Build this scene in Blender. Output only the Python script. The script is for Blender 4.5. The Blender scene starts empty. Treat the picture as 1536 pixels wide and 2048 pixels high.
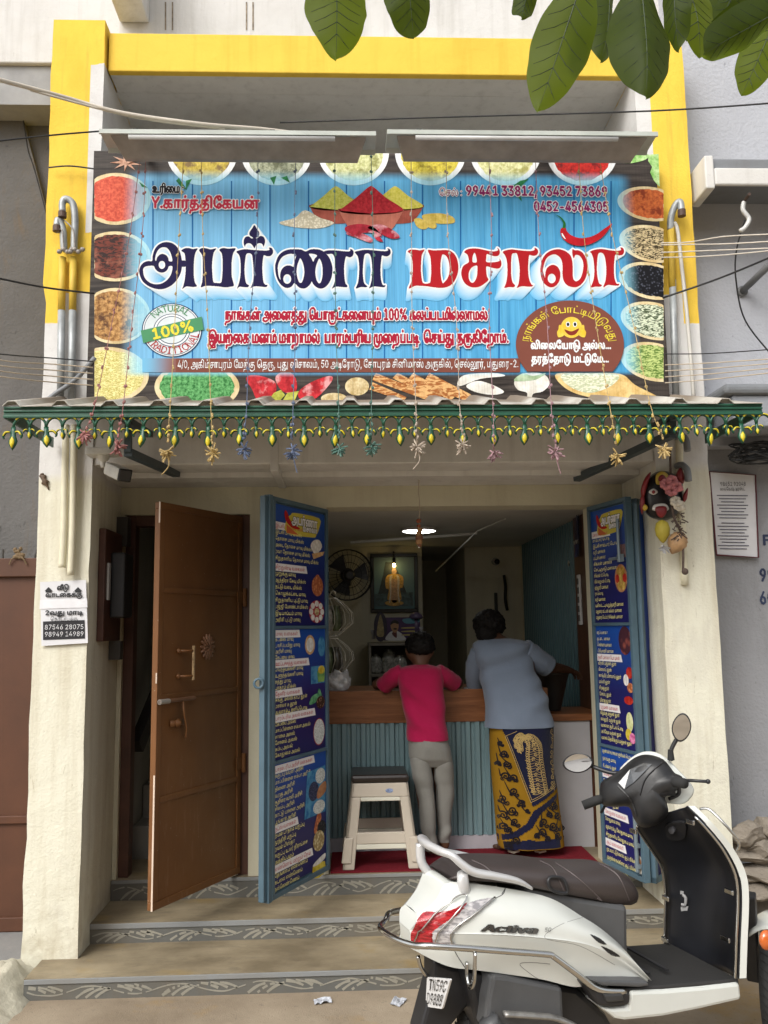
import bpy, bmesh, math, random
import numpy as np
from mathutils import Vector, Matrix, noise
sc = bpy.context.scene
COL = sc.collection
rad = math.radians
random.seed(7)
# ------------------------------------------------------------------ camera
F_PX = 1750.84
YAW, PITCH, ROLL = 0.040834604969851, 0.13151336966263769, -0.014352700148251381
CAM = Vector((0, 0, 1.6))
_f = Vector((math.sin(YAW)*math.cos(PITCH), math.cos(YAW)*math.cos(PITCH), math.sin(PITCH)))
_r = Vector((math.cos(YAW), -math.sin(YAW), 0)); _u = _r.cross(_f)
CR = _r*math.cos(ROLL)+_u*math.sin(ROLL); CU = -_r*math.sin(ROLL)+_u*math.cos(ROLL); CF = _f
cam = bpy.data.cameras.new('camera'); camo = bpy.data.objects.new('camera', cam); COL.objects.link(camo)
cam.sensor_fit = 'VERTICAL'; cam.sensor_height = 36.0; cam.lens = F_PX/2048*36; cam.clip_end = 500; cam.clip_start = .05
camo.matrix_world = Matrix(((CR.x, CU.x, -CF.x, CAM.x), (CR.y, CU.y, -CF.y, CAM.y), (CR.z, CU.z, -CF.z, CAM.z), (0, 0, 0, 1)))
sc.camera = camo
# ------------------------------------------------------------------ sky, sun, exposure
SUN_EL, SUN_AZ = rad(42), rad(-36)          # sun high, in front of the facade and to the left of the camera's back
w = bpy.data.worlds.new('World'); sc.world = w; w.use_nodes = True
nt = w.node_tree; bg = nt.nodes['Background']
sky = nt.nodes.new('ShaderNodeTexSky'); sky.sky_type = 'NISHITA'; sky.sun_disc = False
sky.sun_elevation = SUN_EL; sky.sun_rotation = rad(180)+SUN_AZ*-1; sky.dust_density = 4; sky.air_density = 1.2
hs = nt.nodes.new('ShaderNodeHueSaturation'); hs.inputs['Saturation'].default_value = .22
nt.links.new(sky.outputs[0], hs.inputs['Color']); nt.links.new(hs.outputs[0], bg.inputs['Color'])
bg.inputs['Strength'].default_value = .15
sl = bpy.data.lights.new('sun', 'SUN'); sl.energy = .95; sl.angle = rad(30); sl.color = (1, .965, .91)
so = bpy.data.objects.new('sun', sl); COL.objects.link(so)
sdir = Vector((math.sin(SUN_AZ)*math.cos(SUN_EL), -math.cos(SUN_AZ)*math.cos(SUN_EL), math.sin(SUN_EL)))  # towards the sun
so.rotation_euler = sdir.to_track_quat('Z', 'Y').to_euler(); so.location = sdir*20
vs = sc.view_settings; vs.view_transform = 'Standard'; vs.look = 'None'; vs.gamma = 1; vs.use_curve_mapping = False
vs.exposure = .6
sc.render.film_transparent = False
sc.cycles.use_denoising = True; sc.cycles.max_bounces = 7; sc.cycles.diffuse_bounces = 4
# ------------------------------------------------------------------ measuring helpers (site survey from the photograph)
def ray(px, py):
 return CR*((px-768)/F_PX)+CU*(-(py-1024)/F_PX)+CF
def PY(px, py, Y):
 d = ray(px, py); return CAM+d*(Y/d.y)
def PX(px, py, X):
 d = ray(px, py); return CAM+d*(X/d.x)
def PZ(px, py, z):
 d = ray(px, py); return CAM+d*((z-CAM.z)/d.z)
def PPL(px, py, o, n):
 d = ray(px, py); return CAM+d*((o-CAM).dot(n)/d.dot(n))
YW, YP, Y2, Y3 = 4.94, 4.376, 4.565, 4.145
Z3, Z2, ZF = .086, .18, .285
YB = 4.30                                                   # banner face
# ------------------------------------------------------------------ materials
MATS = {}
def lin(c):
 return tuple(((v/255)/12.92 if v/255 <= .04045 else (((v/255)+.055)/1.055)**2.4) for v in c)
class NT:
 """small helper for building node trees"""
 def __init__(s, name):
  s.m = bpy.data.materials.new(name); s.m.use_nodes = True; s.t = s.m.node_tree
  s.b = s.t.nodes['Principled BSDF']; s.o = s.t.nodes['Material Output']; s._tc = None
 def n(s, typ, **kw):
  x = s.t.nodes.new('ShaderNode'+typ)
  for k, v in kw.items():
   if k.startswith('i_'):
    x.inputs[k[2:].replace('_', ' ')].default_value = v
   else: setattr(x, k, v)
  return x
 def L(s, a, b): s.t.links.new(a, b)
 def co(s, scale=(1, 1, 1), kind='Object'):
  if s._tc is None: s._tc = s.n('TexCoord')
  if scale == (1, 1, 1): return s._tc.outputs[kind]
  mp = s.n('Mapping'); mp.inputs['Scale'].default_value = scale
  s.L(s._tc.outputs[kind], mp.inputs['Vector']); return mp.outputs[0]
 def noise(s, scale, detail=4, rough=.55, stretch=(1, 1, 1), dist=0):
  x = s.n('TexNoise'); x.inputs['Scale'].default_value = scale; x.inputs['Detail'].default_value = detail
  x.inputs['Roughness'].default_value = rough; x.inputs['Distortion'].default_value = dist
  s.L(s.co(stretch), x.inputs['Vector']); return x.outputs['Fac']
 def voro(s, scale, stretch=(1, 1, 1), feature='F1', out='Distance'):
  x = s.n('TexVoronoi'); x.feature = feature; x.inputs['Scale'].default_value = scale
  s.L(s.co(stretch), x.inputs['Vector']); return x.outputs[out]
 def ramp(s, fac, stops, interp='LINEAR'):
  x = s.n('ValToRGB'); x.color_ramp.interpolation = interp
  e = x.color_ramp.elements
  while len(e) < len(stops): e.new(.5)
  for q, (p, c) in zip(e, stops):
   q.position = p; q.color = (c, c, c, 1) if not isinstance(c, (tuple, list)) else (*c[:3], 1)
  s.L(fac, x.inputs[0]); return x.outputs[0]
 def mix(s, fac, a, b, mode='MIX'):
  x = s.n('Mix'); x.data_type = 'RGBA'; x.blend_type = mode
  for sock, v in ((x.inputs[0], fac), (x.inputs[6], a), (x.inputs[7], b)):
   if isinstance(v, (int, float)): sock.default_value = v
   elif isinstance(v, (tuple, list)): sock.default_value = (*v[:3], 1)
   else: s.L(v, sock)
  return x.outputs[2]
 def math(s, op, a, b=0., c=None):
  x = s.n('Math'); x.operation = op
  for i, v in enumerate((a, b) if c is None else (a, b, c)):
   if isinstance(v, (int, float)): x.inputs[i].default_value = v
   else: s.L(v, x.inputs[i])
  return x.outputs[0]
 def sep(s, kind='Object'):
  x = s.n('SeparateXYZ'); s.L(s.co(kind=kind), x.inputs[0]); return x.outputs
 def wpos(s):
  g = s.n('NewGeometry'); x = s.n('SeparateXYZ'); s.L(g.outputs['Position'], x.inputs[0]); return x.outputs
 def sstep(s, v, a, b):
  x = s.n('MapRange'); x.interpolation_type = 'SMOOTHSTEP'
  x.inputs['From Min'].default_value = a; x.inputs['From Max'].default_value = b
  s.L(v, x.inputs['Value']); return x.outputs[0]
 def base(s, c):
  if isinstance(c, (tuple, list)): s.b.inputs['Base Color'].default_value = (*c[:3], 1)
  else: s.L(c, s.b.inputs['Base Color'])
  return s
 def set(s, rough=.6, metal=0., spec=.5, coat=0., sub=0.):
  if isinstance(rough, (int, float)): s.b.inputs['Roughness'].default_value = rough
  else: s.L(rough, s.b.inputs['Roughness'])
  s.b.inputs['Metallic'].default_value = metal; s.b.inputs['Specular IOR Level'].default_value = spec
  s.b.inputs['Coat Weight'].default_value = coat
  if coat: s.b.inputs['Coat Roughness'].default_value = .06
  return s
 def bump(s, h, strength=.3, dist=.01):
  x = s.n('Bump'); x.inputs['Strength'].default_value = strength; x.inputs['Distance'].default_value = dist
  s.L(h, x.inputs['Height']); s.L(x.outputs[0], s.b.inputs['Normal']); return s
def flat(name, col, rough=.6, metal=0., spec=.5, coat=0., var=.12, vsc=9, bump=0., bsc=80):
 """paint/plastic/metal with a little uneven tone"""
 if name in MATS: return MATS[name]
 if ' ink' in name or 'stamp' in name or 'badge' in name: spec, rough = .12, .6
 t = NT(name); n = t.noise(vsc, 5)
 a = tuple(max(0, c*(1-var)) for c in col); b = tuple(min(1, c*(1+var*.6)) for c in col)
 t.base(t.ramp(n, [(.3, a), (.7, b)])).set(rough, metal, spec, coat)
 if bump: t.bump(t.noise(bsc, 4), bump, .004)
 MATS[name] = t.m; return t.m
def plaster(name, col, dirt=(.25, .22, .17), amt=.35, bump=.5, bsc=45, streak=.3, spots=.25, rough=.85):
 """painted cement plaster: soft stains, downward streaks, specks, trowel relief"""
 if name in MATS: return MATS[name]
 t = NT(name)
 big = t.ramp(t.noise(1.6, 6, .6), [(.42, 0), (.75, 1)])
 stk = t.ramp(t.noise(5, 5, .6, (3.2, 3.2, .22)), [(.5, 0), (.8, 1)])
 spk = t.ramp(t.noise(38, 3, .7), [(.66, 0), (.74, 1)])
 c = t.mix(t.math('MULTIPLY', big, amt), col, dirt)
 c = t.mix(t.math('MULTIPLY', stk, streak), c, dirt)
 c = t.mix(t.math('MULTIPLY', spk, spots), c, dirt)
 tone = t.ramp(t.noise(.9, 3), [(.3, .9), (.7, 1.0)])
 c = t.mix(1., c, tone, 'MULTIPLY')
 t.base(c).set(rough, 0, .25)
 h = t.math('ADD', t.math('MULTIPLY', t.noise(bsc, 6, .65), .6), t.math('MULTIPLY', t.noise(9, 4), 1.0))
 t.bump(h, bump, .012)
 MATS[name] = t.m; return t.m
def emit(name, col, s):
 if name in MATS: return MATS[name]
 t = NT(name); t.base(col); t.b.inputs['Emission Color'].default_value = (*col, 1); t.b.inputs['Emission Strength'].default_value = s
 MATS[name] = t.m; return t.m
# ------------------------------------------------------------------ objects
def tag(o, label=None, cat=None, group=None, kind=None):
 if label: o['label'] = label
 if cat: o['category'] = cat
 if group: o['group'] = group
 if kind: o['kind'] = kind
 return o
def thing(name, label, cat, loc=(0, 0, 0), group=None, rot=(0, 0, 0), kind='thing'):
 o = bpy.data.objects.new(name, None); o.empty_display_size = .1; COL.objects.link(o)
 o.location = loc; o.rotation_euler = rot
 return tag(o, label, cat, group, kind)
def rootloc(o):
 while o.parent: o = o.parent
 return Vector(o.location)
class MB:
 def __init__(s): s.v = []; s.f = []; s.mi = []; s.cur = 0
 def add(s, vs, fs):
  b = len(s.v); s.v += [tuple(v) for v in vs]; s.f += [tuple(i+b for i in f) for f in fs]; s.mi += [s.cur]*len(fs); return s
 def box(s, x0, x1, y0, y1, z0, z1):
  return s.add([(x0, y0, z0), (x1, y0, z0), (x1, y1, z0), (x0, y1, z0), (x0, y0, z1), (x1, y0, z1), (x1, y1, z1), (x0, y1, z1)],
    [(0, 3, 2, 1), (4, 5, 6, 7), (0, 1, 5, 4), (1, 2, 6, 5), (2, 3, 7, 6), (3, 0, 4, 7)])
 def obox(s, c, ax, ay, az):
  c, ax, ay, az = Vector(c), Vector(ax), Vector(ay), Vector(az)
  v = [c+sx*ax+sy*ay+sz*az for sz in (-1, 1) for sx, sy in ((-1, -1), (1, -1), (1, 1), (-1, 1))]
  return s.add(v, [(0, 3, 2, 1), (4, 5, 6, 7), (0, 1, 5, 4), (1, 2, 6, 5), (2, 3, 7, 6), (3, 0, 4, 7)])
 def bar(s, a, b, w, h, up=(0, 0, 1)):
  a, b = Vector(a), Vector(b); d = (b-a); l = d.length; d.normalize(); u = Vector(up)
  if abs(d.dot(u)) > .98: u = Vector((0, 1, 0))
  x = d.cross(u).normalized(); u = x.cross(d)
  return s.obox((a+b)/2, d*l/2, x*w/2, u*h/2)
 def quad(s, a, b, c, d): return s.add([a, b, c, d], [(0, 1, 2, 3)])
 def poly(s, pts): return s.add(pts, [tuple(range(len(pts)))])
 def prism(s, pts, ext):
  """polygon pts (3D) extruded by vector ext"""
  n = len(pts); e = Vector(ext); p = [Vector(q) for q in pts]
  return s.add(p+[q+e for q in p], [tuple(range(n))[::-1], tuple(range(n, 2*n))]+[(i, (i+1) % n, n+(i+1) % n, n+i) for i in range(n)])
 def tube(s, path, r, seg=8, cap=True, closed=False, flat=1.0, up=None):
  P = [Vector(p) for p in path]; n = len(P); R = r if isinstance(r, (list, tuple)) else [r]*n
  T = []
  for i in range(n):
   a = P[(i-1) % n] if (closed or i > 0) else P[i]; b = P[(i+1) % n] if (closed or i < n-1) else P[i]
   t = (b-a); T.append(t.normalized() if t.length > 1e-9 else Vector((0, 0, 1)))
  u = Vector(up) if up else (Vector((0, 0, 1)) if abs(T[0].z) < .9 else Vector((1, 0, 0)))
  x = T[0].cross(u).normalized(); vs = []
  for i in range(n):
   if i: x = (x-T[i]*x.dot(T[i])); x = x.normalized() if x.length > 1e-6 else T[i].orthogonal().normalized()
   y = T[i].cross(x)
   vs += [P[i]+(x*math.cos(2*math.pi*k/seg)+y*math.sin(2*math.pi*k/seg)*flat)*R[i] for k in range(seg)]
  fs = [(i*seg+k, i*seg+(k+1) % seg, ((i+1) % n)*seg+(k+1) % seg, ((i+1) % n)*seg+k) for i in range(n if closed else n-1) for k in range(seg)]
  if cap and not closed: fs += [tuple(range(seg))[::-1], tuple((n-1)*seg+k for k in range(seg))]
  return s.add(vs, fs)
 def loft(s, rings, cap=True, closed=True):
  n = len(rings); m = len(rings[0]); vs = [p for r in rings for p in r]
  mm = m if closed else m-1
  fs = [(i*m+k, i*m+(k+1) % m, (i+1)*m+(k+1) % m, (i+1)*m+k) for i in range(n-1) for k in range(mm)]
  if cap: fs += [tuple(range(m))[::-1], tuple((n-1)*m+k for k in range(m))]
  return s.add(vs, fs)
 def lathe(s, prof, c=(0, 0, 0), ax=(0, 0, 1), seg=20, cap=True):
  """prof: (radius, height) pairs round axis ax at c"""
  c, ax = Vector(c), Vector(ax).normalized(); x = ax.orthogonal().normalized(); y = ax.cross(x)
  return s.loft([[c+ax*h+(x*math.cos(2*math.pi*k/seg)+y*math.sin(2*math.pi*k/seg))*max(r, 1e-5) for k in range(seg)] for r, h in prof], cap)
 def ball(s, c, r, seg=12, rings=8):
  rx, ry, rz = r if isinstance(r, (list, tuple)) else (r, r, r); c = Vector(c)
  return s.loft([[c+Vector((rx*math.sin(t)*math.cos(2*math.pi*k/seg), ry*math.sin(t)*math.sin(2*math.pi*k/seg), rz*math.cos(t))) for k in range(seg)]
    for t in [max(.02, min(math.pi-.02, math.pi*i/rings)) for i in range(rings+1)]])
 def grid(s, fn, nu, nv):
  vs = [fn(i/nu, j/nv) for j in range(nv+1) for i in range(nu+1)]
  return s.add(vs, [(j*(nu+1)+i, j*(nu+1)+i+1, (j+1)*(nu+1)+i+1, (j+1)*(nu+1)+i) for j in range(nv) for i in range(nu)])
 def xf(s, M):
  s.v = [tuple(M @ Vector(v)) for v in s.v]; return s
 def build(s, name, mats, parent=None, smooth=False, local=False, bevel=0., sub=0, label=None, cat=None, group=None, kind=None, fixn=False, origin=None, solid=0.):
  me = bpy.data.meshes.new(name); off = Vector((0, 0, 0))
  if not local:
   if parent: off = rootloc(parent)
   elif origin is not None: off = Vector(origin)
   elif s.v:
    a = np.array(s.v); off = Vector(((a[:, 0].min()+a[:, 0].max())/2, (a[:, 1].min()+a[:, 1].max())/2, a[:, 2].min()))
  me.from_pydata([(v[0]-off.x, v[1]-off.y, v[2]-off.z) for v in s.v], [], s.f)
  ml = mats if isinstance(mats, (list, tuple)) else [mats]
  for m in ml: me.materials.append(m)
  if len(ml) > 1: me.polygons.foreach_set('material_index', s.mi)
  if smooth: me.polygons.foreach_set('use_smooth', [True]*len(me.polygons))
  if fixn:
   bm = bmesh.new(); bm.from_mesh(me); bmesh.ops.recalc_face_normals(bm, faces=bm.faces); bm.to_mesh(me); bm.free()
  me.update()
  o = bpy.data.objects.new(name, me); COL.objects.link(o)
  if parent: o.parent = parent
  elif not local: o.location = off
  if solid:
   q = o.modifiers.new('s', 'SOLIDIFY'); q.thickness = solid; q.offset = 0
  if bevel:
   q = o.modifiers.new('b', 'BEVEL'); q.width = bevel; q.segments = 2; q.limit_method = 'ANGLE'; q.angle_limit = rad(35)
  if sub:
   q = o.modifiers.new('u', 'SUBSURF'); q.levels = sub; q.render_levels = sub
  return tag(o, label, cat, group, kind or ('thing' if cat else None))
def crv(pts, n=6, closed=False):
 """Catmull-Rom through pts (2D or 3D)"""
 P = [np.array(p, float) for p in pts]; m = len(P); out = []
 for i in range(m if closed else m-1):
  g = (lambda k: P[k % m]) if closed else (lambda k: P[min(max(k, 0), m-1)])
  a, b, c, d = g(i-1), g(i), g(i+1), g(i+2)
  for j in range(n):
   t = j/n; out.append(.5*((2*b)+(c-a)*t+(2*a-5*b+4*c-d)*t*t+(3*b-a-3*c+d)*t**3))
 if not closed: out.append(P[-1])
 return [tuple(o) for o in out]
def nz(x, y, z, s=1.): return noise.noise(Vector((x*s, y*s, z*s)))
GLYPHS = [[2953,0,68,[19,36,28,35,35,31,38,24,38,17,36,14,32,11,26,10,11,8,9,6,10,5,67,5,67,0,12,0,6,2,4,6,6,10,11,12,26,14,31,17,32,19,33,24,32,27,28,30,23,32,15,32,11,30,9,27,10,22,14,20,
18,21,19,28,17,33,20,34,23,30,24,26,24,21,22,18,19,16,13,16,9,17,6,19,4,25,6,32,11,35]],[2992,0,41,[15,-14,11,-10,23,2,23,31,11,31,11,0,6,0,6,35,40,35,40,31,29,31,29,0]],[3007,0,
17,[-5,54,4,51,8,48,10,43,11,34,11,0,6,0,5,36,4,42,2,46,-3,49,-10,48,-12,46,-14,42,-12,33,-17,33,-19,36,-19,42,-17,49,-12,53]],[3016,0,74,[16,-1,11,0,7,3,5,8,4,13,4,21,6,27,10,31,
14,34,23,36,33,35,42,32,48,26,52,17,52,6,48,1,41,-1,34,3,32,10,33,20,38,29,45,34,53,36,61,35,67,29,70,23,70,14,68,7,64,-1,60,2,64,11,65,18,63,25,59,30,54,31,49,31,43,28,40,25,38,
18,37,10,39,6,42,4,46,5,47,12,46,19,41,26,37,30,29,31,21,31,16,29,12,25,9,20,9,10,11,6,14,4,19,4,21,6,21,13,18,16,12,16,7,12,6,16,7,17,12,20,17,21,21,20,24,18,26,15,27,11,26,6,24,
2,21,0]],[2990,0,55,[37,36,45,34,50,27,51,15,50,9,48,5,45,2,39,0,6,0,6,35,11,35,11,5,26,5,26,29,30,34],[37,32,34,31,31,26,31,5,41,6,43,7,45,11,45,19,44,26,41,31]],[32,0,17],[58,0,
17,[9,0,6,1,4,4,6,7,9,8,12,7,13,4,12,1],[9,25,6,26,4,29,6,32,9,33,12,32,13,29,12,26]],[89,0,43,[19,0,19,19,2,47,8,47,23,21,21,21,22,26,35,47,42,47,25,19,25,0]],[46,0,17,[9,0,6,1,4,
4,6,7,9,8,12,7,13,4,12,1]],[2965,0,53,[17,-1,8,1,4,7,4,14,7,18,11,20,18,21,40,20,46,18,49,12,49,7,48,4,45,1,41,0,32,0,33,5,41,4,44,7,43,13,38,16,19,16,12,15,10,13,9,11,9,7,11,5,15,
4,20,4,23,5,25,8,26,12,26,31,15,31,15,19,10,18,10,35,44,35,44,31,32,31,32,11,29,4,24,0]],[3006,0,41,[6,0,6,35,40,35,40,31,29,31,29,0,23,0,23,31,11,31,11,0]],[2992,3021,41,[15,-14,
11,-10,23,2,23,31,11,31,11,0,6,0,6,35,40,35,40,31,29,31,29,0],[20,43,17,45,16,48,17,51,20,52,24,51,25,48,24,45]],[2980,3021,53,[17,-1,8,1,4,7,4,14,7,18,11,20,21,21,33,21,40,20,47,
15,50,9,49,1,46,-4,42,-7,34,-9,13,-11,9,-13,9,-20,3,-21,4,-12,7,-7,13,-6,28,-5,37,-4,42,-1,44,4,44,10,42,13,37,16,31,16,18,16,12,15,9,11,10,6,15,4,22,5,25,8,26,14,26,31,15,31,15,
19,10,18,10,35,44,35,44,31,32,31,32,11,29,4,24,0],[28,43,25,45,24,48,25,51,28,52,31,51,32,48,31,45]],[2980,0,53,[17,-1,8,1,4,7,4,14,7,18,11,20,21,21,33,21,40,20,47,15,50,9,49,1,46,
-4,42,-7,34,-9,13,-11,9,-13,9,-20,3,-21,4,-12,7,-7,13,-6,28,-5,37,-4,42,-1,44,4,44,10,42,13,37,16,31,16,18,16,12,15,9,11,10,6,15,4,22,5,25,8,26,14,26,31,15,31,15,19,10,18,10,35,44,
35,44,31,32,31,32,11,29,4,24,0]],[3015,0,46,[29,-1,17,2,9,8,5,17,4,30,7,41,13,49,22,53,32,54,39,52,43,48,44,41,41,35,38,33,34,32,29,33,26,35,24,38,23,43,24,47,27,51,31,50,28,44,30,
38,34,37,38,38,39,44,37,48,32,49,24,48,17,45,13,41,11,36,9,29,9,22,12,14,15,10,21,6,28,4,35,5,38,10,37,16,33,18,29,16,27,10,30,3,26,2,23,6,22,10,22,15,25,19,28,21,34,22,39,20,42,
17,43,11,42,4,36,0]],[2991,0,62,[23,0,23,35,28,35,28,5,50,5,50,35,56,35,56,0],[15,-1,10,1,6,6,6,35,11,35,11,11,12,6,14,4,17,4,21,5,23,8,23,2,19,0]],[2985,3021,79,[16,-1,11,0,7,3,5,
8,4,13,4,21,6,27,10,31,14,34,23,36,33,35,42,32,48,26,52,17,52,8,49,1,42,-1,35,2,32,8,33,20,38,29,44,33,51,35,78,35,78,31,67,31,67,0,62,0,62,31,48,30,41,25,38,18,37,10,39,6,42,4,46,
5,47,12,46,19,41,26,37,30,29,31,21,31,16,29,12,25,9,20,9,10,11,6,14,4,19,4,21,6,21,13,18,16,12,16,7,12,6,16,7,17,12,20,17,21,21,20,24,18,26,15,27,11,26,6,24,2,21,0],[40,43,36,45,
35,48,36,51,40,52,43,51,44,48,43,45]],[3014,0,58,[26,-1,17,1,8,8,4,20,4,32,9,43,16,50,26,53,37,53,45,49,50,41,52,30,52,0,47,0,46,31,44,42,38,48,30,49,23,48,16,44,11,36,9,28,9,21,
11,14,14,9,18,6,24,4,30,5,33,9,33,15,29,18,23,16,21,10,25,3,21,2,18,6,17,10,17,15,19,19,23,22,29,22,34,20,37,17,39,11,37,4,32,0]],[2970,0,46,[17,-1,8,1,4,5,3,11,6,17,11,20,15,21,
44,21,44,17,18,16,11,15,9,13,9,10,9,7,12,5,21,4,25,8,26,12,26,31,15,31,15,19,10,18,10,35,44,35,44,31,32,31,32,11,29,4,24,0]],[2994,3021,65,[16,-1,8,2,5,6,4,10,5,23,9,31,14,34,21,
36,29,35,34,33,36,30,39,26,41,8,44,5,49,4,53,6,55,13,54,25,47,35,52,38,57,31,60,22,60,11,57,3,53,0,49,-1,43,0,39,2,35,8,34,22,32,27,27,31,21,31,17,30,12,27,10,22,9,15,9,10,12,5,16,
4,20,5,22,11,19,16,13,16,7,12,6,16,11,20,17,21,21,20,25,17,27,11,26,4,22,1],[32,43,29,45,28,48,29,51,32,52,36,51,37,48,36,45]],[57,0,42,[21,47,27,46,33,41,35,36,35,28,32,21,18,0,
12,0,28,23,26,20,22,18,13,20,9,23,7,26,6,36,8,40,12,44,17,47],[21,42,17,41,14,39,12,32,14,25,17,23,21,22,24,23,27,25,30,32,27,39,24,41]],[52,0,42,[4,9,4,14,22,47,28,47,10,15,38,15,
38,9],[26,0,26,29,31,29,31,0]],[49,0,42,[7,0,7,5,36,5,36,0],[25,47,25,0,20,0,20,41,8,33,8,39,18,47]],[51,0,42,[20,-1,14,0,9,3,5,7,4,12,10,12,12,7,17,5,24,5,29,8,30,14,27,20,22,22,
14,23,14,27,26,41,6,41,6,47,34,47,34,42,19,25,19,26,26,26,33,22,35,17,35,9,34,6,30,2]],[56,0,42,[21,-1,14,0,9,3,6,7,5,12,7,20,14,24,10,27,8,30,6,35,7,40,13,46,21,47,28,46,34,40,35,
35,34,30,32,27,28,24,34,20,37,12,36,7,32,3,27,0],[21,5,28,7,30,9,31,13,30,16,28,19,21,22,13,19,11,16,11,13,11,9,13,7],[21,26,27,29,29,34,27,40,21,42,15,40,12,34,15,29]],[50,0,42,
[6,0,6,4,26,26,28,30,29,34,27,39,23,42,18,42,15,40,12,37,12,33,6,33,7,39,10,43,15,46,23,47,28,45,34,39,35,34,34,29,29,22,14,5,36,5,36,0]],[44,0,17,[3,-11,6,6,13,6,8,-11]],[53,0,42,
[20,-1,15,0,10,3,7,7,6,12,11,12,12,9,15,6,19,5,23,5,26,7,29,10,30,18,27,22,23,25,18,25,12,23,6,24,9,47,34,47,34,41,14,41,12,28,20,30,27,29,32,25,35,18,35,11,33,5,26,1]],[55,0,42,
[9,0,30,41,6,41,6,47,36,47,36,41,15,0]],[54,0,42,[21,-1,15,0,9,5,6,11,6,18,9,26,23,47,30,47,13,24,16,27,20,28,29,27,35,20,35,10,34,7,30,2,25,0],[21,4,24,5,27,7,30,14,27,21,24,23,
21,24,17,23,14,21,12,14,14,7,17,5]],[48,0,42,[21,-1,14,1,9,6,6,13,4,23,6,33,9,41,14,46,21,47,28,46,33,41,36,33,37,23,36,13,33,6,28,1],[21,5,25,6,29,9,31,15,31,23,31,31,29,37,25,41,
21,42,16,41,13,37,11,31,10,23,11,15,13,9,16,6]],[45,0,42,[31,22,31,17,10,17,10,22]],[2984,0,50,[36,23,43,21,47,15,47,6,45,-2,41,-6,35,-9,12,-11,9,-14,9,-20,3,-21,4,-12,8,-7,13,-6,
32,-5,37,-3,40,0,42,8,40,16,38,18,34,18,28,16,27,21],[6,0,6,35,39,35,39,31,28,31,28,0,22,0,22,31,11,31,11,0]],[2969,3021,67,[6,0,6,35,39,35,39,31,28,31,28,21,36,23,40,22,43,20,45,
17,46,13,44,5,51,5,51,0,22,0,22,5,38,5,40,12,39,17,33,18,28,16,28,9,22,9,22,31,11,31,11,0],[47,0,47,5,56,5,56,35,61,35,61,0],[33,43,30,45,29,48,30,51,33,52,36,51,38,48,36,45]],
[2995,3021,68,[16,-1,10,1,5,6,4,16,5,25,10,31,16,35,23,36,31,35,36,32,35,26,28,31,21,31,14,28,10,22,9,13,10,7,14,4,20,5,22,10,21,13,19,16,13,16,7,12,6,16,11,20,17,21,21,20,25,17,
27,11,26,4,22,1],[34,0,35,35,67,35,67,31,57,31,57,0,51,0,51,31,40,31,40,0],[34,43,31,45,30,48,31,51,34,52,37,51,39,48,37,45]],[2949,0,72,[21,-8,10,-6,4,-2,2,1,2,5,3,8,7,10,61,11,
61,7,10,7,8,5,8,1,15,-3,25,-3,35,-1,42,4,45,8,47,16,45,23,42,29,37,31,32,32,28,31,25,29,24,25,25,22,30,20,34,21,35,24,34,29,32,33,36,34,39,29,40,25,39,20,36,17,32,16,27,16,22,18,
20,21,19,25,21,32,26,35,32,36,41,35,47,30,51,24,52,14,50,6,45,-1,38,-5,29,-7],[61,-10,61,35,66,35,66,-10]],[2985,0,79,[16,-1,11,0,7,3,5,8,4,13,4,21,6,27,10,31,14,34,23,36,33,35,42,
32,48,26,52,17,52,8,49,1,42,-1,35,2,32,8,33,20,38,29,44,33,51,35,78,35,78,31,67,31,67,0,62,0,62,31,48,30,41,25,38,18,37,10,39,6,42,4,46,5,47,12,46,19,41,26,37,30,29,31,21,31,16,29,
12,25,9,20,9,10,11,6,14,4,19,4,21,6,21,13,18,16,12,16,7,12,6,16,7,17,12,20,17,21,21,20,24,18,26,15,27,11,26,6,24,2,21,0]],[2980,3009,70,[17,-1,8,1,4,5,3,11,6,17,11,20,15,21,37,20,
42,18,46,15,49,8,49,-3,46,-10,43,-13,33,-19,23,-20,11,-20,4,-15,3,-12,3,-8,5,-6,8,-5,60,-5,60,-10,10,-10,8,-11,8,-12,11,-15,16,-16,26,-15,33,-14,39,-10,43,-4,44,3,44,8,41,12,38,15,
32,16,18,16,12,15,9,11,10,6,15,4,22,5,25,8,26,14,26,31,15,31,15,19,10,18,10,35,44,35,44,31,32,31,32,11,29,4,24,0],[59,-10,59,35,64,35,64,-10]],[2986,0,50,[6,0,6,35,11,35,11,5,39,5,
39,35,44,35,44,0]],[2992,3009,67,[52,20,57,19,61,16,64,7,63,-4,61,-9,55,-15,44,-20,28,-20,18,-17,10,-10,5,0,4,12,7,24,13,35,18,33,11,19,10,9,11,1,16,-8,23,-14,31,-15,42,-15,50,-12,
54,-9,58,-1,58,5,58,11,56,14,53,16,49,15,45,14,45,18],[23,0,23,35,57,35,57,31,45,31,45,0,40,0,40,31,29,31,29,0]],[2975,3021,44,[6,0,6,35,11,35,11,5,43,5,43,0],[22,43,19,45,18,48,
19,51,22,52,25,51,26,48,25,45]],[2995,0,68,[16,-1,10,1,5,6,4,16,5,25,10,31,16,35,23,36,31,35,36,32,35,26,28,31,21,31,14,28,10,22,9,13,10,7,14,4,20,5,22,10,21,13,19,16,13,16,7,12,6,
16,11,20,17,21,21,20,25,17,27,11,26,4,22,1],[34,0,35,35,67,35,67,31,57,31,57,0,51,0,51,31,40,31,40,0]],[2991,3009,62,[23,0,23,35,28,35,28,5,50,5,50,35,56,35,56,0],[15,-1,10,1,6,6,
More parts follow.
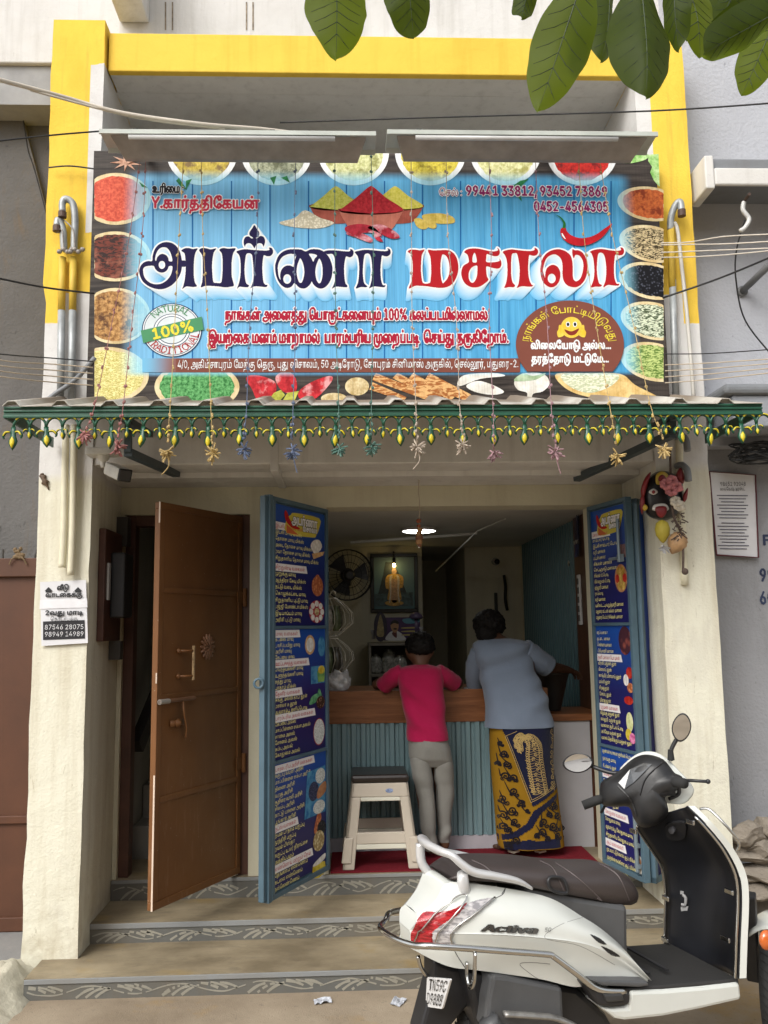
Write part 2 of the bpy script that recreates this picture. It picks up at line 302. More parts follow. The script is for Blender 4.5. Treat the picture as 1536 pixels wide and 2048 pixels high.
6,35,11,35,11,11,12,6,14,4,17,4,21,5,23,8,23,2,19,0],[50,-18,50,2,56,2,56,-18]],[2990,3021,55,[37,36,45,34,50,27,51,15,50,9,48,5,45,2,39,0,6,0,6,35,11,35,11,5,26,5,26,29,30,34],
[37,32,34,31,31,26,31,5,41,6,43,7,45,11,45,19,44,26,41,31],[28,43,24,45,23,48,24,51,28,52,31,51,32,48,31,45]],[37,0,63,[16,26,12,27,10,29,7,35,9,44,12,47,16,47,20,47,23,45,25,38,
24,30,20,27],[16,30,19,31,21,35,20,42,16,43,13,42,12,38,13,32],[47,-1,43,0,40,2,37,9,39,17,43,20,47,20,51,20,53,18,56,11,54,3,50,0],[47,3,49,4,51,9,50,15,47,16,43,15,42,11,43,5],
[13,0,45,47,50,47,18,0]],[2994,0,65,[16,-1,8,2,5,6,4,10,5,23,9,31,14,34,21,36,29,35,34,33,36,30,39,26,41,8,44,5,49,4,53,6,55,13,54,25,47,35,52,38,57,31,60,22,60,11,57,3,53,0,49,-1,
43,0,39,2,35,8,34,22,32,27,27,31,21,31,17,30,12,27,10,22,9,15,9,10,12,5,16,4,20,5,22,11,19,16,13,16,7,12,6,16,11,20,17,21,21,20,25,17,27,11,26,4,22,1]],[2986,3021,50,[6,0,6,35,11,
35,11,5,39,5,39,35,44,35,44,0],[25,43,22,45,21,48,22,51,25,52,28,51,29,48,28,45]],[2975,0,44,[6,0,6,35,11,35,11,5,43,5,43,0]],[2951,0,72,[16,-21,11,-20,7,-17,4,-14,3,-9,4,-4,7,1,
12,5,18,8,33,10,46,7,55,1,58,-7,56,-16,53,-19,48,-20,40,-20,34,-19,21,-11,13,-2,6,13,5,27,8,38,15,47,25,53,40,54,53,51,60,44,65,35,66,23,66,0,61,0,60,28,58,37,54,43,49,47,42,49,31,
49,24,47,18,43,15,39,11,30,11,17,16,3,24,-7,35,-14,42,-16,48,-15,51,-14,53,-10,52,-4,47,1,39,4,28,5,19,3,12,-1,9,-7,10,-13,15,-16,26,-14,36,-7,43,3,45,11,46,18,45,24,41,29,37,31,
28,31,25,29,24,24,27,20,32,21,34,23,34,27,31,33,36,33,38,29,39,25,38,20,36,17,32,16,26,16,22,18,19,21,18,25,20,30,23,34,27,36,38,36,47,31,51,22,50,8,46,-3,38,-13,27,-19]],[2993,
3021,56,[36,36,45,34,50,27,51,19,51,12,48,1,44,-5,37,-9,12,-11,9,-14,9,-20,3,-21,3,-12,8,-7,13,-6,34,-5,39,-2,43,1,45,7,46,16,45,23,42,29,39,31,35,32,32,31,30,29,28,22,28,0,23,0,
22,26,21,30,17,32,13,30,11,27,11,0,6,0,6,26,8,33,13,36,19,36,23,33,26,28,25,29,25,30,29,34],[28,43,25,45,23,48,25,51,28,52,31,51,32,48,31,45]],[2993,0,56,[36,36,45,34,50,27,51,19,
51,12,48,1,44,-5,37,-9,12,-11,9,-14,9,-20,3,-21,3,-12,8,-7,13,-6,34,-5,39,-2,43,1,45,7,46,16,45,23,42,29,39,31,35,32,32,31,30,29,28,22,28,0,23,0,22,26,21,30,17,32,13,30,11,27,11,0,
6,0,6,26,8,33,13,36,19,36,23,33,26,28,25,29,25,30,29,34]],[2990,3009,72,[27,-18,18,-17,12,-13,8,-8,5,-1,4,7,5,17,8,26,13,35,18,33,12,21,10,12,11,0,15,-8,19,-11,23,-13,34,-12,40,-8,
43,1,49,1,47,-7,43,-13,36,-17],[55,36,63,34,67,27,68,15,68,9,65,5,62,2,57,0,23,0,23,35,29,35,29,5,43,5,44,29,48,34],[55,32,51,31,49,26,49,5,58,6,61,7,62,11,63,19,62,26,58,31]],
[2975,3007,51,[6,0,6,35,11,35,11,5,50,5,50,0],[31,30,38,28,40,25,41,20,40,11,32,-18,27,-17,35,11,35,22,34,25,31,26,28,24,26,21,27,13,34,4,29,1,22,11,21,19,21,23,23,27,27,29]],
[2991,3021,62,[23,0,23,35,28,35,28,5,50,5,50,35,56,35,56,0],[15,-1,10,1,6,6,6,35,11,35,11,11,12,6,14,4,17,4,21,5,23,8,23,2,19,0],[31,43,28,45,26,48,28,51,31,52,34,51,35,48,34,45]],
[47,0,23,[22,49,7,-7,1,-7,16,49]],[2986,3009,50,[39,-18,39,0,6,0,6,35,11,35,11,5,39,5,39,35,44,35,44,-18]],[2965,3009,68,[32,-1,24,1,19,7,19,14,22,18,26,20,36,21,52,20,59,17,63,11,
65,4,64,-4,60,-12,54,-16,47,-19,36,-21,25,-20,18,-17,12,-13,8,-8,6,-2,4,6,6,20,13,35,18,33,13,23,10,16,10,6,12,-3,16,-8,21,-13,29,-15,35,-16,46,-14,54,-10,59,-2,59,7,56,12,52,15,
46,16,34,16,28,16,25,13,24,10,25,6,31,4,37,5,40,8,41,14,41,31,30,31,30,19,25,18,25,35,59,35,59,31,47,31,47,11,44,4,39,0]],[2997,0,67,[16,-1,8,2,5,6,4,10,4,19,5,25,11,33,16,35,23,
36,30,35,35,33,39,28,41,22,41,12,39,5,56,5,56,35,61,35,61,0,33,0,33,4,36,13,35,23,31,29,23,31,19,31,14,28,10,24,9,17,9,11,11,6,15,4,20,5,22,10,21,13,19,16,13,16,7,12,6,16,11,20,17,
21,21,20,25,17,27,11,26,4,22,1]],[2975,3009,65,[27,-19,22,-18,16,-16,11,-10,8,-6,5,10,6,29,10,40,19,49,31,54,43,53,48,51,53,48,58,39,59,29,59,0,54,0,53,31,52,38,49,43,45,47,39,49,
32,49,24,46,19,43,15,38,11,25,11,5,15,-7,20,-13,27,-14,33,-13,39,-8,41,-1,41,11,39,14,36,16,32,15,28,13,28,18,31,20,37,20,43,18,46,13,47,7,46,-5,43,-13,37,-17],[23,0,23,35,28,35,
28,0]],[3000,3021,82,[16,-1,11,0,7,3,5,8,4,13,5,25,8,30,12,33,19,36,28,36,34,32,38,28,36,28,36,30,41,35,46,36,51,35,54,32,56,29,58,8,61,5,65,4,70,6,72,10,73,15,70,26,65,35,70,38,
73,33,77,25,78,16,77,7,72,1,67,-1,62,-1,55,3,52,10,50,28,49,31,46,32,42,30,40,26,40,0,34,0,34,21,33,25,29,30,23,31,19,31,14,28,10,23,9,17,9,11,11,6,15,4,20,5,22,10,21,13,19,16,13,
16,7,12,6,16,11,20,17,21,21,20,25,17,27,11,26,4,22,1],[41,43,38,45,37,48,38,51,41,52,44,51,45,48,44,45]],[2994,3010,104,[2,-11,4,-7,8,-5,71,-5,71,-10,8,-10,8,-13,12,-15,20,-16,29,
-15,35,-13,39,-10,44,0,50,0,46,-10,41,-14,33,-19,22,-20,14,-20,7,-18,4,-15],[103,35,103,31,92,31,92,-10,86,-10,86,31,75,31,75,-10,70,-10,70,35],[16,-1,8,2,5,6,4,10,5,23,9,31,14,34,
21,36,29,35,34,33,36,30,39,26,41,8,44,5,49,4,53,6,55,13,54,25,47,35,52,38,57,31,60,22,60,11,57,3,53,0,49,0,43,0,39,2,35,8,34,22,32,27,27,31,21,31,17,30,12,27,10,22,9,15,9,10,12,5,
16,4,20,5,22,11,19,16,13,16,7,12,6,16,11,20,17,21,21,20,25,17,27,11,26,4,22,1]],[2979,0,105,[16,-1,11,0,7,3,5,8,4,16,4,21,6,27,10,31,17,35,26,36,35,35,42,32,48,26,52,17,52,8,49,1,
42,-1,35,2,32,8,33,18,37,28,44,34,51,36,61,36,68,33,73,28,77,23,79,12,79,6,77,2,73,0,69,-1,62,2,59,5,58,10,60,21,65,29,70,33,78,35,104,35,104,31,94,31,94,0,88,0,88,31,76,30,71,28,
67,25,64,18,64,10,65,6,69,4,72,5,74,12,72,20,69,26,64,29,58,31,52,31,46,29,40,24,38,16,38,7,39,5,42,4,45,5,47,10,47,16,44,23,37,30,25,31,19,31,14,28,11,23,9,18,9,11,11,6,15,4,20,5,
22,10,21,13,19,16,13,16,7,12,6,16,11,20,17,21,21,20,25,17,27,11,26,4,22,1]],[2994,3007,81,[56,54,67,51,71,48,74,43,76,34,76,0,70,0,70,34,69,41,66,45,62,48,56,49,50,48,47,45,45,41,
46,36,49,31,54,29,54,25,45,28,41,34,40,42,42,48,48,52],[16,-1,8,2,5,6,4,10,5,23,9,31,14,34,21,36,29,35,34,33,36,30,39,26,41,8,44,5,49,4,53,6,55,11,54,24,50,34,55,36,59,26,61,18,60,
8,56,2,51,0,47,-1,39,2,35,8,34,22,32,27,27,31,21,31,17,30,12,27,10,22,9,15,9,10,12,5,16,4,20,5,22,11,19,16,13,16,7,12,6,16,11,20,17,21,21,20,25,17,27,11,26,4,22,1]],[2997,3009,67,
[16,-1,8,2,5,6,4,10,4,19,5,25,11,33,16,35,23,36,30,35,35,33,39,28,41,22,41,12,39,5,56,5,56,35,61,35,61,0,33,0,33,4,36,13,35,23,31,29,23,31,19,31,14,28,10,24,9,17,9,11,11,6,15,4,20,
5,22,10,21,13,19,16,13,16,7,12,6,16,11,20,17,21,21,20,25,17,27,11,26,4,22,1],[56,-18,56,2,61,2,61,-18]],[2965,3021,53,[17,-1,8,1,4,7,4,14,7,18,11,20,18,21,40,20,46,18,49,12,49,7,
48,4,45,1,41,0,32,0,33,5,41,4,44,7,43,13,38,16,19,16,12,15,10,13,9,11,9,7,11,5,15,4,20,4,23,5,25,8,26,12,26,31,15,31,15,19,10,18,10,35,44,35,44,31,32,31,32,11,29,4,24,0],[28,43,25,
45,23,48,25,51,28,52,31,51,32,48,31,45]],[2993,3009,73,[36,36,41,36,46,32,50,27,51,22,51,6,49,-1,45,-10,37,-16,27,-20,16,-20,7,-18,4,-15,2,-11,3,-7,7,-6,64,-5,64,-10,9,-10,8,-11,8,
-12,10,-15,14,-16,27,-15,36,-11,41,-4,45,7,46,21,43,28,37,32,32,30,29,26,28,0,23,0,23,22,21,29,17,32,13,30,11,24,11,0,6,0,6,26,8,33,13,36,19,36,23,33,26,28,25,29,25,30,29,34],[62,
-10,62,35,67,35,67,-10]],[2979,3021,106,[16,-1,11,0,7,3,5,8,4,16,4,21,6,27,10,31,17,35,26,36,35,35,42,32,48,26,52,17,52,8,49,1,42,-1,35,2,32,8,33,18,37,28,44,34,51,36,61,36,68,33,
73,28,77,23,79,12,79,6,77,2,73,0,69,-1,62,2,59,5,58,10,60,21,65,29,70,33,78,35,104,35,104,31,94,31,94,0,88,0,88,31,76,30,71,28,67,25,64,18,64,10,65,6,69,4,72,5,74,12,72,20,69,26,
64,29,58,31,52,31,46,29,40,24,38,16,38,7,39,5,42,4,45,5,47,10,47,16,44,23,37,30,25,31,19,31,14,28,11,23,9,18,9,11,11,6,15,4,20,5,22,10,21,13,19,16,13,16,7,12,6,16,11,20,17,21,21,
20,25,17,27,11,26,4,22,1],[53,43,50,45,49,48,50,51,53,52,56,51,57,48,56,45]],[2950,0,84,[21,-8,10,-6,4,-2,2,1,2,5,3,8,7,10,61,11,61,7,10,7,8,5,8,1,15,-3,25,-3,35,-1,42,4,45,8,47,
16,45,23,42,29,37,31,32,32,28,31,25,29,24,25,25,22,30,20,34,21,35,24,34,29,32,33,36,34,39,29,40,25,39,20,36,17,32,16,27,16,22,18,20,21,19,25,21,32,26,35,32,36,41,35,47,30,51,24,52,
14,50,6,45,-1,38,-5,29,-7],[59,-21,52,-20,44,-16,41,-10,43,-6,49,-3,57,-4,56,-8,51,-7,47,-8,46,-11,48,-13,55,-16,67,-15,76,-10,78,-4,78,0,75,2,70,2,66,0,66,4,73,6,80,4,83,1,84,-4,
83,-9,81,-13,72,-18],[61,-8,61,35,66,35,66,-8]],[2984,3021,50,[36,23,43,21,47,15,47,6,45,-2,41,-6,35,-9,12,-11,9,-14,9,-20,3,-21,4,-12,8,-7,13,-6,32,-5,37,-3,40,0,42,8,40,16,38,18,
34,18,28,16,27,21],[6,0,6,35,39,35,39,31,28,31,28,0,22,0,22,31,11,31,11,0],[25,43,22,45,21,48,22,51,25,52,28,51,30,48,28,45]],[2996,3009,72,[54,-3,61,-5,62,-11,59,-17,52,-20,39,
-21,27,-19,17,-16,12,-12,6,-2,4,10,6,22,13,35,18,33,11,19,10,6,12,-2,16,-8,21,-12,28,-14,36,-16,48,-15,56,-13,57,-9,52,-7,45,-10,45,-6],[43,-11,43,1,49,1,49,-11],[55,36,63,34,67,
27,68,15,68,9,65,5,62,2,57,0,23,0,23,35,29,35,29,5,43,5,44,29,48,34],[55,32,51,31,49,26,49,5,58,6,61,7,62,11,63,19,62,26,58,31]],[2972,3021,65,[21,36,27,36,31,34,35,29,36,28,35,28,
37,32,41,35,47,36,53,35,56,33,60,29,61,24,61,17,58,10,51,6,41,4,20,4,14,2,11,-1,10,-4,11,-12,16,-15,22,-15,26,-13,38,-3,44,-1,50,-1,57,-3,60,-7,60,-14,57,-19,49,-20,45,-19,42,-17,
40,-13,40,-9,45,-3,49,-4,46,-8,46,-14,48,-16,52,-16,55,-13,55,-9,53,-6,48,-5,40,-7,31,-16,24,-20,14,-20,10,-19,6,-15,4,-10,4,-3,6,1,10,5,18,8,47,10,52,12,55,16,56,21,55,27,51,30,
46,32,42,30,39,27,38,13,33,13,31,26,29,30,24,32,17,31,11,28,9,25,9,21,10,18,12,17,17,16,21,20,19,26,16,28,11,29,15,32,21,30,24,27,26,23,25,18,23,15,19,12,13,12,9,13,6,16,4,19,5,28,
11,34],[32,43,29,45,28,48,29,51,32,52,35,51,36,48,35,45]],[2972,0,65,[21,36,27,36,31,34,35,29,36,28,35,28,37,32,41,35,47,36,53,35,56,33,60,29,61,24,61,17,58,10,51,6,41,4,20,4,14,2,
11,-1,10,-4,11,-12,16,-15,22,-15,26,-13,38,-3,44,-1,50,-1,57,-3,60,-7,60,-14,57,-19,49,-20,45,-19,42,-17,40,-13,40,-9,45,-3,49,-4,46,-8,46,-14,48,-16,52,-16,55,-13,55,-9,53,-6,48,
-5,40,-7,31,-16,24,-20,14,-20,10,-19,6,-15,4,-10,4,-3,6,1,10,5,18,8,47,10,52,12,55,16,56,21,55,27,51,30,46,32,42,30,39,27,38,13,33,13,31,26,29,30,24,32,17,31,11,28,9,25,9,21,10,18,
12,17,17,16,21,20,19,26,16,28,11,29,15,32,21,30,24,27,26,23,25,18,23,15,19,12,13,12,9,13,6,16,4,19,5,28,11,34]],[2954,0,99,[19,36,28,35,34,32,38,26,38,19,36,15,32,11,26,10,11,7,9,
6,10,5,96,5,96,0,12,0,7,1,5,2,4,5,5,9,6,10,26,14,31,17,33,19,33,24,32,27,28,30,23,32,15,32,11,30,9,27,10,22,14,20,18,21,19,27,17,33,20,34,23,30,24,26,24,21,22,18,19,16,13,16,6,19,
4,25,6,32,11,35],[55,8,50,10,46,14,44,21,46,28,49,33,54,35,61,36,67,35,70,33,69,27,64,31,58,32,53,30,50,26,49,21,50,15,53,13,57,13,59,17,57,21,53,21,48,17,47,20,51,24,54,25,59,25,
63,22,64,17,62,12,59,9],[69,9,70,35,96,35,96,31,88,31,88,9,83,9,83,31,74,31,74,9]],[2970,3021,46,[17,-1,8,1,4,5,3,11,6,17,11,20,15,21,44,21,44,17,18,16,11,15,9,13,9,10,9,7,12,5,21,
4,25,8,26,12,26,31,15,31,15,19,10,18,10,35,44,35,44,31,32,31,32,11,29,4,24,0],[28,43,25,45,23,48,25,51,28,52,31,51,32,48,31,45]],[2995,3009,95,[80,20,85,19,90,15,92,8,91,-1,89,-6,
84,-12,78,-15,70,-19,47,-21,38,-20,26,-18,20,-16,13,-11,8,-5,6,1,4,10,5,18,8,26,13,35,17,33,12,24,10,16,10,8,12,0,15,-5,20,-10,33,-14,44,-16,60,-15,71,-13,79,-9,85,-1,86,10,83,14,
81,16,77,15,73,13,73,18],[32,-1,26,1,22,6,20,16,22,25,26,31,32,35,39,36,48,35,52,32,51,26,45,31,37,31,30,28,26,22,25,13,27,7,31,4,36,5,38,10,38,13,36,16,30,16,23,12,22,16,27,20,33,
21,37,20,42,17,44,11,42,4,38,1],[51,0,52,35,84,35,84,31,73,31,73,0,68,0,68,31,56,31,56,0]],[2985,3008,82,[16,-1,11,0,7,3,5,8,4,13,4,21,6,27,10,31,14,34,23,36,33,35,42,32,48,26,52,
17,52,8,49,1,42,-1,35,2,32,8,33,20,38,29,44,33,51,35,78,35,78,31,67,31,67,0,62,0,62,31,48,30,41,25,38,18,37,10,39,6,42,4,46,5,47,12,46,19,41,26,37,30,29,31,21,31,16,29,12,25,9,20,
9,10,11,6,14,4,19,4,21,6,21,13,18,16,12,16,7,12,6,16,7,17,12,20,17,21,21,20,24,18,26,15,27,11,26,6,24,2,21,0],[72,54,76,53,81,51,83,46,82,41,76,38,71,38,69,40,67,42,66,46,69,52,73,
51,71,47,72,43,75,42,78,44,78,47,76,49,70,50,65,49,62,47,60,42,62,34,56,34,55,41,58,49,64,53]],[2970,3009,55,[17,-1,8,1,4,5,4,13,7,18,18,21,54,21,54,17,19,16,12,15,9,13,9,10,9,7,
12,5,21,4,25,8,26,12,26,31,15,31,15,19,10,18,10,35,44,35,44,31,32,31,32,11,29,4,24,0],[40,0,40,18,46,17,46,0]],[2980,3010,93,[17,-1,8,1,4,5,3,11,6,17,11,20,15,21,37,20,42,18,46,15,
49,8,49,-3,46,-10,43,-13,33,-19,23,-20,11,-20,4,-15,3,-12,3,-8,5,-6,8,-5,60,-5,60,-10,10,-10,8,-11,8,-12,11,-15,16,-16,26,-15,33,-14,39,-10,43,-4,44,3,44,8,41,12,38,15,32,16,18,16,
12,15,9,11,10,6,15,4,22,5,25,8,26,14,26,31,15,31,15,19,10,18,10,35,44,35,44,31,32,31,32,11,29,4,24,0],[59,-10,59,35,92,35,92,31,81,31,81,-10,75,-10,75,31,64,31,64,-10]],[2975,3008,
51,[6,0,6,35,11,35,11,5,50,5,50,0],[35,30,40,30,44,27,46,23,45,19,44,16,39,14,35,14,32,16,30,18,30,22,32,29,36,27,34,23,35,19,39,18,42,21,41,25,37,26,31,25,27,22,25,18,25,12,27,7,
31,3,26,1,23,5,20,10,20,20,22,25,25,28]],[2986,3010,61,[39,-9,39,0,6,0,6,35,11,35,11,5,39,5,39,35,44,35,44,-9],[51,6,57,4,60,1,60,-3,58,-11,50,-17,37,-20,22,-20,12,-18,6,-14,6,-10,
7,-7,11,-4,16,-4,25,-5,24,-10,16,-8,12,-9,12,-13,16,-15,34,-16,48,-13,54,-7,55,-1,51,2,44,0,44,5]],[2996,0,55,[37,36,45,34,50,27,51,15,50,9,48,5,45,2,39,0,6,0,6,35,11,35,11,5,26,5,
26,29,30,34],[37,32,34,31,31,26,31,5,41,6,43,7,45,11,45,19,44,26,41,31],[14,-4,19,-4,18,-9,12,-9,10,-12,11,-14,15,-16,26,-15,33,-7,41,-7,37,-9,33,-15,28,-19,23,-20,14,-20,7,-18,5,
-15,4,-12,5,-9,7,-6],[35,-11,28,-7,26,0,31,0,32,-4,35,-6,47,-6,47,-11]],[2958,0,51,[16,-1,10,1,5,6,4,15,5,24,8,29,14,33,22,35,33,35,33,31,18,29,14,27,10,22,9,15,10,7,14,4,20,5,22,
10,21,13,19,16,13,16,7,12,6,16,11,20,17,21,21,20,25,17,27,11,26,4,22,1],[34,0,34,31,31,31,32,35,50,35,50,31,39,31,39,0]],[2990,3008,55,[44,54,49,53,54,51,55,46,54,41,49,38,44,38,
41,40,39,42,39,46,42,52,45,51,43,47,44,43,48,42,50,44,51,47,48,49,43,50,38,49,35,47,33,42,34,34,29,33,28,40,30,48,35,52],[37,36,45,34,50,27,51,15,50,9,48,5,45,2,39,0,6,0,6,35,11,
35,11,5,26,5,26,29,30,34],[37,32,34,31,31,26,31,5,41,6,43,7,45,11,45,19,44,26,41,31]],[2974,3021,77,[63,20,69,19,72,15,74,10,74,3,73,-2,70,-9,66,-13,60,-17,53,-19,44,-20,25,-19,14,
-13,7,-4,5,5,5,15,8,26,13,35,17,33,11,18,10,10,11,2,14,-5,17,-8,26,-14,36,-15,47,-15,57,-13,63,-9,67,-4,68,0,68,11,66,15,63,16,59,15,55,13,55,18],[32,-1,26,1,22,6,20,15,22,24,25,
29,31,33,39,35,49,35,49,31,34,29,30,27,26,22,25,15,26,7,30,4,36,5,38,10,38,13,35,16,30,16,23,12,22,16,27,20,33,21,37,20,42,17,43,11,42,4,38,1],[50,0,50,31,48,31,48,35,66,35,66,31,
56,31,56,0],[39,43,36,45,34,48,36,51,39,52,42,51,43,48,42,45]],[2999,3021,85,[58,36,65,34,68,31,68,26,67,17,58,-18,53,-17,62,16,63,27,62,30,59,32,56,31,53,29,52,24,53,21,55,18,59,
17,68,17,76,21,81,21,81,0,50,0,51,5,76,5,76,16,70,12,61,12,54,13,49,18,47,25,48,30,52,35],[16,-1,10,1,6,5,4,10,4,19,5,25,10,31,14,34,21,36,32,35,36,32,39,28,41,23,42,16,39,5,56,5,
55,0,33,0,33,4,36,13,35,23,30,30,21,31,17,30,13,27,10,22,9,15,9,10,12,5,16,4,20,5,22,11,19,16,13,16,7,12,6,16,11,20,17,21,23,19,25,17,27,11,26,4,22,1],[42,43,39,45,38,48,39,51,42,
52,45,51,47,48,45,45]],[2970,3008,50,[17,-1,8,1,4,5,3,11,6,17,11,20,15,21,44,21,44,17,18,16,11,15,9,13,9,10,9,7,12,5,21,4,25,8,26,12,26,31,15,31,15,19,10,18,10,35,44,35,44,31,32,
31,32,11,29,4,24,0],[39,54,44,53,49,51,50,46,49,41,43,38,38,38,36,40,34,42,34,46,37,52,40,51,38,47,39,43,43,42,45,44,46,47,43,49,38,50,33,49,30,47,27,42,29,34,24,34,22,41,25,49,31,
53]],[2999,0,86,[58,36,65,34,68,31,68,26,67,17,58,-18,53,-17,62,16,63,27,62,30,59,32,56,31,53,29,52,24,53,21,55,18,59,17,68,17,76,21,81,21,81,0,50,0,51,5,76,5,76,16,70,12,61,12,54,
13,49,18,47,25,48,30,52,35],[16,-1,10,1,6,5,4,10,4,19,5,25,10,31,14,34,21,36,32,35,36,32,39,28,41,23,42,16,39,5,56,5,55,0,33,0,33,4,36,13,35,23,30,30,21,31,17,30,13,27,10,22,9,15,
9,10,12,5,16,4,20,5,22,11,19,16,13,16,7,12,6,16,11,20,17,21,23,19,25,17,27,11,26,4,22,1]],[2970,3010,76,[66,11,72,9,75,5,75,-2,73,-9,69,-13,63,-17,47,-20,31,-20,18,-16,9,-8,6,-2,4,
6,6,20,13,35,18,33,14,25,11,18,10,4,12,-3,15,-7,23,-13,33,-15,44,-16,55,-14,62,-12,68,-5,70,2,67,6,63,7,60,5,60,9],[32,-1,24,1,19,5,19,13,22,18,33,21,69,21,69,17,34,16,27,15,24,13,
24,10,24,7,28,5,36,4,40,8,41,12,41,31,30,31,30,19,25,18,25,35,59,35,59,31,47,31,47,11,44,4,39,0],[56,0,56,18,61,17,61,0]],[2965,3008,53,[17,-1,8,1,4,7,4,14,7,18,11,20,18,21,40,20,
46,18,49,12,49,7,48,4,45,1,41,0,32,0,33,5,41,4,44,7,43,13,38,16,19,16,12,15,10,13,9,11,9,7,11,5,15,4,20,4,23,5,25,8,26,12,26,31,15,31,15,19,10,18,10,35,44,35,44,31,32,31,32,11,29,
4,24,0],[42,54,47,53,52,51,53,46,52,41,47,38,42,38,39,40,37,42,37,46,40,52,43,51,41,47,42,43,46,42,48,44,49,47,46,49,41,50,36,49,33,47,31,42,32,34,27,34,26,41,29,49,35,53]],[2997,
3008,67,[16,-1,8,2,5,6,4,10,4,19,5,25,11,33,16,35,23,36,30,35,35,33,39,28,41,22,41,12,39,5,56,5,56,35,61,35,61,0,33,0,33,4,36,13,35,23,31,29,23,31,19,31,14,28,10,24,9,17,9,11,11,6,
15,4,20,5,22,10,21,13,19,16,13,16,7,12,6,16,11,20,17,21,21,20,25,17,27,11,26,4,22,1],[56,54,61,53,65,51,67,46,66,41,60,38,55,38,53,40,51,42,50,46,53,52,57,51,55,47,56,43,59,42,62,
44,62,47,61,49,57,50,51,49,47,47,44,40,45,36,47,33,56,30,56,25,49,26,44,29,41,34,39,40,41,46,44,51,50,53]],[84,0,41,[3,41,3,47,38,47,38,41,24,41,24,0,18,0,18,41]],[78,0,48,[6,0,6,
47,13,47,38,5,37,5,37,12,37,47,43,47,43,0,36,0,10,42,11,42,11,32,12,0]],[67,0,47,[24,-1,16,1,10,6,5,13,4,23,5,33,10,41,16,46,24,47,31,46,37,43,41,38,43,32,37,32,34,39,27,42,19,40,
13,35,10,29,10,18,13,11,17,7,22,5,29,6,34,9,37,15,43,15,41,8,37,3,31,0]],[68,0,46,[20,0,9,0,9,5,23,5,31,9,36,16,36,29,34,35,29,39,23,41,9,41,9,47,24,46,32,44,38,38,42,30,42,17,38,
8,35,4,30,2],[12,47,12,0,6,0,6,47]],[65,0,44,[2,0,19,47,25,47,43,0,36,0,21,44,22,44,20,36,8,0],[10,13,10,18,34,18,34,13]],[99,0,37,[19,-1,13,1,8,4,4,10,3,17,4,25,8,30,13,34,19,35,
28,33,31,30,33,26,28,24,25,28,21,30,16,30,13,29,11,25,9,21,9,14,11,9,15,5,19,4,25,6,28,11,33,9,31,5,28,2]],[116,0,21,[19,35,19,30,1,30,1,35],[6,43,12,43,12,8,14,5,18,5,19,0,11,0,8,
2,7,5]],[105,0,16,[5,0,5,35,11,35,11,0],[8,41,5,42,4,44,5,47,8,48,11,47,12,44,11,42]],[118,0,36,[15,0,2,35,8,35,19,2,17,2,28,35,34,35,21,0]],[97,0,36,[15,-1,9,0,5,3,3,8,3,14,5,16,
9,19,24,22,25,23,25,26,22,30,18,30,13,29,9,25,4,27,6,31,11,34,17,35,22,35,27,33,31,27,31,0,25,0,25,5,21,1],[16,4,20,5,24,8,25,12,25,17,12,15,9,12,8,10,9,7,12,5]],[71,0,48,[25,-1,
16,1,10,6,5,13,4,23,5,33,10,41,16,46,24,47,31,46,37,43,41,38,43,32,37,32,33,38,28,41,20,41,15,38,12,33,10,26,10,18,14,10,21,5,30,6,35,10,38,19,40,18,26,18,26,23,44,23,43,13,40,6,
32,1]],[70,0,38,[6,0,6,47,34,47,34,41,12,41,12,25,32,25,32,20,12,20,12,0]],[85,0,48,[24,-1,14,1,11,4,7,9,6,16,6,47,12,47,12,12,17,6,24,5,30,6,35,12,36,47,42,47,42,16,41,9,37,4,33,
1]],[82,0,41,[6,0,6,47,24,46,31,45,36,40,37,30,36,25,34,22,27,19,9,18,9,23,26,24,30,27,31,31,30,37,27,40,23,41,12,41,12,0],[32,0,21,21,28,21,39,0]],[76,0,36,[6,0,6,47,12,47,12,5,
33,5,33,0]],[73,0,28,[3,0,3,5,11,5,11,41,3,41,3,47,25,47,25,41,17,41,17,5,25,5,25,0]],[79,0,49,[24,-1,16,1,10,6,5,13,4,23,5,33,10,41,16,46,24,47,33,46,39,41,44,33,45,23,44,13,39,6,
33,1],[24,5,30,6,35,10,38,15,39,23,38,31,35,37,30,41,24,42,19,40,14,37,11,31,10,23,11,15,14,10,19,6]],[75,0,43,[10,13,10,20,33,47,41,47],[6,0,6,47,12,47,12,0],[34,0,17,24,21,28,41,
0]],[83,0,41,[21,-1,14,0,8,3,5,7,4,12,10,12,12,7,19,5,26,6,31,9,32,14,30,17,12,24,7,28,5,32,5,38,8,42,15,46,21,47,27,46,32,44,36,40,37,35,31,35,28,40,19,42,15,41,12,38,11,35,11,32,
15,29,33,22,36,18,37,13,36,7,33,3,28,0]],[80,0,41,[6,0,6,47,24,46,31,45,36,39,37,30,36,24,34,21,27,17,10,17,10,22,26,23,30,26,31,30,31,37,27,40,23,41,12,41,12,0]]]
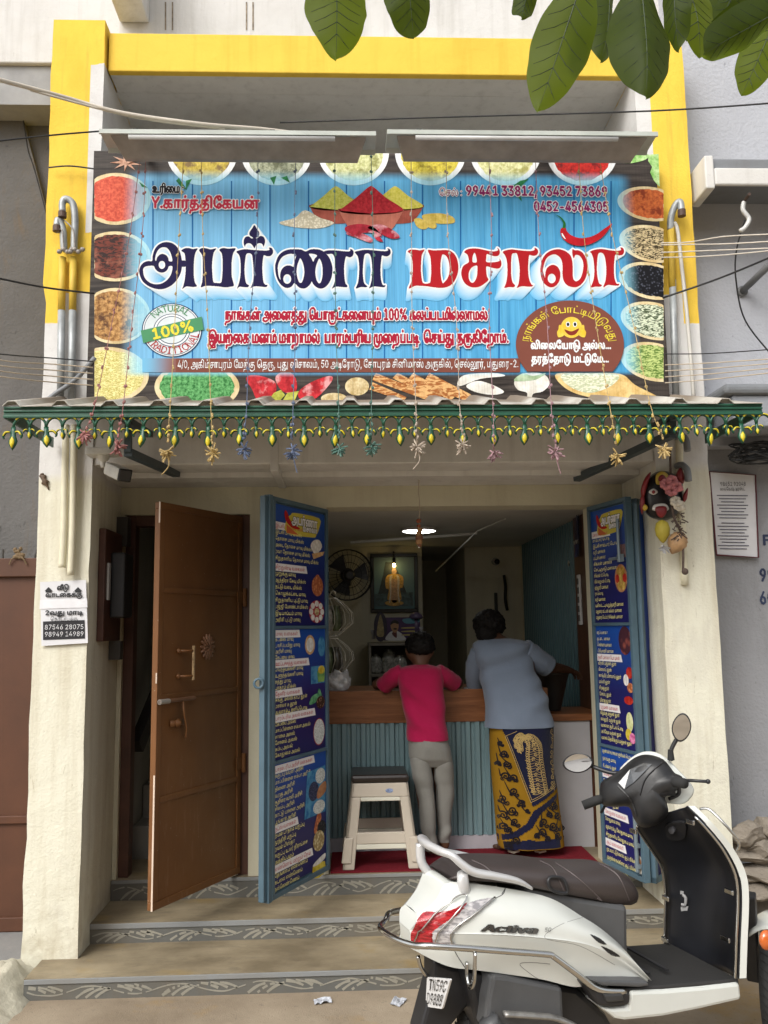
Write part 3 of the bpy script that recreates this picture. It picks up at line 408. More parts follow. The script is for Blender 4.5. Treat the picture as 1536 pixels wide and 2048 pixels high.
# ------------------------------------------------------------------ lettering: outlines -> small quads
_flat = {}; _IDX = {(g[0], g[1]): i for i, g in enumerate(GLYPHS)}
_PRE = {0x0bc6, 0x0bc7, 0x0bc8}; _SPLIT = {0x0bca: (0x0bc6, 0x0bbe), 0x0bcb: (0x0bc7, 0x0bbe)}
def shape(t):
 """put signs that are written before their letter first, join letter + sign where one drawn form exists"""
 ch = []
 for c in map(ord, t):
  if c in _PRE: ch.insert(len(ch)-1, c)
  elif c in _SPLIT: ch.insert(len(ch)-1, _SPLIT[c][0]); ch.append(_SPLIT[c][1])
  else: ch.append(c)
 out = []; x = 0; i = 0
 while i < len(ch):
  k = (ch[i], ch[i+1]) if i+1 < len(ch) and (ch[i], ch[i+1]) in _IDX else (ch[i], 0)
  g = _IDX[k]; i += 2 if k[1] else 1
  out.append((g, x)); x += GLYPHS[g][2]*15.625
 return x, out
def glyph_polys(g):
 if g not in _flat: _flat[g] = [[(c[i]*15.625, c[i+1]*15.625) for i in range(0, len(c), 2)] for c in GLYPHS[g][3:]]
 return _flat[g]
def text_polys(t):
 w, q = shape(t); out = []
 for g, dx in q:
  for p in glyph_polys(g): out.append([(x+dx, y) for x, y in p])
 return w, out
def raster(polys, x0, y0, x1, y1, res, evenodd=False):
 """polygons -> boolean grid of cells (res cells per unit); row 0 at y0"""
 W = max(1, int(math.ceil((x1-x0)*res))); H = max(1, int(math.ceil((y1-y0)*res)))
 D = np.zeros((H, W+1), np.int16)
 for p in polys:
  a = (np.array(p, float)-(x0, y0))*res; b = np.roll(a, -1, 0)
  for (ax, ay), (bx, by) in zip(a, b):
   if ay == by: continue
   s = 1
   if ay > by: ax, ay, bx, by = bx, by, ax, ay; s = -1
   r0 = max(0, math.ceil(ay-.5)); r1 = min(H-1, math.ceil(by-.5)-1)
   if r1 < r0: continue
   rr = np.arange(r0, r1+1); xx = ax+(rr+.5-ay)*(bx-ax)/(by-ay)
   np.add.at(D, (rr, np.clip(np.round(xx).astype(int), 0, W)), s)
 c = np.cumsum(D, 1)[:, :W]
 return (c % 2 != 0) if evenodd else (c != 0)
def dilate(B, r):
 k = int(math.ceil(r)); H, W = B.shape; P = np.zeros((H+2*k, W+2*k), bool); O = P.copy()
 for dy in range(-k, k+1):
  for dx in range(-k, k+1):
   if dx*dx+dy*dy <= r*r+.3: O[k+dy:k+dy+H, k+dx:k+dx+W] |= B
 return O, k
def runs_to(mb, B, x0, y0, res, fn):
 """grid -> quads; identical runs of consecutive rows merge; fn(x, y) -> 3D point"""
 H = B.shape[0]; open_ = {}; rect = []
 for r in range(H+1):
  cur = set()
  if r < H:
   d = np.diff(np.concatenate(([0], B[r].astype(np.int8), [0])))
   cur = set(zip(np.where(d == 1)[0].tolist(), np.where(d == -1)[0].tolist()))
  for k in list(open_):
   if k not in cur: rect.append((k[0], k[1], open_.pop(k), r))
  for k in cur:
   if k not in open_: open_[k] = r
 vs = []; fs = []
 for a, b, r0, r1 in rect:
  xa, xb, ya, yb = x0+a/res, x0+b/res, y0+r0/res, y0+r1/res; i = len(vs)
  vs += [fn(xa, ya), fn(xb, ya), fn(xb, yb), fn(xa, yb)]; fs.append((i, i+1, i+2, i+3))
 mb.add(vs, fs)
def write(mb, t, u0, u1, v, hgt, fn, bold=0., rows=16, out=0., mbo=None, fno=None, arc=None):
 """set string t between u0 and u1 on baseline v (v grows upwards), em-height hgt; bold/out in em fractions"""
 w, P = text_polys(t); sx = (u1-u0)/w; sy = hgt/1000
 xs = [x for p in P for x, y in p]; ys = [y for p in P for x, y in p]
 res = rows/1000.
 x0, y0, x1, y1 = min(xs)-5, min(ys)-5, max(xs)+5, max(ys)+5
 q = [[(x*sx/sy, y) for x, y in p] for p in P]
 x0, x1 = x0*sx/sy, x1*sx/sy
 B = raster(q, x0, y0, x1, y1, res)
 def put(m, BB, k, f):
  g = (lambda x, y: f(u0+x*sy, v+y*sy)) if arc is None else (lambda x, y: f(*arc(u0+x*sy, v+y*sy)))
  runs_to(m, BB, x0-k/res, y0-k/res, res, g)
 if bold: Bb, k = dilate(B, bold*rows)
 else: Bb, k = B, 0
 put(mb, Bb, k, fn)
 if mbo is not None:
  Bo, k2 = dilate(B, (bold+out)*rows); put(mbo, Bo, k2, fno)
# ------------------------------------------------------------------ ground and the shop building
CREAM = (.70, .68, .56); WHITE = (.66, .65, .63); YEL = (.82, .565, .075)
def ground_mat():
 t = NT('street cement')
 c = t.mix(t.ramp(t.noise(1.3, 6, .6), [(.35, 0), (.7, 1)]), (.23, .18, .125), (.43, .355, .26))
 c = t.mix(t.math('MULTIPLY', t.ramp(t.noise(2.1, 5, .65), [(.56, 0), (.68, 1)]), .55), c, (.33, .20, .055))
 c = t.mix(t.math('MULTIPLY', t.ramp(t.noise(55, 3, .7), [(.6, 0), (.75, 1)]), .5), c, (.10, .085, .07))
 t.base(c).set(.85, 0, .3).bump(t.math('ADD', t.noise(40, 5), t.noise(160, 2)), .35, .006); return t.m
def tread_mat():
 t = NT('oxide cement')
 c = t.mix(t.ramp(t.noise(2.2, 6, .6, (1, 1.6, 1)), [(.35, 0), (.7, 1)]), (.165, .13, .08), (.37, .305, .20))
 c = t.mix(t.math('MULTIPLY', t.ramp(t.noise(9, 6, .7, (.5, 1.5, 1), 1.), [(.52, 0), (.7, 1)]), .45), c, (.11, .095, .07))
 c = t.mix(t.math('MULTIPLY', t.ramp(t.noise(3.4, 5, .6), [(.57, 0), (.70, 1)]), .5), c, (.30, .20, .06))
 c = t.mix(t.math('MULTIPLY', t.ramp(t.noise(70, 3, .7), [(.62, 0), (.75, 1)]), .4), c, (.09, .075, .06))
 t.base(c).set(.62, 0, .4).bump(t.noise(30, 5), .2, .004); return t.m
M_GROUND = ground_mat(); M_TREAD = tread_mat()
M_RISER = plaster('riser oxide', (.125, .125, .115), (.17, .13, .08), .6, .25, 30, .2, .3, .65)
M_NOSE = plaster('step nosing', (.24, .25, .25), (.20, .16, .10), .5, .25, 30, .1, .3, .6)
M_KOLAM = plaster('chalk paint', (.30, .285, .235), (.17, .15, .11), .6, .2, 60, .1, .5)
M_CREAM = plaster('cream plaster', CREAM, (.42, .36, .24), .30, .55, 26, .25, .25)
M_CREAMS = plaster('cream wall', (.62, .59, .45), (.34, .29, .19), .30, .3, 40, .3, .25)
M_WHITE = plaster('white wash', WHITE, (.36, .34, .30), .35, .4, 30, .45, .25)
M_GREYW = plaster('grey white beam', (.74, .73, .70), (.30, .28, .25), .4, .3, 30, .3, .3)
M_YEL = plaster('yellow paint', YEL, (.62, .36, .03), .35, .35, 30, .45, .12, .75)
def pillar_mat(name, left):
 t = NT(name); wp = t.wpos()
 zz = t.math('ADD', wp[2], t.math('MULTIPLY', t.math('SUBTRACT', t.noise(7, 4), .5), .07))
 yel = t.mix(t.ramp(t.noise(2.5, 6, .65, (1, 1, .4)), [(.4, 0), (.75, 1)]), YEL, (.64, .40, .04))
 yel = t.mix(t.math('MULTIPLY', t.ramp(t.noise(8, 5, .7, (3, 3, .2)), [(.55, 0), (.75, 1)]), .5), yel, (.45, .28, .05))
 cre = t.mix(t.math('MULTIPLY', t.ramp(t.noise(5, 5, .6, (3, 3, .25)), [(.45, 0), (.75, 1)]), .6), CREAM, (.47, .41, .29))
 cre = t.mix(t.math('MULTIPLY', t.ramp(t.noise(2.3, 7, .7, (1, 1, .6), .6), [(.52, 0), (.6, 1)]), .3), cre, (.52, .49, .42))
 cre = t.mix(t.math('MULTIPLY', t.ramp(t.noise(13, 6, .75, (2.5, 2.5, .5), 1.5), [(.63, 0), (.67, 1)]), .5), cre, (.33, .28, .19))
 whi = t.mix(t.math('MULTIPLY', t.ramp(t.noise(6, 5, .6), [(.45, 0), (.75, 1)]), .5), WHITE, (.44, .40, .38))
 side = t.math('LESS_THAN', wp[0], -1.462) if left else t.math('GREATER_THAN', wp[0], 1.775)
 thr = t.math('SUBTRACT', 3.33, t.math('MULTIPLY', side, .16))
 isY = t.sstep(t.math('SUBTRACT', zz, thr), -.004, .004)
 isW = t.sstep(zz, 2.33 if left else 2.36, 2.40 if left else 2.44)
 edge = t.math('GREATER_THAN', wp[0], -1.352) if left else t.math('LESS_THAN', wp[0], 1.662)
 strip = t.math('MULTIPLY', edge, t.math('MULTIPLY', t.math('GREATER_THAN', zz, 3.66), t.math('LESS_THAN', zz, 4.60)))
 c = t.mix(isW, cre, whi); c = t.mix(isY, c, yel); c = t.mix(strip, c, whi)
 spk = t.ramp(t.noise(34, 3, .7), [(.66, 0), (.74, 1)]); c = t.mix(t.math('MULTIPLY', spk, .22), c, (.3, .25, .16))
 lump = t.math('MULTIPLY', t.noise(20, 6, .65), t.math('ADD', .35, t.math('MULTIPLY', t.sstep(zz, 2.6, .2), .5)))
 c = t.mix(t.math('MULTIPLY', t.math('MULTIPLY', t.sstep(t.math('ADD', wp[2], t.math('MULTIPLY', t.noise(4, 4), .5)), .75, .25), t.ramp(t.noise(11, 5, .65), [(.4, 0), (.65, 1)])), .55), c, (.36, .30, .19))
 t.base(c).set(.85, 0, .25).bump(t.math('ADD', lump, t.math('MULTIPLY', t.noise(80, 3), .25)), .42, .014); return t.m
g = MB(); g.box(-60, 60, -40, 60, -.3, 0)
g.build('ground', M_GROUND, kind='structure')
SHOP = thing('shop_building', 'narrow cream and yellow spice shop front with painted steps between two grey buildings', 'shop', (0, YW, 0))
def B(name, boxes, mat, parent=SHOP, **k):
 m = MB()
 for b in boxes: m.box(*b)
 return m.build(name, mat, parent, **k)
# pillars with rough edges
def pillar(x0, x1, z1, left):
 m = MB(); n = 46
 for i in range(n+1): pass
 rings = []
 for i in range(n+1):
  z = z1*i/n; q = .006
  j = lambda k: nz(k*3.1+x0, z*6, 1)*q+nz(k*1.7, z*21, 3)*q*.7
  t = .012*(z > 3.34)                                   # thicker upper coat
  rings.append([(x0+j(1)-t*left*1.3, YP+j(2)*.5-t*.3, z), (x1+j(3), YP+j(4)*.5-t*.3, z), (x1+j(3), YW+.25, z), (x0+j(1)-t*left, YW+.25, z)])
 m.loft(rings); return m.build('pillar', pillar_mat('pillar paint '+('a' if left else 'b'), left), SHOP)
pillar(-1.542, -1.282, 4.86, 1); pillar(1.58, 1.858, 4.84, 0)
top = MB()                                                    # broken mortar on the pillar heads
for i in range(14):
 x = -1.52+.016*i+random.uniform(-.004, .004)
 top.ball((x, YP+.03+random.random()*.1, 4.855+random.random()*.01), (.016, .03, .014), 6, 4)
top.build('pillar_cap', M_YEL, SHOP)
B('top_beam', [(-1.272, 1.582, YP+.035, YP+.078, 4.592, 4.815)], M_YEL, bevel=.006); B('beam_core', [(-1.272, 1.582, YP+.0785, YP+.24, 4.599, 4.81)], M_GREYW)
B('upper_wall', [(-1.29, 2.2, YP+.30, YP+.55, 4.722, 6.4)], M_WHITE)
B('roof_beam', [(-1.29, -1.12, YP-.10, YP+.2985, 5.07, 5.6)], M_WHITE, bevel=.01)
B('balcony_ceiling', [(-1.282, 1.58, YP+.2402, 6.1, 4.597, 4.72)], M_GREYW)
B('balcony_wall', [(-1.282, 1.58, 6.1, 6.2, 2.9, 4.72)], M_GREYW)
st = MB()                                                     # rust-stained joints on the upper wall
for px in (331, 345, 493, 506):
 a = PY(px, 4, YP+.297); b = PY(px, 60, YP+.297); st.quad(a+Vector((-.004, 0, 0)), a+Vector((.004, 0, 0)), b+Vector((.004, 0, 0)), b+Vector((-.004, 0, 0)))
st.build('wall_joint', flat('rust stain', (.26, .21, .15), .9, var=.5, vsc=40), SHOP)
B('parapet', [(-1.281, 1.579, YP+.10, YP+.22, 2.80, 4.05)], M_GREYW)
B('lintel_beam', [(-1.281, 1.579, YP+.012, YP+.25, 2.432, 2.798)], M_GREYW, bevel=.006)
B('porch_ceiling', [(-1.281, 1.579, YP+.2502, YW+.1, 2.405, 2.60)], M_GREYW)
B('ceiling_strip', [(-.395, -.352, YP+.008, YW-.001, 2.395, 2.62)], M_WHITE, bevel=.004)
XO0, XO1, ZO = -.125, 1.50, 2.285
XD0, XD1, ZD = -1.257, -.557, 2.25
B('front_wall', [(XD0-.024, XD1, YW, YW+.2, ZD, 2.404), (XD1, XO0, YW, YW+.2, ZF, 2.404), (XO0, 1.579, YW, YW+.2, ZO, 2.404),
    (1.401, 1.579, YW, YW+.2, ZF, ZO), (XD0-.024, XD0, YW, YW+.2, ZF, ZD)], M_CREAMS)
# steps
B('step', [(XD0-.024, 1.579, YW-.012, YW+.6, Z2, ZF)], M_RISER)
B('step', [(-1.283, 1.60, Y2, YW-.0122, Z3, Z2)], M_RISER)
B('step', [(-1.445, 2.35, Y3, YW-.013, 0, Z3)], M_RISER)
B('tread', [(-1.283, 1.60, Y2+.002, YW-.0125, Z2+.0005, Z2+.004), (-1.445, 2.35, Y3+.002, Y2-.0005, Z3+.0005, Z3+.004),
   (XD0-.024, 1.579, YW-.010, YW+.6, ZF+.0005, ZF+.004)], M_TREAD)
B('step_nosing', [(-1.281, 1.598, Y2-.006, Y2+.001, Z2-.022, Z2+.003), (-1.443, 2.348, Y3-.006, Y3+.001, Z3-.019, Z3+.003),
    (XD0-.02, 1.575, YW-.0165, YW-.0115, ZF-.016, ZF+.003)], M_NOSE, bevel=.003)
def kolam(x0, x1, y, z0, z1, n, ph=0):
 """chalk creeper: a wave with three leaf strokes in each bend"""
 m = MB(); h = (z1-z0); zc = (z0+z1)/2
 N = n*24
 def ribbon(pts, wd):
  for (a, b), (c, d), i in zip(pts[:-1], pts[1:], range(len(pts))):
   if nz(a*60, b*60, y) > .42: continue                # chipped paint
   tx, tz = c-a, d-b; l = math.hypot(tx, tz) or 1; k = wd/2*(.8+.5*nz(a*25, b*25, 2)); nx_, nz_ = -tz/l*k, tx/l*k
   m.quad((a-nx_, y, b-nz_), (a+nx_, y, b+nz_), (c+nx_, y, d+nz_), (c-nx_, y, d-nz_))
 wave = [(x0+(x1-x0)*i/N, zc+.36*h*math.sin(ph+2*math.pi*n*i/N)*(.85+.2*nz(i*.3, 1, y))) for i in range(N+1)]
 ribbon(wave, .0075)
 for k in range(2*n):
  xm = x0+(x1-x0)*(k+.5-ph/math.pi)/(2*n); s = 1 if k % 2 == 0 else -1
  for j in range(3):
   xa = xm+(j-1)*.042+.01*s; 
   pts = [(xa-.036+.07*t*1.1, zc-s*h*(.05)+s*h*(-.44+.62*t+.12*math.sin(t*3)) if s > 0 else zc+h*(.36-.45*t+.12*math.sin(t*2.5))-.06*h) for t in [i/7 for i in range(8)]]
   if x0 < pts[0][0] and pts[-1][0] < x1: ribbon(pts, .014)
 return m
for a in ((XD0-.01, 1.57, YW-.0135, Z2+.006, ZF-.018, 8, .4), (-1.27, 1.59, Y2-.0015, Z3+.012, Z2-.026, 8, 0), (-1.43, 2.33, Y3-.0015, .006, Z3-.02, 10, math.pi)):
 kolam(*a).build('painted_creeper', M_KOLAM, SHOP)
# plaster skirt at the foot of the left pillar
sk = MB()
def skirt(u, v):
 x = -1.95+u*.56; y = 3.72+v*.66+.06*nz(u*3, v*3, 0)
 t = max(0, min(1, (u*.9+v*1.2-.55))); s_ = max(0, 1-max(0, (u-.72))/.28)
 return (x, y, -.02+.12*t*s_*(1+.35*nz(u*9, v*9, 4)+.2*nz(u*31, v*31, 2)))
sk.grid(skirt, 26, 26); sk.build('plaster_skirt', plaster('skirt plaster', (.50, .47, .37), (.28, .23, .16), .6, 1., 22, .2, .5), SHOP, smooth=True)
# stair passage behind the brown door
M_DARKW = plaster('passage wall', (.32, .32, .30), (.12, .11, .1), .5, .3, 30, .4, .3)
B('passage_wall', [(XD0-.10, XD0-.024, YW+.2, 7.2, ZF, 3.2), (XD1, XD1+.08, YW+.2, 7.2, ZF, 3.2), (XD0-.1, XD1+.08, 7.2, 7.3, ZF, 3.4)], M_DARKW)
B('passage_ceiling', [(XD0-.1, XD1+.08, YW+.2, 7.3, 2.5, 2.6)], M_DARKW)
B('inner_stair', [(XD0-.02, XD1-.001, 5.35+.25*i, 5.61+.25*i, ZF, ZF+.19*(i+1)) for i in range(6)], M_DARKW, bevel=.008)
hr = MB(); hr.bar((XD0+.04, 5.16, .95), (XD0+.30, 6.6, 2.3), .06, .09); hr.build('handrail', flat('dark rail', (.02, .018, .016), .5), SHOP)
M_DFR = flat('door frame brown', (.075, .028, .017), .5, var=.25, bump=.15)
B('door_frame', [(XD0, XD0+.055, YW+.03, YW+.12, ZF, ZD), (XD1-.06, XD1, YW+.03, YW+.12, ZF, ZD), (XD0+.055, XD1-.06, YW+.03, YW+.12, ZD-.06, ZD)], M_DFR, bevel=.004)
# ------------------------------------------------------------------ neighbours
def stained(name, a, b, c, amt):
 t = NT(name)
 k = t.mix(t.ramp(t.noise(1.1, 7, .65), [(.35, 0), (.7, 1)]), a, b)
 k = t.mix(t.math('MULTIPLY', t.ramp(t.noise(3.2, 6, .7, (1.6, 1.6, .5), .8), [(.55, 0), (.72, 1)]), amt), k, c)
 k = t.mix(t.math('MULTIPLY', t.ramp(t.noise(26, 4, .7, (1, 1, .5)), [(.64, 0), (.74, 1)]), .55), k, tuple(v*.35 for v in a))
 t.base(k).set(.9, 0, .2).bump(t.math('ADD', t.noise(14, 6), t.noise(60, 3)), .4, .012); return t.m
M_LW = stained('old grey wall', (.105, .103, .105), (.15, .147, .149), (.13, .10, .075), .35)
M_LW2 = stained('old grey wall stained', (.10, .096, .093), (.15, .145, .14), (.16, .115, .07), .6)
LB = thing('neighbour_building', 'old dark grey stained building with a crack, left of the yellow pillar', 'building', (-2.4, 5.2, 0))
B('rear_wall', [(-5, -1.545, 5.15, 5.35, -.1, 4.72)], M_LW, LB)
B('eave', [(-5, -1.30, 4.90, 5.14, 4.97, 5.9)], M_WHITE, LB, bevel=.008)
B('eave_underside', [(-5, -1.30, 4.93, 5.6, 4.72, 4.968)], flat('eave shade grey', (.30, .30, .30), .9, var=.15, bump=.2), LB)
sw = MB(); a0 = PY(-12, 60, 5.1); a1 = PY(96, 430, 5.1); a2 = PY(100, 640, 5.1)
sw.prism([(-2.6, 5.10, 0), (-1.60, 5.10, 0), (-1.60, 5.10, 3.30), (a1.x, 5.10, a1.z), ((a0.x*.6+a1.x*.4)+.02, 5.10, a0.z*.6+a1.z*.4), (a0.x, 5.10, a0.z), (-2.6, 5.10, a0.z)], (0, .045, 0))
sw.build('buttress_wall', M_LW2, LB)
ck = MB(); pts = crv([PY(x, y, 5.098) for x, y in ((2, 82), (14, 112), (24, 140), (30, 182), (42, 215), (50, 262), (56, 300), (66, 330), (78, 372), (92, 425))], 4)
ck.tube([(p[0]+.006*nz(i, 3, 1), p[1], p[2]) for i, p in enumerate(pts)], [.003+.003*abs(nz(i*.7, 0, 5)) for i in range(len(pts))], 4)
ck.build('wall_crack', flat('crack dark', (.03, .03, .03), .9), LB)
# gate
GT = thing('metal_gate', 'brown sheet metal gate with short spikes left of the shop pillar', 'gate', (-1.9, 4.78, .06))
M_GATE = flat('gate brown', (.085, .030, .012), .6, var=.2, vsc=4, bump=.08)
B('gate_leaf', [(-3.2, -1.56, 4.80, 4.82, .1, 1.99)], M_GATE, GT)
B('gate_frame', [(-3.2, -1.56, 4.775, 4.7995, 1.90, 2.0), (-3.2, -1.56, 4.775, 4.7995, .09, .16), (-3.2, -1.56, 4.78, 4.7995, .62, .66), (-1.60, -1.56, 4.775, 4.799, .161, 1.899)], M_GATE, GT, bevel=.004)
for px, lean in ((5, 0), (66, .02)):
 m = MB(); p = PY(px, 1130, 4.79); m.tube([p, (p.x+lean, p.y, p.z+.085)], .006, 6); m.build('spike', flat('dark iron', (.05, .045, .04), .6), GT)
m = MB()
for i in range(9):
 p = PY(38, 1120, 4.78); m.ball((p.x+random.uniform(-.02, .02), p.y-.01, p.z+i*.006+random.uniform(0, .02)), (.022-.0015*i, .014, .012), 7, 5)
for s in (-1, 1): m.tube(crv([(p.x, p.y-.015, p.z+.02), (p.x+s*.03, p.y-.02, p.z+.005), (p.x+s*.045, p.y-.015, p.z-.025)], 4), .004, 5)
m.build('rope_knot', flat('coir rope', (.16, .11, .06), .9, bump=.5), GT)
B('gate_sill', [(-3.2, -1.547, 4.36, 4.98, -.02, .088)], plaster('sill cement', (.2, .2, .2), (.33, .31, .28), .5, .4), GT)
# right building
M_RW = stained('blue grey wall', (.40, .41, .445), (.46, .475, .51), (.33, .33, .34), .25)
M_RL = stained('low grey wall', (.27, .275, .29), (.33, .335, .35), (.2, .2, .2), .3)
M_RWHT = plaster('ledge white', (.70, .69, .66), (.35, .33, .30), .3, .3)
M_RGR = plaster('ledge grey', (.22, .235, .25), (.13, .12, .11), .4, .3)
RB = thing('neighbour_building', 'light blue grey building with concrete sunshade ledges, right of the yellow pillar', 'building', (3, 4.7, 0))
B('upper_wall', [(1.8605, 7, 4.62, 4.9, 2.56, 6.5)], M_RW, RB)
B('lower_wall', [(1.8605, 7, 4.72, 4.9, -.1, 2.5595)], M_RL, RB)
B('sunshade', [(1.885, 7, 4.26, 4.6195, 3.955, 4.03)], M_RGR, RB, bevel=.01)
B('sunshade_face', [(1.93, 7, 4.235, 4.2595, 3.87, 3.965), (1.880, 1.929, 4.236, 4.45, 3.85, 4.034)], M_RWHT, RB, bevel=.008)
B('sunshade', [(1.90, 7, 4.22, 4.6195, 2.745, 2.80)], M_RGR, RB, bevel=.02)
B('sunshade_face', [(1.95, 7, 4.25, 4.50, 2.58, 2.7445)], plaster('ledge blue grey', (.33, .35, .385), (.2, .2, .2), .4, .3), RB, bevel=.01)
# painted characters on the lower right wall
wr = MB()
M_INK = flat('sign painter blue', (.03, .045, .10), .8, var=.3)
def wallw(px0, px1, py, hpx, s):
 a = PY(px0, py, 4.717); b = PY(px1, py, 4.717); write(wr, s, a.x, b.x, a.z, abs(a.z-PY(px0, py-hpx, 4.717).z)*1.38, lambda x, z: (x, 4.717, z), .04, 30)
wallw(1524, 1556, 1090, 20, 'F.'); wallw(1519, 1551, 1162, 24, '99'); wallw(1519, 1551, 1208, 24, '60')
wr.build('painted_number', M_INK, RB)
pp = MB(); pp.tube([PY(1560, 510, 4.30), PY(1484, 583, 4.61)], .019, 10); pp.lathe([(.03, 0), (.03, .01)], PY(1484, 583, 4.612), (0, -1, 0))
pp.build('drain_pipe', flat('grey pvc', (.16, .165, .17), .5), RB, smooth=True)
hk = MB(); hk.tube([PY(1488, 404, 4.24), PY(1499, 388, 4.12)], .008, 8); hk.build('iron_hook', flat('rusty rod', (.06, .035, .025), .8), RB)
# rubble
M_STONE = stained('rubble stone', (.19, .165, .135), (.29, .25, .20), (.10, .085, .065), .6)
stones = [(1492, 1668, .10, .07, 'pointed buff stone at the top of the heap behind the scooter'), (1512, 1690, .085, .06, None), (1530, 1655, .09, .07, None), (1526, 1700, .10, .06, None),
    (1540, 1720, .09, .05, None), (1496, 1712, .13, .035, None), (1528, 1748, .16, .05, None), (1500, 1745, .11, .04, None), (1545, 1775, .14, .06, None), (1508, 1782, .12, .05, None), (1560, 1690, .1, .08, None), (1480, 1700, .06, .05, None)]
for i, (px, py, r, h, lb) in enumerate(stones):
 p = PY(px, py, 4.42+.02*(i % 3)); bm = bmesh.new(); bmesh.ops.create_icosphere(bm, subdivisions=3, radius=1)
 pl = [(Vector((random.gauss(0, 1), random.gauss(0, 1), random.gauss(0, 1))).normalized(), random.uniform(.55, .85)) for _ in range(9)]
 m = MB()
 for v in bm.verts:
  c = Vector(v.co)
  for nn, dd in pl:
   e = c.dot(nn)
   if e > dd: c -= nn*(e-dd)
  c *= 1+.05*nz(c.x*3+i, c.y*3, c.z*3)
  c *= 1+.09*nz(c.x*9+i, c.y*9, c.z*9)+.06*nz(c.x*22, c.y*22, c.z*22+i); c = Vector((c.x*r, c.y*r*.8, c.z*h)); c.rotate(Matrix.Rotation(random.Random(i).uniform(-.3, .3), 3, 'Y')); v.co = p+c
 m.add([v.co[:] for v in bm.verts], [[v.index for v in f.verts] for f in bm.faces]); bm.free()
 where = ['topmost pointed buff stone in the rubble heap against the right wall', 'rounded buff stone just left of the rubble heap middle', 'block of rubble at the right edge, leaning on the grey wall', 'chunky rubble stone in the second row beside the right edge',
    'small rubble stone sunk between two larger ones at the right edge', 'thin flat slab under the upper rubble stones', 'long flat slab low in the rubble heap', 'flat rubble slab close to the white scooter shield', 'big low rubble block at the bottom right of the heap', 'low rubble stone nearest the scooter front', 'rubble block half outside the right edge', 'small stone at the left end of the rubble heap'][i]
 m.build('rubble_stone', M_STONE, label=where, cat='stone', group='stones heaped by the right wall')
hp = MB(); hp.grid(lambda u, v: (1.9+u*2.2, 4.25+v*.5, -.01+.42*v*(1+.3*nz(u*9, v*9, 1))+.02*nz(u*30, v*30, 2)), 40, 16)
hp.build('rubble_heap', M_STONE, kind='stuff', label='broken rubble and mortar heaped under the stones by the right wall', cat='rubble')
OPP = thing('house', 'plain beige house across the street, only seen reflected in the mirrors', 'house', (0, -9, 0))
B('house_wall', [(-8, 9, -9.6, -9, 0, 6)], plaster('far house', (.58, .48, .38)), OPP); B('window', [(x, x+1.1, -8.999, -8.97, 1.2, 2.6) for x in (-5, -1.5, 2, 5.5)], flat('far window', (.03, .035, .04), .2), OPP); B('sunshade', [(-8, 9, -8.999, -8.4, 2.9, 3.05)], M_WHITE, OPP)
# ------------------------------------------------------------------ the printed shop banner (flat print: thin layers on one board)
BAN = thing('shop_banner', 'big printed vinyl banner with blue planks, spice bowls and large Tamil lettering above the awning', 'signboard', (.18, YB, 2.745))
LY = lambda k: YB-.0003-.0005*k
def bp(px, py, k=0): p = PY(px, py, YB); return Vector((p.x, LY(k), p.z))
BX0, BZ1 = PY(188, 304, YB).x, PY(760, 306, YB).z; BX1, BZ0 = PY(1328, 600, YB).x, PY(760, 803, YB).z
RX0, RX1, RZ1, RZ0 = PY(262, 560, YB).x, PY(1258, 560, YB).x, PY(760, 352, YB).z, PY(760, 748, YB).z
def blue_mask(t, grow=0., soft=.05):
 q = t.wpos()
 m = t.math('MULTIPLY', t.sstep(q[0], RX0-soft-grow, RX0+soft-grow), t.sstep(q[0], RX1+soft+grow, RX1-soft+grow))
 n = t.math('MULTIPLY', t.sstep(q[2], RZ1+soft*.6+grow, RZ1-soft*.6+grow), t.sstep(q[2], RZ0-soft*.3-grow, RZ0+soft*.3-grow))
 return t.math('MULTIPLY', m, n)
def vinyl(t, c, rough=.5):
 rib = t.ramp(t.noise(140, 1, .5, (1, 1, .01)), [(.35, .90), (.65, 1.03)])
 t.base(t.mix(1., c, rib, 'MULTIPLY')).set(rough, 0, .18); return t.m
t = NT('banner print ground')
wood = t.mix(t.ramp(t.noise(9, 5, .6, (.35, 1, 5)), [(.35, 0), (.7, 1)]), (.018, .014, .012), (.085, .07, .06))
blue = t.mix(t.ramp(t.noise(6, 6, .6, (7, 1, .35)), [(.35, 0), (.65, 1)]), (.055, .30, .56), (.11, .42, .70))
q = t.wpos()
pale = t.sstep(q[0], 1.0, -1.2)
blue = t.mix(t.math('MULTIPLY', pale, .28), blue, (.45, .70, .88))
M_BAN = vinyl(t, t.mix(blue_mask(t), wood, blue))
def stuffmat(name, a, b, sc_=60, kind='noise', c=None, fade=True):
 t = NT(name)
 if kind == 'noise': f = t.ramp(t.noise(sc_, 5, .65), [(.38, 0), (.62, 1)])
 elif kind == 'stick': f = t.ramp(t.noise(sc_, 2, .5, (1, 1, 2.6), 1.5), [(.44, 0), (.56, 1)])
 elif kind == 'grain': f = t.ramp(t.voro(sc_), [(.15, 1), (.6, 0)])
 else: f = t.ramp(t.voro(sc_), [(.2, 1), (.45, 0)])
 k = t.mix(f, a, b)
 if c: k = t.mix(t.ramp(t.noise(sc_*.35, 4, .6), [(.52, 0), (.62, 1)]), k, c)
 if fade: k = t.mix(t.math('MULTIPLY', blue_mask(t, .0, .06), .8), k, (.30, .68, .86))
 return vinyl(t, k)
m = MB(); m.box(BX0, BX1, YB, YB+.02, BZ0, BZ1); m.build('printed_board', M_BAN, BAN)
m = MB(); m.box(BX0+.01, BX1-.01, YB+.021, YB+.065, BZ0+.02, BZ0+.06); m.box(BX0+.01, BX1-.01, YB+.021, YB+.065, BZ1-.06, BZ1-.02)
m.build('board_frame', flat('frame tube', (.2, .2, .2), .5), BAN)
PR = {}                                                            # one mesh per ink
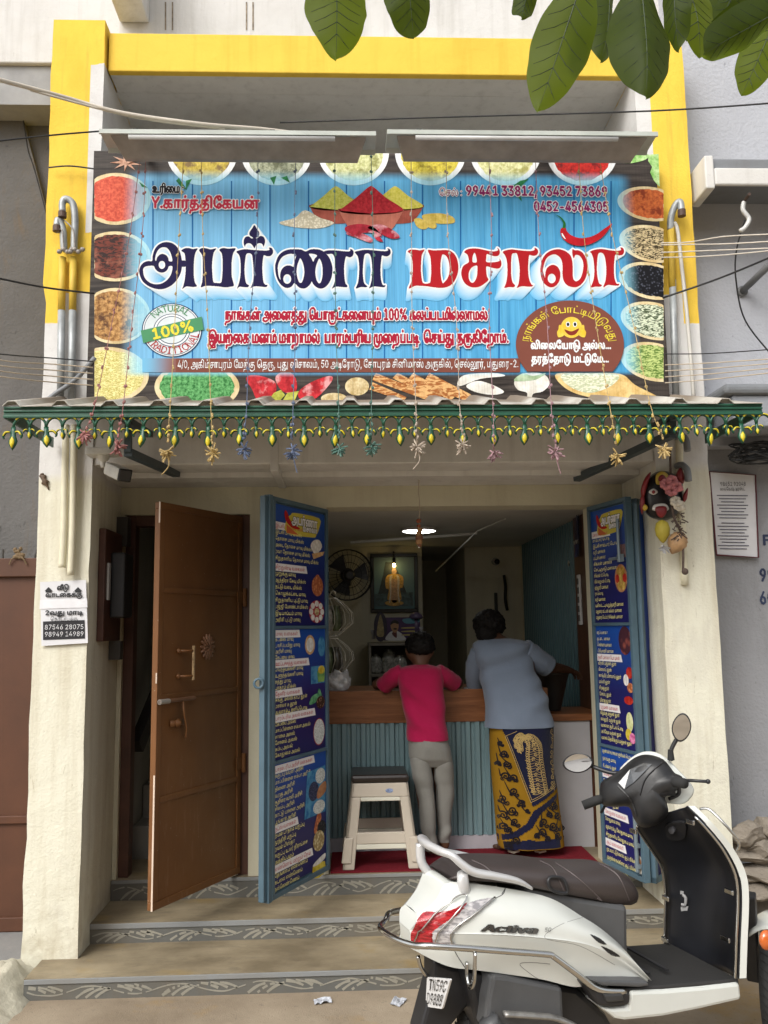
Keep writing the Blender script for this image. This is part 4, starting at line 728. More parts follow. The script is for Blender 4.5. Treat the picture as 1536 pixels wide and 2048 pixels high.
def ink(name, mat):
 if name not in PR: PR[name] = (MB(), mat)
 return PR[name][0]
def clipell(cx, cy, rx, ry, rot=0, n=44, x0=189, x1=1327, y0=307, y1=802):
 pts = []
 for i in range(n):
  a = 2*math.pi*i/n; x, y = rx*math.cos(a), ry*math.sin(a)
  X = cx+x*math.cos(rot)-y*math.sin(rot); Y = cy+x*math.sin(rot)+y*math.cos(rot)
  p = (min(max(X, x0), x1), min(max(Y, y0), y1))
  if not pts or math.hypot(p[0]-pts[-1][0], p[1]-pts[-1][1]) > .4: pts.append(p)
 return pts
def shape2(mb, pts, k): mb.poly([bp(x, y, k) for x, y in pts][::-1])
RIMW = stuffmat('bowl china', (.74, .76, .76), (.86, .87, .86), 8); RIMC = stuffmat('bowl wood', (.60, .45, .22), (.80, .68, .42), 9)
def bowl(cx, cy, rx, ry, powder, rot=0, rim=RIMW, rn='china', inner=.82, ix=0, iy=0, k=2, jag=.035):
 shape2(ink('rim '+rn, rim), clipell(cx, cy, rx, ry, rot), k)
 P = clipell(cx+ix, cy+iy, rx*inner, ry*inner, rot, 60)
 P = [(min(max(x+nz(x*.2, y*.2, 1)*rx*jag, 189), 1327), min(max(y+nz(x*.2, y*.2, 5)*rx*jag, 307), 802)) for x, y in P]
 shape2(ink(powder[0], powder[1]), P, k+1)
S_ = lambda n, a, b, s=60, k='noise', c=None, fade=True: (n, MATS.setdefault(n, stuffmat(n, a, b, s, k, c, fade)))
# planks of the blue ground
pl = ink('plank gap', flat('plank gap ink', (.012, .13, .36), .4))
for x in (306, 385, 463, 540, 617, 693, 769, 845, 921, 998, 1072, 1148, 1222):
 pl.quad(bp(x-1.3, 738, 1), bp(x+1.3, 738, 1), bp(x+1.3, 362, 1), bp(x-1.3, 362, 1))
# bowls along the top
for cx, pw in ((404, S_('powder ochre', (.42, .30, .03), (.66, .52, .10), 45, 'noise', (.22, .14, .05))), (553, S_('powder sage', (.22, .24, .15), (.50, .52, .36), 60, 'noise', (.16, .17, .10))),
    (707, S_('powder pale lime', (.48, .50, .20), (.74, .74, .42), 50, 'noise', (.30, .30, .10))), (861, S_('powder yellow', (.52, .42, .03), (.78, .66, .10), 45, 'noise', (.30, .22, .03))),
    (1011, S_('powder cream', (.55, .55, .22), (.80, .78, .45), 50, 'noise', (.40, .38, .12))), (1164, S_('powder red', (.34, .012, .010), (.60, .03, .02), 60, 'noise', (.16, .01, .01)))):
 bowl(cx, 305, 71, 66, pw, inner=.83, iy=2)
# bowls down the left and the right
bowl(232, 398, 70, 52, S_('powder brick', (.50, .05, .025), (.75, .14, .07), 55), 0, RIMC, 'wood', .87)
bowl(230, 513, 72, 50, S_('dry chilli dark', (.025, .008, .006), (.16, .03, .015), 26, 'stick', (.30, .10, .06)), 0, RIMC, 'wood', .88)
bowl(231, 632, 70, 56, S_('lentil brown', (.22, .09, .02), (.60, .34, .12), 50, 'noise', (.10, .04, .015)), 0, RIMC, 'wood', .9)
bowl(214, 750, 84, 56, S_('grain yellow', (.50, .42, .10), (.84, .78, .36), 70, 'stick'), 0, RIMC, 'wood', .88)
bowl(1300, 408, 66, 34, S_('powder orange', (.42, .08, .02), (.66, .17, .04), 55, 'noise', (.25, .04, .01)), .14, RIMC, 'wood', .84)
bowl(1303, 488, 66, 36, S_('cumin', (.05, .035, .015), (.62, .50, .28), 42, 'stick'), .22, RIMC, 'wood', .86)
bowl(1302, 562, 66, 36, S_('black pepper', (.004, .004, .006), (.07, .075, .10), 75, 'dot'), .22, RIMC, 'wood', .84)
bowl(1306, 642, 66, 37, S_('fennel', (.07, .10, .05), (.68, .74, .55), 40, 'stick'), .22, RIMC, 'wood', .86)
bowl(1308, 724, 68, 38, S_('green pods', (.10, .19, .03), (.52, .62, .22), 38, 'stick'), .22, RIMC, 'wood', .86)
# bottom row
bowl(394, 774, 85, 49, S_('green herb', (.02, .15, .03), (.16, .46, .16), 70), 0, RIMC, 'wood', .88)
RED = S_('dry chilli red', (.30, .006, .012), (.62, .03, .04), 28, 'noise', (.75, .35, .35)); GRS = S_('chilli cap', (.35, .36, .04), (.60, .60, .12), 30)
for P in ([(492, 757), (510, 750), (548, 762), (552, 783), (540, 800), (515, 800), (505, 780)], [(552, 752), (575, 742), (592, 758), (592, 782), (572, 786), (556, 772)], [(600, 780), (628, 762), (660, 752), (664, 762), (640, 790), (620, 802), (598, 796)]):
 shape2(ink(RED[0], RED[1]), crv(P, 4, True), 3)
for P in ([(536, 802), (548, 786), (562, 780), (570, 790), (560, 802)], [(566, 800), (575, 786), (598, 782), (590, 800)]): shape2(ink(GRS[0], GRS[1]), P, 4)
NUT = S_('nutmeg', (.48, .34, .14), (.76, .64, .38), 30); shape2(ink(NUT[0], NUT[1]), clipell(714, 773, 24, 18), 3); shape2(ink(NUT[0], NUT[1]), clipell(668, 797, 26, 11), 3)
CIN = S_('cinnamon', (.36, .12, .03), (.74, .44, .18), 22, 'stick')
for i, (xa, ya, xb, yb, wd) in enumerate(((748, 752, 862, 800, 9), (742, 772, 810, 802, 8), (790, 748, 880, 800, 10), (822, 750, 905, 801, 8), (852, 756, 936, 801, 13))):
 dx, dy = xb-xa, yb-ya; l = math.hypot(dx, dy); nx, ny = -dy/l*wd, dx/l*wd
 P = [(xa+nx, ya+ny), (xa-nx, ya-ny), (xb-nx, yb-ny), (xb+nx, yb+ny)]
 shape2(ink(CIN[0], CIN[1]), [(x, min(802, max(746, y))) for x, y in P], 3+i)
GAR = S_('garlic', (.66, .63, .55), (.86, .85, .80), 14)
shape2(ink(GAR[0], GAR[1]), crv([(915, 765), (930, 750), (985, 746), (1010, 752), (960, 758), (922, 772)], 4, True), 3)
shape2(ink(GAR[0], GAR[1]), crv([(932, 772), (955, 762), (985, 770), (1008, 784), (985, 790), (950, 784)], 4, True), 4)
shape2(ink(GAR[0], GAR[1]), crv([(1028, 765), (1040, 750), (1065, 745), (1090, 750), (1099, 768), (1085, 783), (1066, 788), (1062, 802), (1052, 802), (1054, 786), (1036, 780)], 4, True), 3)
LEAF = S_('sage leaf', (.30, .42, .24), (.50, .62, .42), 20); shape2(ink(LEAF[0], LEAF[1]), crv([(1028, 762), (1045, 747), (1066, 752), (1092, 746), (1070, 760)], 4, True), 4)
SPN = S_('olive wood', (.62, .40, .13), (.82, .62, .28), 18)
shape2(ink(SPN[0], SPN[1]), crv([(1112, 748), (1170, 746), (1240, 748), (1270, 770), (1318, 796), (1290, 800), (1220, 799), (1160, 790), (1125, 772)], 5, True), 3)
OAT = S_('oat flake', (.50, .55, .34), (.84, .84, .66), 34, 'stick'); shape2(ink(OAT[0], OAT[1]), crv([(1122, 750), (1175, 747), (1236, 750), (1222, 772), (1180, 786), (1140, 774)], 5, True), 4)
# corner garnish
ANI = S_('star anise', (.42, .20, .12), (.68, .42, .30), 30)
for i in range(9):
 a = i*2*math.pi/9+.3; P = [(253+4*math.cos(a+1.5), 325+4*math.sin(a+1.5)), (253+33*math.cos(a), 325+19*math.sin(a)), (253+4*math.cos(a-1.5), 325+4*math.sin(a-1.5))]
 shape2(ink(ANI[0], ANI[1]), [(x, max(308, y)) for x, y in P], 3+i)
MNT = S_('mint', (.20, .46, .10), (.55, .74, .36), 24, fade=False)
shape2(ink(MNT[0], MNT[1]), crv([(1249, 309), (1262, 308), (1296, 309), (1290, 320), (1252, 327)], 3, True), 3)
shape2(ink(MNT[0], MNT[1]), [(1297, 310), (1317, 308), (1319, 374), (1308, 362), (1300, 345), (1304, 334), (1296, 322)], 3)
SPR = S_('leaf sprig', (.01, .12, .04), (.03, .25, .08), 30, fade=False)
for P in ([(352, 362), (358, 356), (374, 380), (364, 376)], [(372, 362), (384, 358), (372, 380)], [(540, 356), (553, 352), (548, 370)], [(562, 356), (574, 352), (580, 366)], [(1026, 372), (1040, 362), (1058, 358), (1036, 378), (1042, 396), (1044, 404), (1030, 388)], [(278, 364), (296, 376), (284, 374)]):
 shape2(ink(SPR[0], SPR[1]), P, 4)
# bowls of powder in the middle
TER = stuffmat('terracotta ink', (.42, .12, .08), (.56, .19, .13), 10, fade=False)
for cxy, rx, col, k in (((672, 374), 54, S_('cone lime', (.40, .42, .05), (.58, .58, .14), 70, fade=False), 4), ((790, 374), 58, S_('cone yellow', (.52, .48, .05), (.66, .60, .13), 70, fade=False), 4), ((742, 374), 66, S_('cone red', (.32, .006, .014), (.50, .02, .03), 70, fade=False), 7)):
 cx, ty = cxy; by = 412 if k == 4 else 420; bh = 34 if k == 4 else 42
 tb = ('terracotta', TER) if k == 7 else ('terracotta dark', MATS.setdefault('terracotta dark', stuffmat('terracotta dark ink', (.26, .05, .03), (.38, .09, .06), 10, fade=False)))
 shape2(ink(*tb), clipell(cx, by+1, rx, 9), k); shape2(ink(*tb), crv([(cx-rx, by-2), (cx-rx*.8, by+bh*.55), (cx-rx*.5, by+bh), (cx+rx*.5, by+bh), (cx+rx*.8, by+bh*.55), (cx+rx, by-2)], 4)+[(cx, by+5)], k)
 shape2(ink(col[0], col[1]), crv([(cx-rx*.97, by+2), (cx-rx*.45, (ty+by)/2-1), (cx-5, ty+1), (cx+5, ty+1), (cx+rx*.45, (ty+by)/2-1), (cx+rx*.97, by+2), (cx, by+8)], 4), k+1)
SES = S_('sesame', (.55, .50, .36), (.84, .80, .66), 90, 'grain', fade=False)
shape2(ink(SES[0], SES[1]), crv([(558, 446), (590, 436), (610, 421), (640, 436), (668, 446), (640, 457), (590, 455)], 4, True), 5)
TUR = S_('turmeric root', (.50, .36, .05), (.70, .54, .14), 30, fade=False)
for P, k in (([(846, 430), (880, 427), (905, 434), (908, 446), (880, 448), (850, 442)], 5), ([(828, 440), (840, 437), (857, 450), (850, 459), (835, 455)], 6), ([(846, 437), (858, 438), (873, 450), (868, 458), (852, 452)], 7)):
 shape2(ink(TUR[0], TUR[1]), crv(P, 4, True), k)
CH = S_('chilli gloss', (.26, .005, .015), (.48, .02, .045), 26, 'noise', (.72, .36, .40), fade=False)
for P in ([(690, 456), (716, 449), (745, 454), (764, 474), (738, 466), (700, 470)], [(692, 468), (722, 467), (744, 478), (740, 486), (712, 476)], [(735, 456), (762, 450), (790, 464), (799, 476), (782, 478), (756, 466)], [(742, 462), (752, 466), (766, 484), (752, 480)]):
 shape2(ink(CH[0], CH[1]), crv(P, 4, True), 10+len(P) % 4+(P[0][0] > 738))
# big title, traced letter by letter
TITLE = [('n', 270, 450, 7.314, [
 [(255,535),(262,460),(290,370),(340,305),(400,270),(470,258),(550,275),(610,320),(655,390),(680,470),(692,560),(685,660),(660,740),(610,820),(540,890),(450,935),(370,948),(280,935),(190,895),(120,835),(80,760),(65,690),(75,630),(105,580),(150,548),(200,535)],
 [(680,385),(730,350),(790,345),(850,360),(920,352),(890,410),(870,500),(862,640),(865,760),(880,850),(910,900),(860,915),(780,908),(740,912),(695,945),(715,880),(735,780),(745,620),(740,500),(725,420)],
 [(660,535),(760,535),(760,612),(660,612)],
 [(940,380),(985,345),(1050,350),(1110,365),(1190,352),(1155,410),(1138,500),(1130,600),(1135,720),(1150,840),(1200,855),(1260,852),(1275,780),(1285,640),(1283,500),(1270,420),(1235,372),(1290,345),(1370,355),(1475,350),(1440,420),(1420,520),(1415,640),(1420,770),(1450,890),(1400,910),(1330,920),(1230,908),(1130,900),(1030,900),(965,920),(985,840),(995,700),(995,560),(985,450)]],
 [[(300,520),(305,460),(330,395),(370,350),(420,333),(470,345),(510,390),(535,450),(550,535),(500,535),(490,490),(460,450),(405,430),(355,450),(325,490),(315,530)],
  [(125,690),(125,650),(150,620),(200,607),(275,607),(300,650),(340,690),(395,705),(450,690),(485,650),(500,612),(550,612),(545,680),(520,750),(470,815),(400,860),(320,875),(240,860),(170,810),(135,750)],
  [(398+48*math.cos(a*.524), 592+58*math.sin(a*.524)) for a in range(12)]]),
 ('n', 460, 450, 7.314, [
 [(95,400),(150,375),(230,362),(330,372),(450,380),(540,382),(580,370),(570,340),(610,345),(632,385),(625,430),(590,462),(540,465),(500,450),(485,500),(475,620),(480,740),(495,850),(530,885),(550,880),(535,915),(470,912),(390,905),(340,912),(300,935),(320,890),(345,800),(345,650),(335,520),(320,440),(275,420),(240,440),(225,520),(215,640),(220,760),(240,860),(280,890),(260,918),(190,915),(140,912),(105,940),(135,850),(155,740),(158,600),(150,500),(130,440)],
 [(360,10),(395,65),(430,120),(425,165),(395,185),(380,200),(400,205),(440,170),(490,180),(515,230),(510,280),(490,325),(475,290),(440,275),(400,285),(375,320),(360,350),(340,320),(310,285),(270,275),(235,290),(220,325),(203,280),(205,225),(230,185),(275,175),(315,205),(340,200),(325,185),(290,160),(288,115),(325,60)],
 [(660,640),(670,560),(710,460),(780,395),(870,365),(970,362),(1050,370),(1105,395),(1180,365),(1260,362),(1330,375),(1400,420),(1460,500),(1495,600),(1500,680),(1485,780),(1440,870),(1380,925),(1320,938),(1260,915),(1215,870),(1197,835),(1170,880),(1120,925),(1070,938),(1010,920),(960,870),(940,860),(900,910),(840,930),(780,910),(720,850),(680,760)]],
 [[(700,640),(715,560),(750,495),(800,455),(870,432),(940,435),(970,450),(950,520),(935,590),(930,620),(880,600),(820,605),(770,640),(740,700),(735,760),(740,810),(715,760)],
  [(838+57*math.cos(a*.524), 798+70*math.sin(a*.524)) for a in range(12)],
  [(1030,495),(1065,560),(1085,650),(1085,740),(1065,820),(1040,855),(1010,840),(985,770),(975,690),(985,600),(1010,530)],
  [(1155,432),(1215,430),(1275,455),(1240,500),(1218,545),(1190,490)],
  [(1308,500),(1340,560),(1355,650),(1352,750),(1335,830),(1308,862),(1275,830),(1255,760),(1250,680),(1262,600),(1285,540)]]),
 ('n', 600, 450, 7.314, [
 [(346,400),(400,380),(500,378),(620,390),(700,395),(735,385),(735,358),(770,375),(785,410),(770,460),(730,482),(690,470),(670,475),(655,540),(645,640),(650,760),(665,860),(690,890),(690,915),(640,918),(580,912),(520,912),(465,940),(490,890),(515,800),(520,660),(510,520),(490,450),(460,430),(405,435),(370,420)],
 [(800,405),(860,385),(940,372),(1050,375),(1180,388),(1260,390),(1290,375),(1275,350),(1310,360),(1325,400),(1315,440),(1280,465),(1235,465),(1200,455),(1190,500),(1178,620),(1180,750),(1195,850),(1220,890),(1250,885),(1235,918),(1180,915),(1110,908),(1060,912),(1010,935),(1030,880),(1050,780),(1055,650),(1045,520),(1020,440),(980,425),(945,445),(930,520),(920,640),(922,760),(940,860),(985,905),(960,918),(890,915),(815,938),(845,860),(860,760),(865,640),(860,540),(840,460)]], []),
 ('r', 800, 450, 7.314, [
 [(110,400),(150,370),(230,370),(290,380),(355,370),(320,440),(308,540),(305,650),(310,740),(335,855),(430,857),(445,800),(455,680),(450,560),(440,470),(405,375),(480,380),(560,378),(660,375),(730,385),(790,430),(830,500),(850,600),(845,700),(810,800),(760,870),(700,910),(610,928),(500,920),(400,905),(300,898),(210,900),(125,940),(160,850),(180,740),(185,620),(175,500),(150,430)],
 [(935,405),(980,365),(1050,352),(1140,355),(1240,375),(1330,395),(1400,390),(1430,375),(1415,340),(1450,370),(1455,420),(1430,460),(1380,465),(1310,445),(1265,435),(1258,490),(1260,548),(1340,555),(1420,545),(1455,530),(1448,495),(1475,540),(1478,600),(1450,640),(1400,645),(1330,630),(1260,615),(1258,680),(1270,760),(1290,810),(1240,860),(1170,905),(1100,922),(1030,915),(960,875),(915,810),(893,730),(900,660),(930,600),(1000,555),(1000,500),(980,440)]],
 [[(620,440),(665,455),(700,510),(720,600),(720,700),(695,780),(650,840),(620,858),(600,780),(590,680),(592,560),(605,480)],
  [(1085,415),(1105,450),(1120,550),(1060,550),(1060,470)], [(1125,605),(1128,680),(1120,760),(1090,830),(1055,855),(1020,830),(1000,770),(1005,700),(1030,650),(1070,615)]]),
 ('r', 960, 450, 10.24, [
 [(460,565),(530,530),(640,512),(760,525),(900,540),(1030,545),(1110,525),(1110,480),(1160,500),(1185,550),(1170,610),(1120,640),(1060,640),(1005,625),(990,700),(980,850),(985,1020),(1010,1150),(1060,1240),(1085,1225),(1060,1270),(980,1275),(880,1265),(810,1275),(745,1300),(780,1220),(800,1080),(805,920),(790,760),(750,600),(700,590),(650,610),(635,720),(630,900),(635,1050),(660,1180),(715,1250),(680,1285),(590,1280),(490,1300),(525,1210),(550,1060),(555,900),(545,750),(510,640)]], []),
 ('r', 1060, 420, 7.314, [
 [(165,760),(190,700),(240,640),(310,600),(390,582),(460,590),(530,620),(590,680),(615,770),(620,880),(620,960),(630,1020),(660,1050),(690,1045),(730,1010),(760,930),(775,830),(765,750),(730,690),(690,665),(655,670),(635,715),(615,660),(615,580),(650,598),(710,600),(770,640),(815,720),(833,820),(830,920),(800,1020),(745,1095),(680,1135),(610,1135),(540,1110),(490,1050),(470,960),(470,860),(465,770),(430,700),(370,660),(310,665),(250,700),(210,770),(190,850),(185,900),(215,1000),(220,920),(250,850),(310,812),(370,820),(420,870),(440,950),(425,1040),(380,1110),(310,1140),(240,1115),(180,1050),(150,950),(148,850)],
 [(870,620),(940,590),(1050,580),(1180,600),(1280,605),(1325,590),(1315,555),(1355,570),(1370,615),(1350,660),(1300,672),(1245,660),(1230,720),(1222,860),(1230,1000),(1260,1085),(1300,1085),(1280,1115),(1200,1110),(1130,1105),(1065,1140),(1095,1050),(1110,920),(1105,800),(1085,690),(1055,640),(1000,640),(980,720),(972,860),(980,980),(1005,1080),(1045,1105),(1020,1130),(950,1128),(885,1138),(920,1040),(935,920),(930,800),(915,700),(890,640)]],
 [[(312+58*math.cos(a*.524), 1010+70*math.sin(a*.524)) for a in range(12)]])]
def topx(P, ox, oy, s): return [(ox+x/s, oy+y/s) for x, y in P]
RES = 2.5; TX0, TY0, TX1, TY1 = 262, 440, 1262, 640
full = {'n': np.zeros((int((TY1-TY0)*RES), int((TX1-TX0)*RES)), bool)}; full['r'] = full['n'].copy()
for c, ox, oy, s, outs, holes in TITLE:
 acc = np.zeros_like(full['n'])
 for P in outs: acc |= raster([crv(topx(P, ox, oy, s), 3, True)], TX0, TY0, TX1, TY1, RES)
 for P in holes: acc &= ~raster([crv(topx(P, ox, oy, s), 3, True)], TX0, TY0, TX1, TY1, RES)
 full[c] |= acc
allb = full['n'] | full['r']
halo, hk_ = dilate(allb, 3.2*RES); H0, W0 = halo.shape
def put_print(mb, Bm, k, x0=TX0, y0=TY0, res=RES): runs_to(mb, Bm[::1], x0, y0, res, lambda x, y: bp(x, y, k))
# thrown relief behind the letters: paler near them, bluer farther down
LAY = 9
for L_ in range(LAY, 0, -1):
 f = L_/LAY; dy = 22*f; shrink = 1-.07*f; out_ = np.zeros_like(halo)
 yy, xx = np.mgrid[0:H0, 0:W0]
 srcx = np.round((xx-(770-TX0)*RES-hk_)/shrink+(770-TX0)*RES+hk_).astype(int); srcy = np.round(yy-dy*RES).astype(int)
 ok = (srcx >= 0) & (srcx < W0) & (srcy >= 0); out_[ok] = halo[srcy[ok], srcx[ok]]
 cl = tuple(a*(1-f)+b*f for a, b in zip((.74, .82, .86), (.17, .50, .78)))
 put_print(ink('relief %d' % L_, flat('relief ink %d' % L_, cl, .38, var=.03)), out_, 12-L_, TX0-hk_/RES, TY0-hk_/RES)
put_print(ink('halo', flat('white ink', (.80, .82, .82), .38, var=.03)), halo, 13, TX0-hk_/RES, TY0-hk_/RES)
edge, ek = dilate(full['r'], 1.0*RES*.5)
put_print(ink('title navy', flat('navy ink', (.012, .008, .052), .38, var=.15)), full['n'], 14)
put_print(ink('title red', flat('title red ink', (.40, .010, .015), .38, var=.08)), full['r'], 15)
chi = topx([(440,300),(470,265),(515,265),(530,310),(580,365),(660,405),(760,420),(880,400),(980,355),(1070,290),(1150,235),(1197,208),(1150,290),(1060,400),(950,475),(830,520),(720,532),(600,510),(500,450),(445,370)], 1060, 420, 7.314)
shape2(ink('title chilli', flat('chilli ink', (.50, .012, .02), .35, var=.3, vsc=20)), crv(chi, 4, True), 14)
stk = crv(topx([(490,275),(497,200),(440,120),(370,80)], 1060, 420, 7.314), 6)
for a, b, i in zip(stk[:-1], stk[1:], range(len(stk))):
 wd = 3-2.2*i/len(stk); ink('chilli stalk', flat('stalk ink', (.03, .22, .04), .4)).quad(bp(a[0]-wd, a[1], 15), bp(a[0]+wd, a[1], 15), bp(b[0]+wd, b[1]-.5, 15), bp(b[0]-wd, b[1]-.5, 15))
shape2(ink('white shine', flat('white ink', (.80, .82, .82), .38, var=.03)), topx([(455,350),(470,350),(520,435),(500,430),(465,390)], 1060, 420, 7.314), 15)
# lettering lines
I_RED = flat('crimson ink', (.36, .012, .035), .38, var=.05); I_WHT = flat('white ink', (.8, .82, .82), .38, var=.03); I_BLK = flat('black ink', (.02, .02, .025), .38); I_YEL = flat('yellow ink', (.80, .66, .06), .38, var=.04)
def line(s, x0, x1, py, hpx, mat, nm, bold=.03, out=.05, k=16, rows=26):
 """hpx: height of a plain letter in photo pixels"""
 a, b = PY(x0, py, YB), PY(x1, py, YB); em = hpx*abs(PY(x0, py-1, YB).z-a.z)/.56
 write(ink(nm, mat), s, a.x, b.x, (a.z+b.z)/2, em, lambda x, z: (x, LY(k+1), z), bold, rows, out, ink('outline '+nm, I_WHT) if out else None, lambda x, z: (x, LY(k), z))
line('உரிமை :', 305, 368, 387, 13, I_BLK, 'black', .045, .03)
line('Y.கார்த்திகேயன்', 303, 519, 418, 17, flat('rose ink', (.50, .035, .07), .38), 'rose', .05, .035)
line('செல் :', 878, 924, 393, 11, flat('plum ink', (.25, .02, .12), .38), 'plum')
line('99441 33812, 93452 73869', 931, 1215, 393, 14.5, flat('plum ink', (.25, .02, .12), .38), 'plum', .045)
line('0452-4564305', 1067, 1217, 424, 14.5, flat('plum ink', (.25, .02, .12), .38), 'plum', .045)
line('நாங்கள் அனைத்து பொருட்களையும் 100% கலப்படமில்லாமல்', 450, 975, 641, 17, I_RED, 'crimson', .05, .035)
line('இயற்கை மனம் மாறாமல்  பாரம்பரிய முறைப்படி  செய்து தருகிறோம்.', 416, 1017, 687, 18, I_RED, 'crimson', .05, .035)
# brown address strip and oval
I_BRN = flat('brown ink', (.20, .065, .045), .38, var=.06)
b_ = ink('brown', I_BRN); b_.quad(bp(352, 745, 6), bp(1040, 745, 6), bp(1040, 717, 6), bp(352, 717, 6))
t = NT('brown fade ink'); q = t.wpos()
fade = t.mix(t.sstep(q[0], PY(285, 730, YB).x, PY(352, 730, YB).x), (.13, .42, .64), (.20, .065, .045)); t.base(fade).set(.38)
ink('brown fade', t.m).quad(bp(285, 745, 6), bp(352, 745, 6), bp(352, 717, 6), bp(285, 717, 6))
ov = [(1139+108*math.cos(a), 690+88*math.sin(a)) for a in [math.pi-.66+i*(math.pi+1.32)/50 for i in range(51)]]
shape2(b_, ov, 16)
line('4/0, அகிம்சாபுரம் மேற்கு தெரு, புது விசாலம், 50 அடிரோடு, கோபுரம் சினிமாஸ் அருகில், செல்லூர், மதுரை-2.', 355, 1037, 736, 12, I_WHT, 'white', .02, 0, 8)
line('விலையோடு அல்ல...', 1061, 1221, 699, 12, I_WHT, 'white', .035, 0, 18)
line('தரத்தோடு மட்டுமே...', 1062, 1217, 726, 12, I_WHT, 'white', .035, 0, 18)
cen = bp(1139, 690, 0); PXM = abs(PY(1139, 690, YB).z-PY(1139, 691, YB).z)
def arcf(u, v):                                                  # bend a straight line over the oval
 a = math.pi/2-u/(74*PXM); r = 1+v/(74*PXM)
 return cen.x+math.cos(a)*80*PXM*r, cen.z-.006+math.sin(a)*66*PXM*r
write(ink('yellow', I_YEL), 'நாங்கள் போட்டியிடுவது', -108*PXM, 108*PXM, 0, 12*PXM/.56, lambda x, z: (x, LY(18), z), .03, 24, arc=arcf)
# smiley with two raised thumbs
I_SM = stuffmat('smiley ink', (.80, .50, .03), (.86, .62, .10), 12, fade=False)
shape2(ink('smiley', I_SM), clipell(1142, 656, 21, 21), 18)
for s in (-1, 1):
 shape2(ink('smiley', I_SM), crv([(1142+s*14, 663), (1142+s*15, 672), (1142+s*26, 676), (1142+s*29, 666), (1142+s*26, 660), (1142+s*25, 652), (1142+s*21, 652), (1142+s*21, 660)], 3, True), 20)
 shape2(ink('black', I_BLK), clipell(1142+s*7, 650, 2.6, 3.6), 20)
 shape2(ink('smiley white', I_WHT), clipell(1142+s*7, 650, 4.2, 5.2), 19)
shape2(ink('smile', flat('mouth ink', (.22, .03, .02), .4)), crv([(1128, 660), (1142, 664), (1157, 658), (1151, 669), (1142, 672), (1134, 669)], 4, True), 19)
# round stamp
sc_ = (344, 661); cen2 = PY(*sc_, YB)
def disc(r, k, mt, nm): shape2(ink(nm, mt), clipell(sc_[0], sc_[1], r*1.12, r), k)
disc(54, 4, flat('stamp navy', (.02, .05, .12), .4), 'stamp line'); disc(52, 5, I_WHT, 'white disc'); disc(50.2, 6, flat('stamp navy', (.02, .05, .12), .4), 'stamp line'); disc(49, 7, flat('stamp pale', (.66, .72, .74), .38), 'stamp pale')
disc(33, 8, flat('stamp navy', (.02, .05, .12), .4), 'stamp line'); disc(31.6, 9, I_WHT, 'white disc'); disc(28, 10, flat('stamp navy', (.02, .05, .12), .4), 'stamp line'); disc(26.6, 11, flat('stamp pale', (.66, .72, .74), .38), 'stamp pale')
I_GRN = flat('label green', (.02, .22, .07), .38)
shape2(ink('stamp green', I_GRN), [(282, 662), (404, 634), (408, 660), (287, 687)], 12)
def ring_word(s, r, a0, a1, mt, nm, inward=False):
 n = len(s)
 for i, ch in enumerate(s):
  a = rad(a0+(a1-a0)*(i+.5)/n); w_, _ = shape(ch); em = 13*PXM/.72; half = w_*em/2000
  ca, sa = math.cos(a), math.sin(a); rr = r*PXM
  if inward: fx = lambda x, z: (cen2.x+(ca*(rr-z)-sa*x)*1.12, LY(10), cen2.z+sa*(rr-z)+ca*x)
  else: fx = lambda x, z: (cen2.x+(ca*(rr+z)+sa*x)*1.12, LY(10), cen2.z+sa*(rr+z)-ca*x)
  write(ink(nm, mt), ch, -half*.9, half*.9, 0, em, fx, .03, 20)
ring_word('NATURAL', 37, 140, 48, I_GRN, 'stamp green'); ring_word('TRADITIONAL', 46.5, 205, 352, flat('stamp red', (.42, .02, .02), .4), 'stamp red', True)
rot = math.atan2(-(634-662), 404-282); c100 = PY(347, 668, YB)
write(ink('yellow', I_YEL), '100%', -40*PXM, 42*PXM, 0, 20*PXM/.72, lambda x, z: (c100.x+x*math.cos(rot)-z*math.sin(rot), LY(14), c100.z+x*math.sin(rot)+z*math.cos(rot)-.008), .05, 26)
for nm, (mb, mt) in PR.items():
 kind_ = 'printed_lettering' if any(w_ in nm for w_ in ('title', 'black', 'rose', 'plum', 'crimson', 'white', 'yellow')) else 'printed_picture'
 mb.build(kind_, mt, BAN)
# ------------------------------------------------------------------ doors
M_BROWN = None
def brown_mat():
 t = NT('brown enamel door')
 c = t.mix(t.ramp(t.noise(1.6, 6, .6, (1, 1, .5)), [(.35, 0), (.7, 1)]), (.13, .05, .014), (.20, .085, .025))
 scr = t.math('MULTIPLY', t.ramp(t.noise(22, 5, .7, (1.6, 1.6, .22)), [(.56, 0), (.72, 1)]), t.sstep(t.wpos()[2], 1.4, .4))
 c = t.mix(t.math('MULTIPLY', scr, .4), c, (.34, .20, .12))
 c = t.mix(t.math('MULTIPLY', t.ramp(t.noise(90, 2, .6), [(.73, 0), (.76, 1)]), .6), c, (.5, .42, .33))
 t.base(c).set(t.ramp(t.noise(5, 4), [(.3, .42), (.7, .60)]), 0, .4).bump(t.noise(3, 3), .15, .02); return t.m
M_BROWN = brown_mat()
M_CHIP = flat('chipped edge', (.62, .50, .40), .5)
def leaf_frame(h, top, ztop, zbot):
 """h: hinge point (x, y); top: photo pixel of the free top corner -> unit vector, width"""
 p = PZ(top[0], top[1], ztop); d = Vector((p.x-h[0], p.y-h[1], 0)); return d.normalized(), d.length
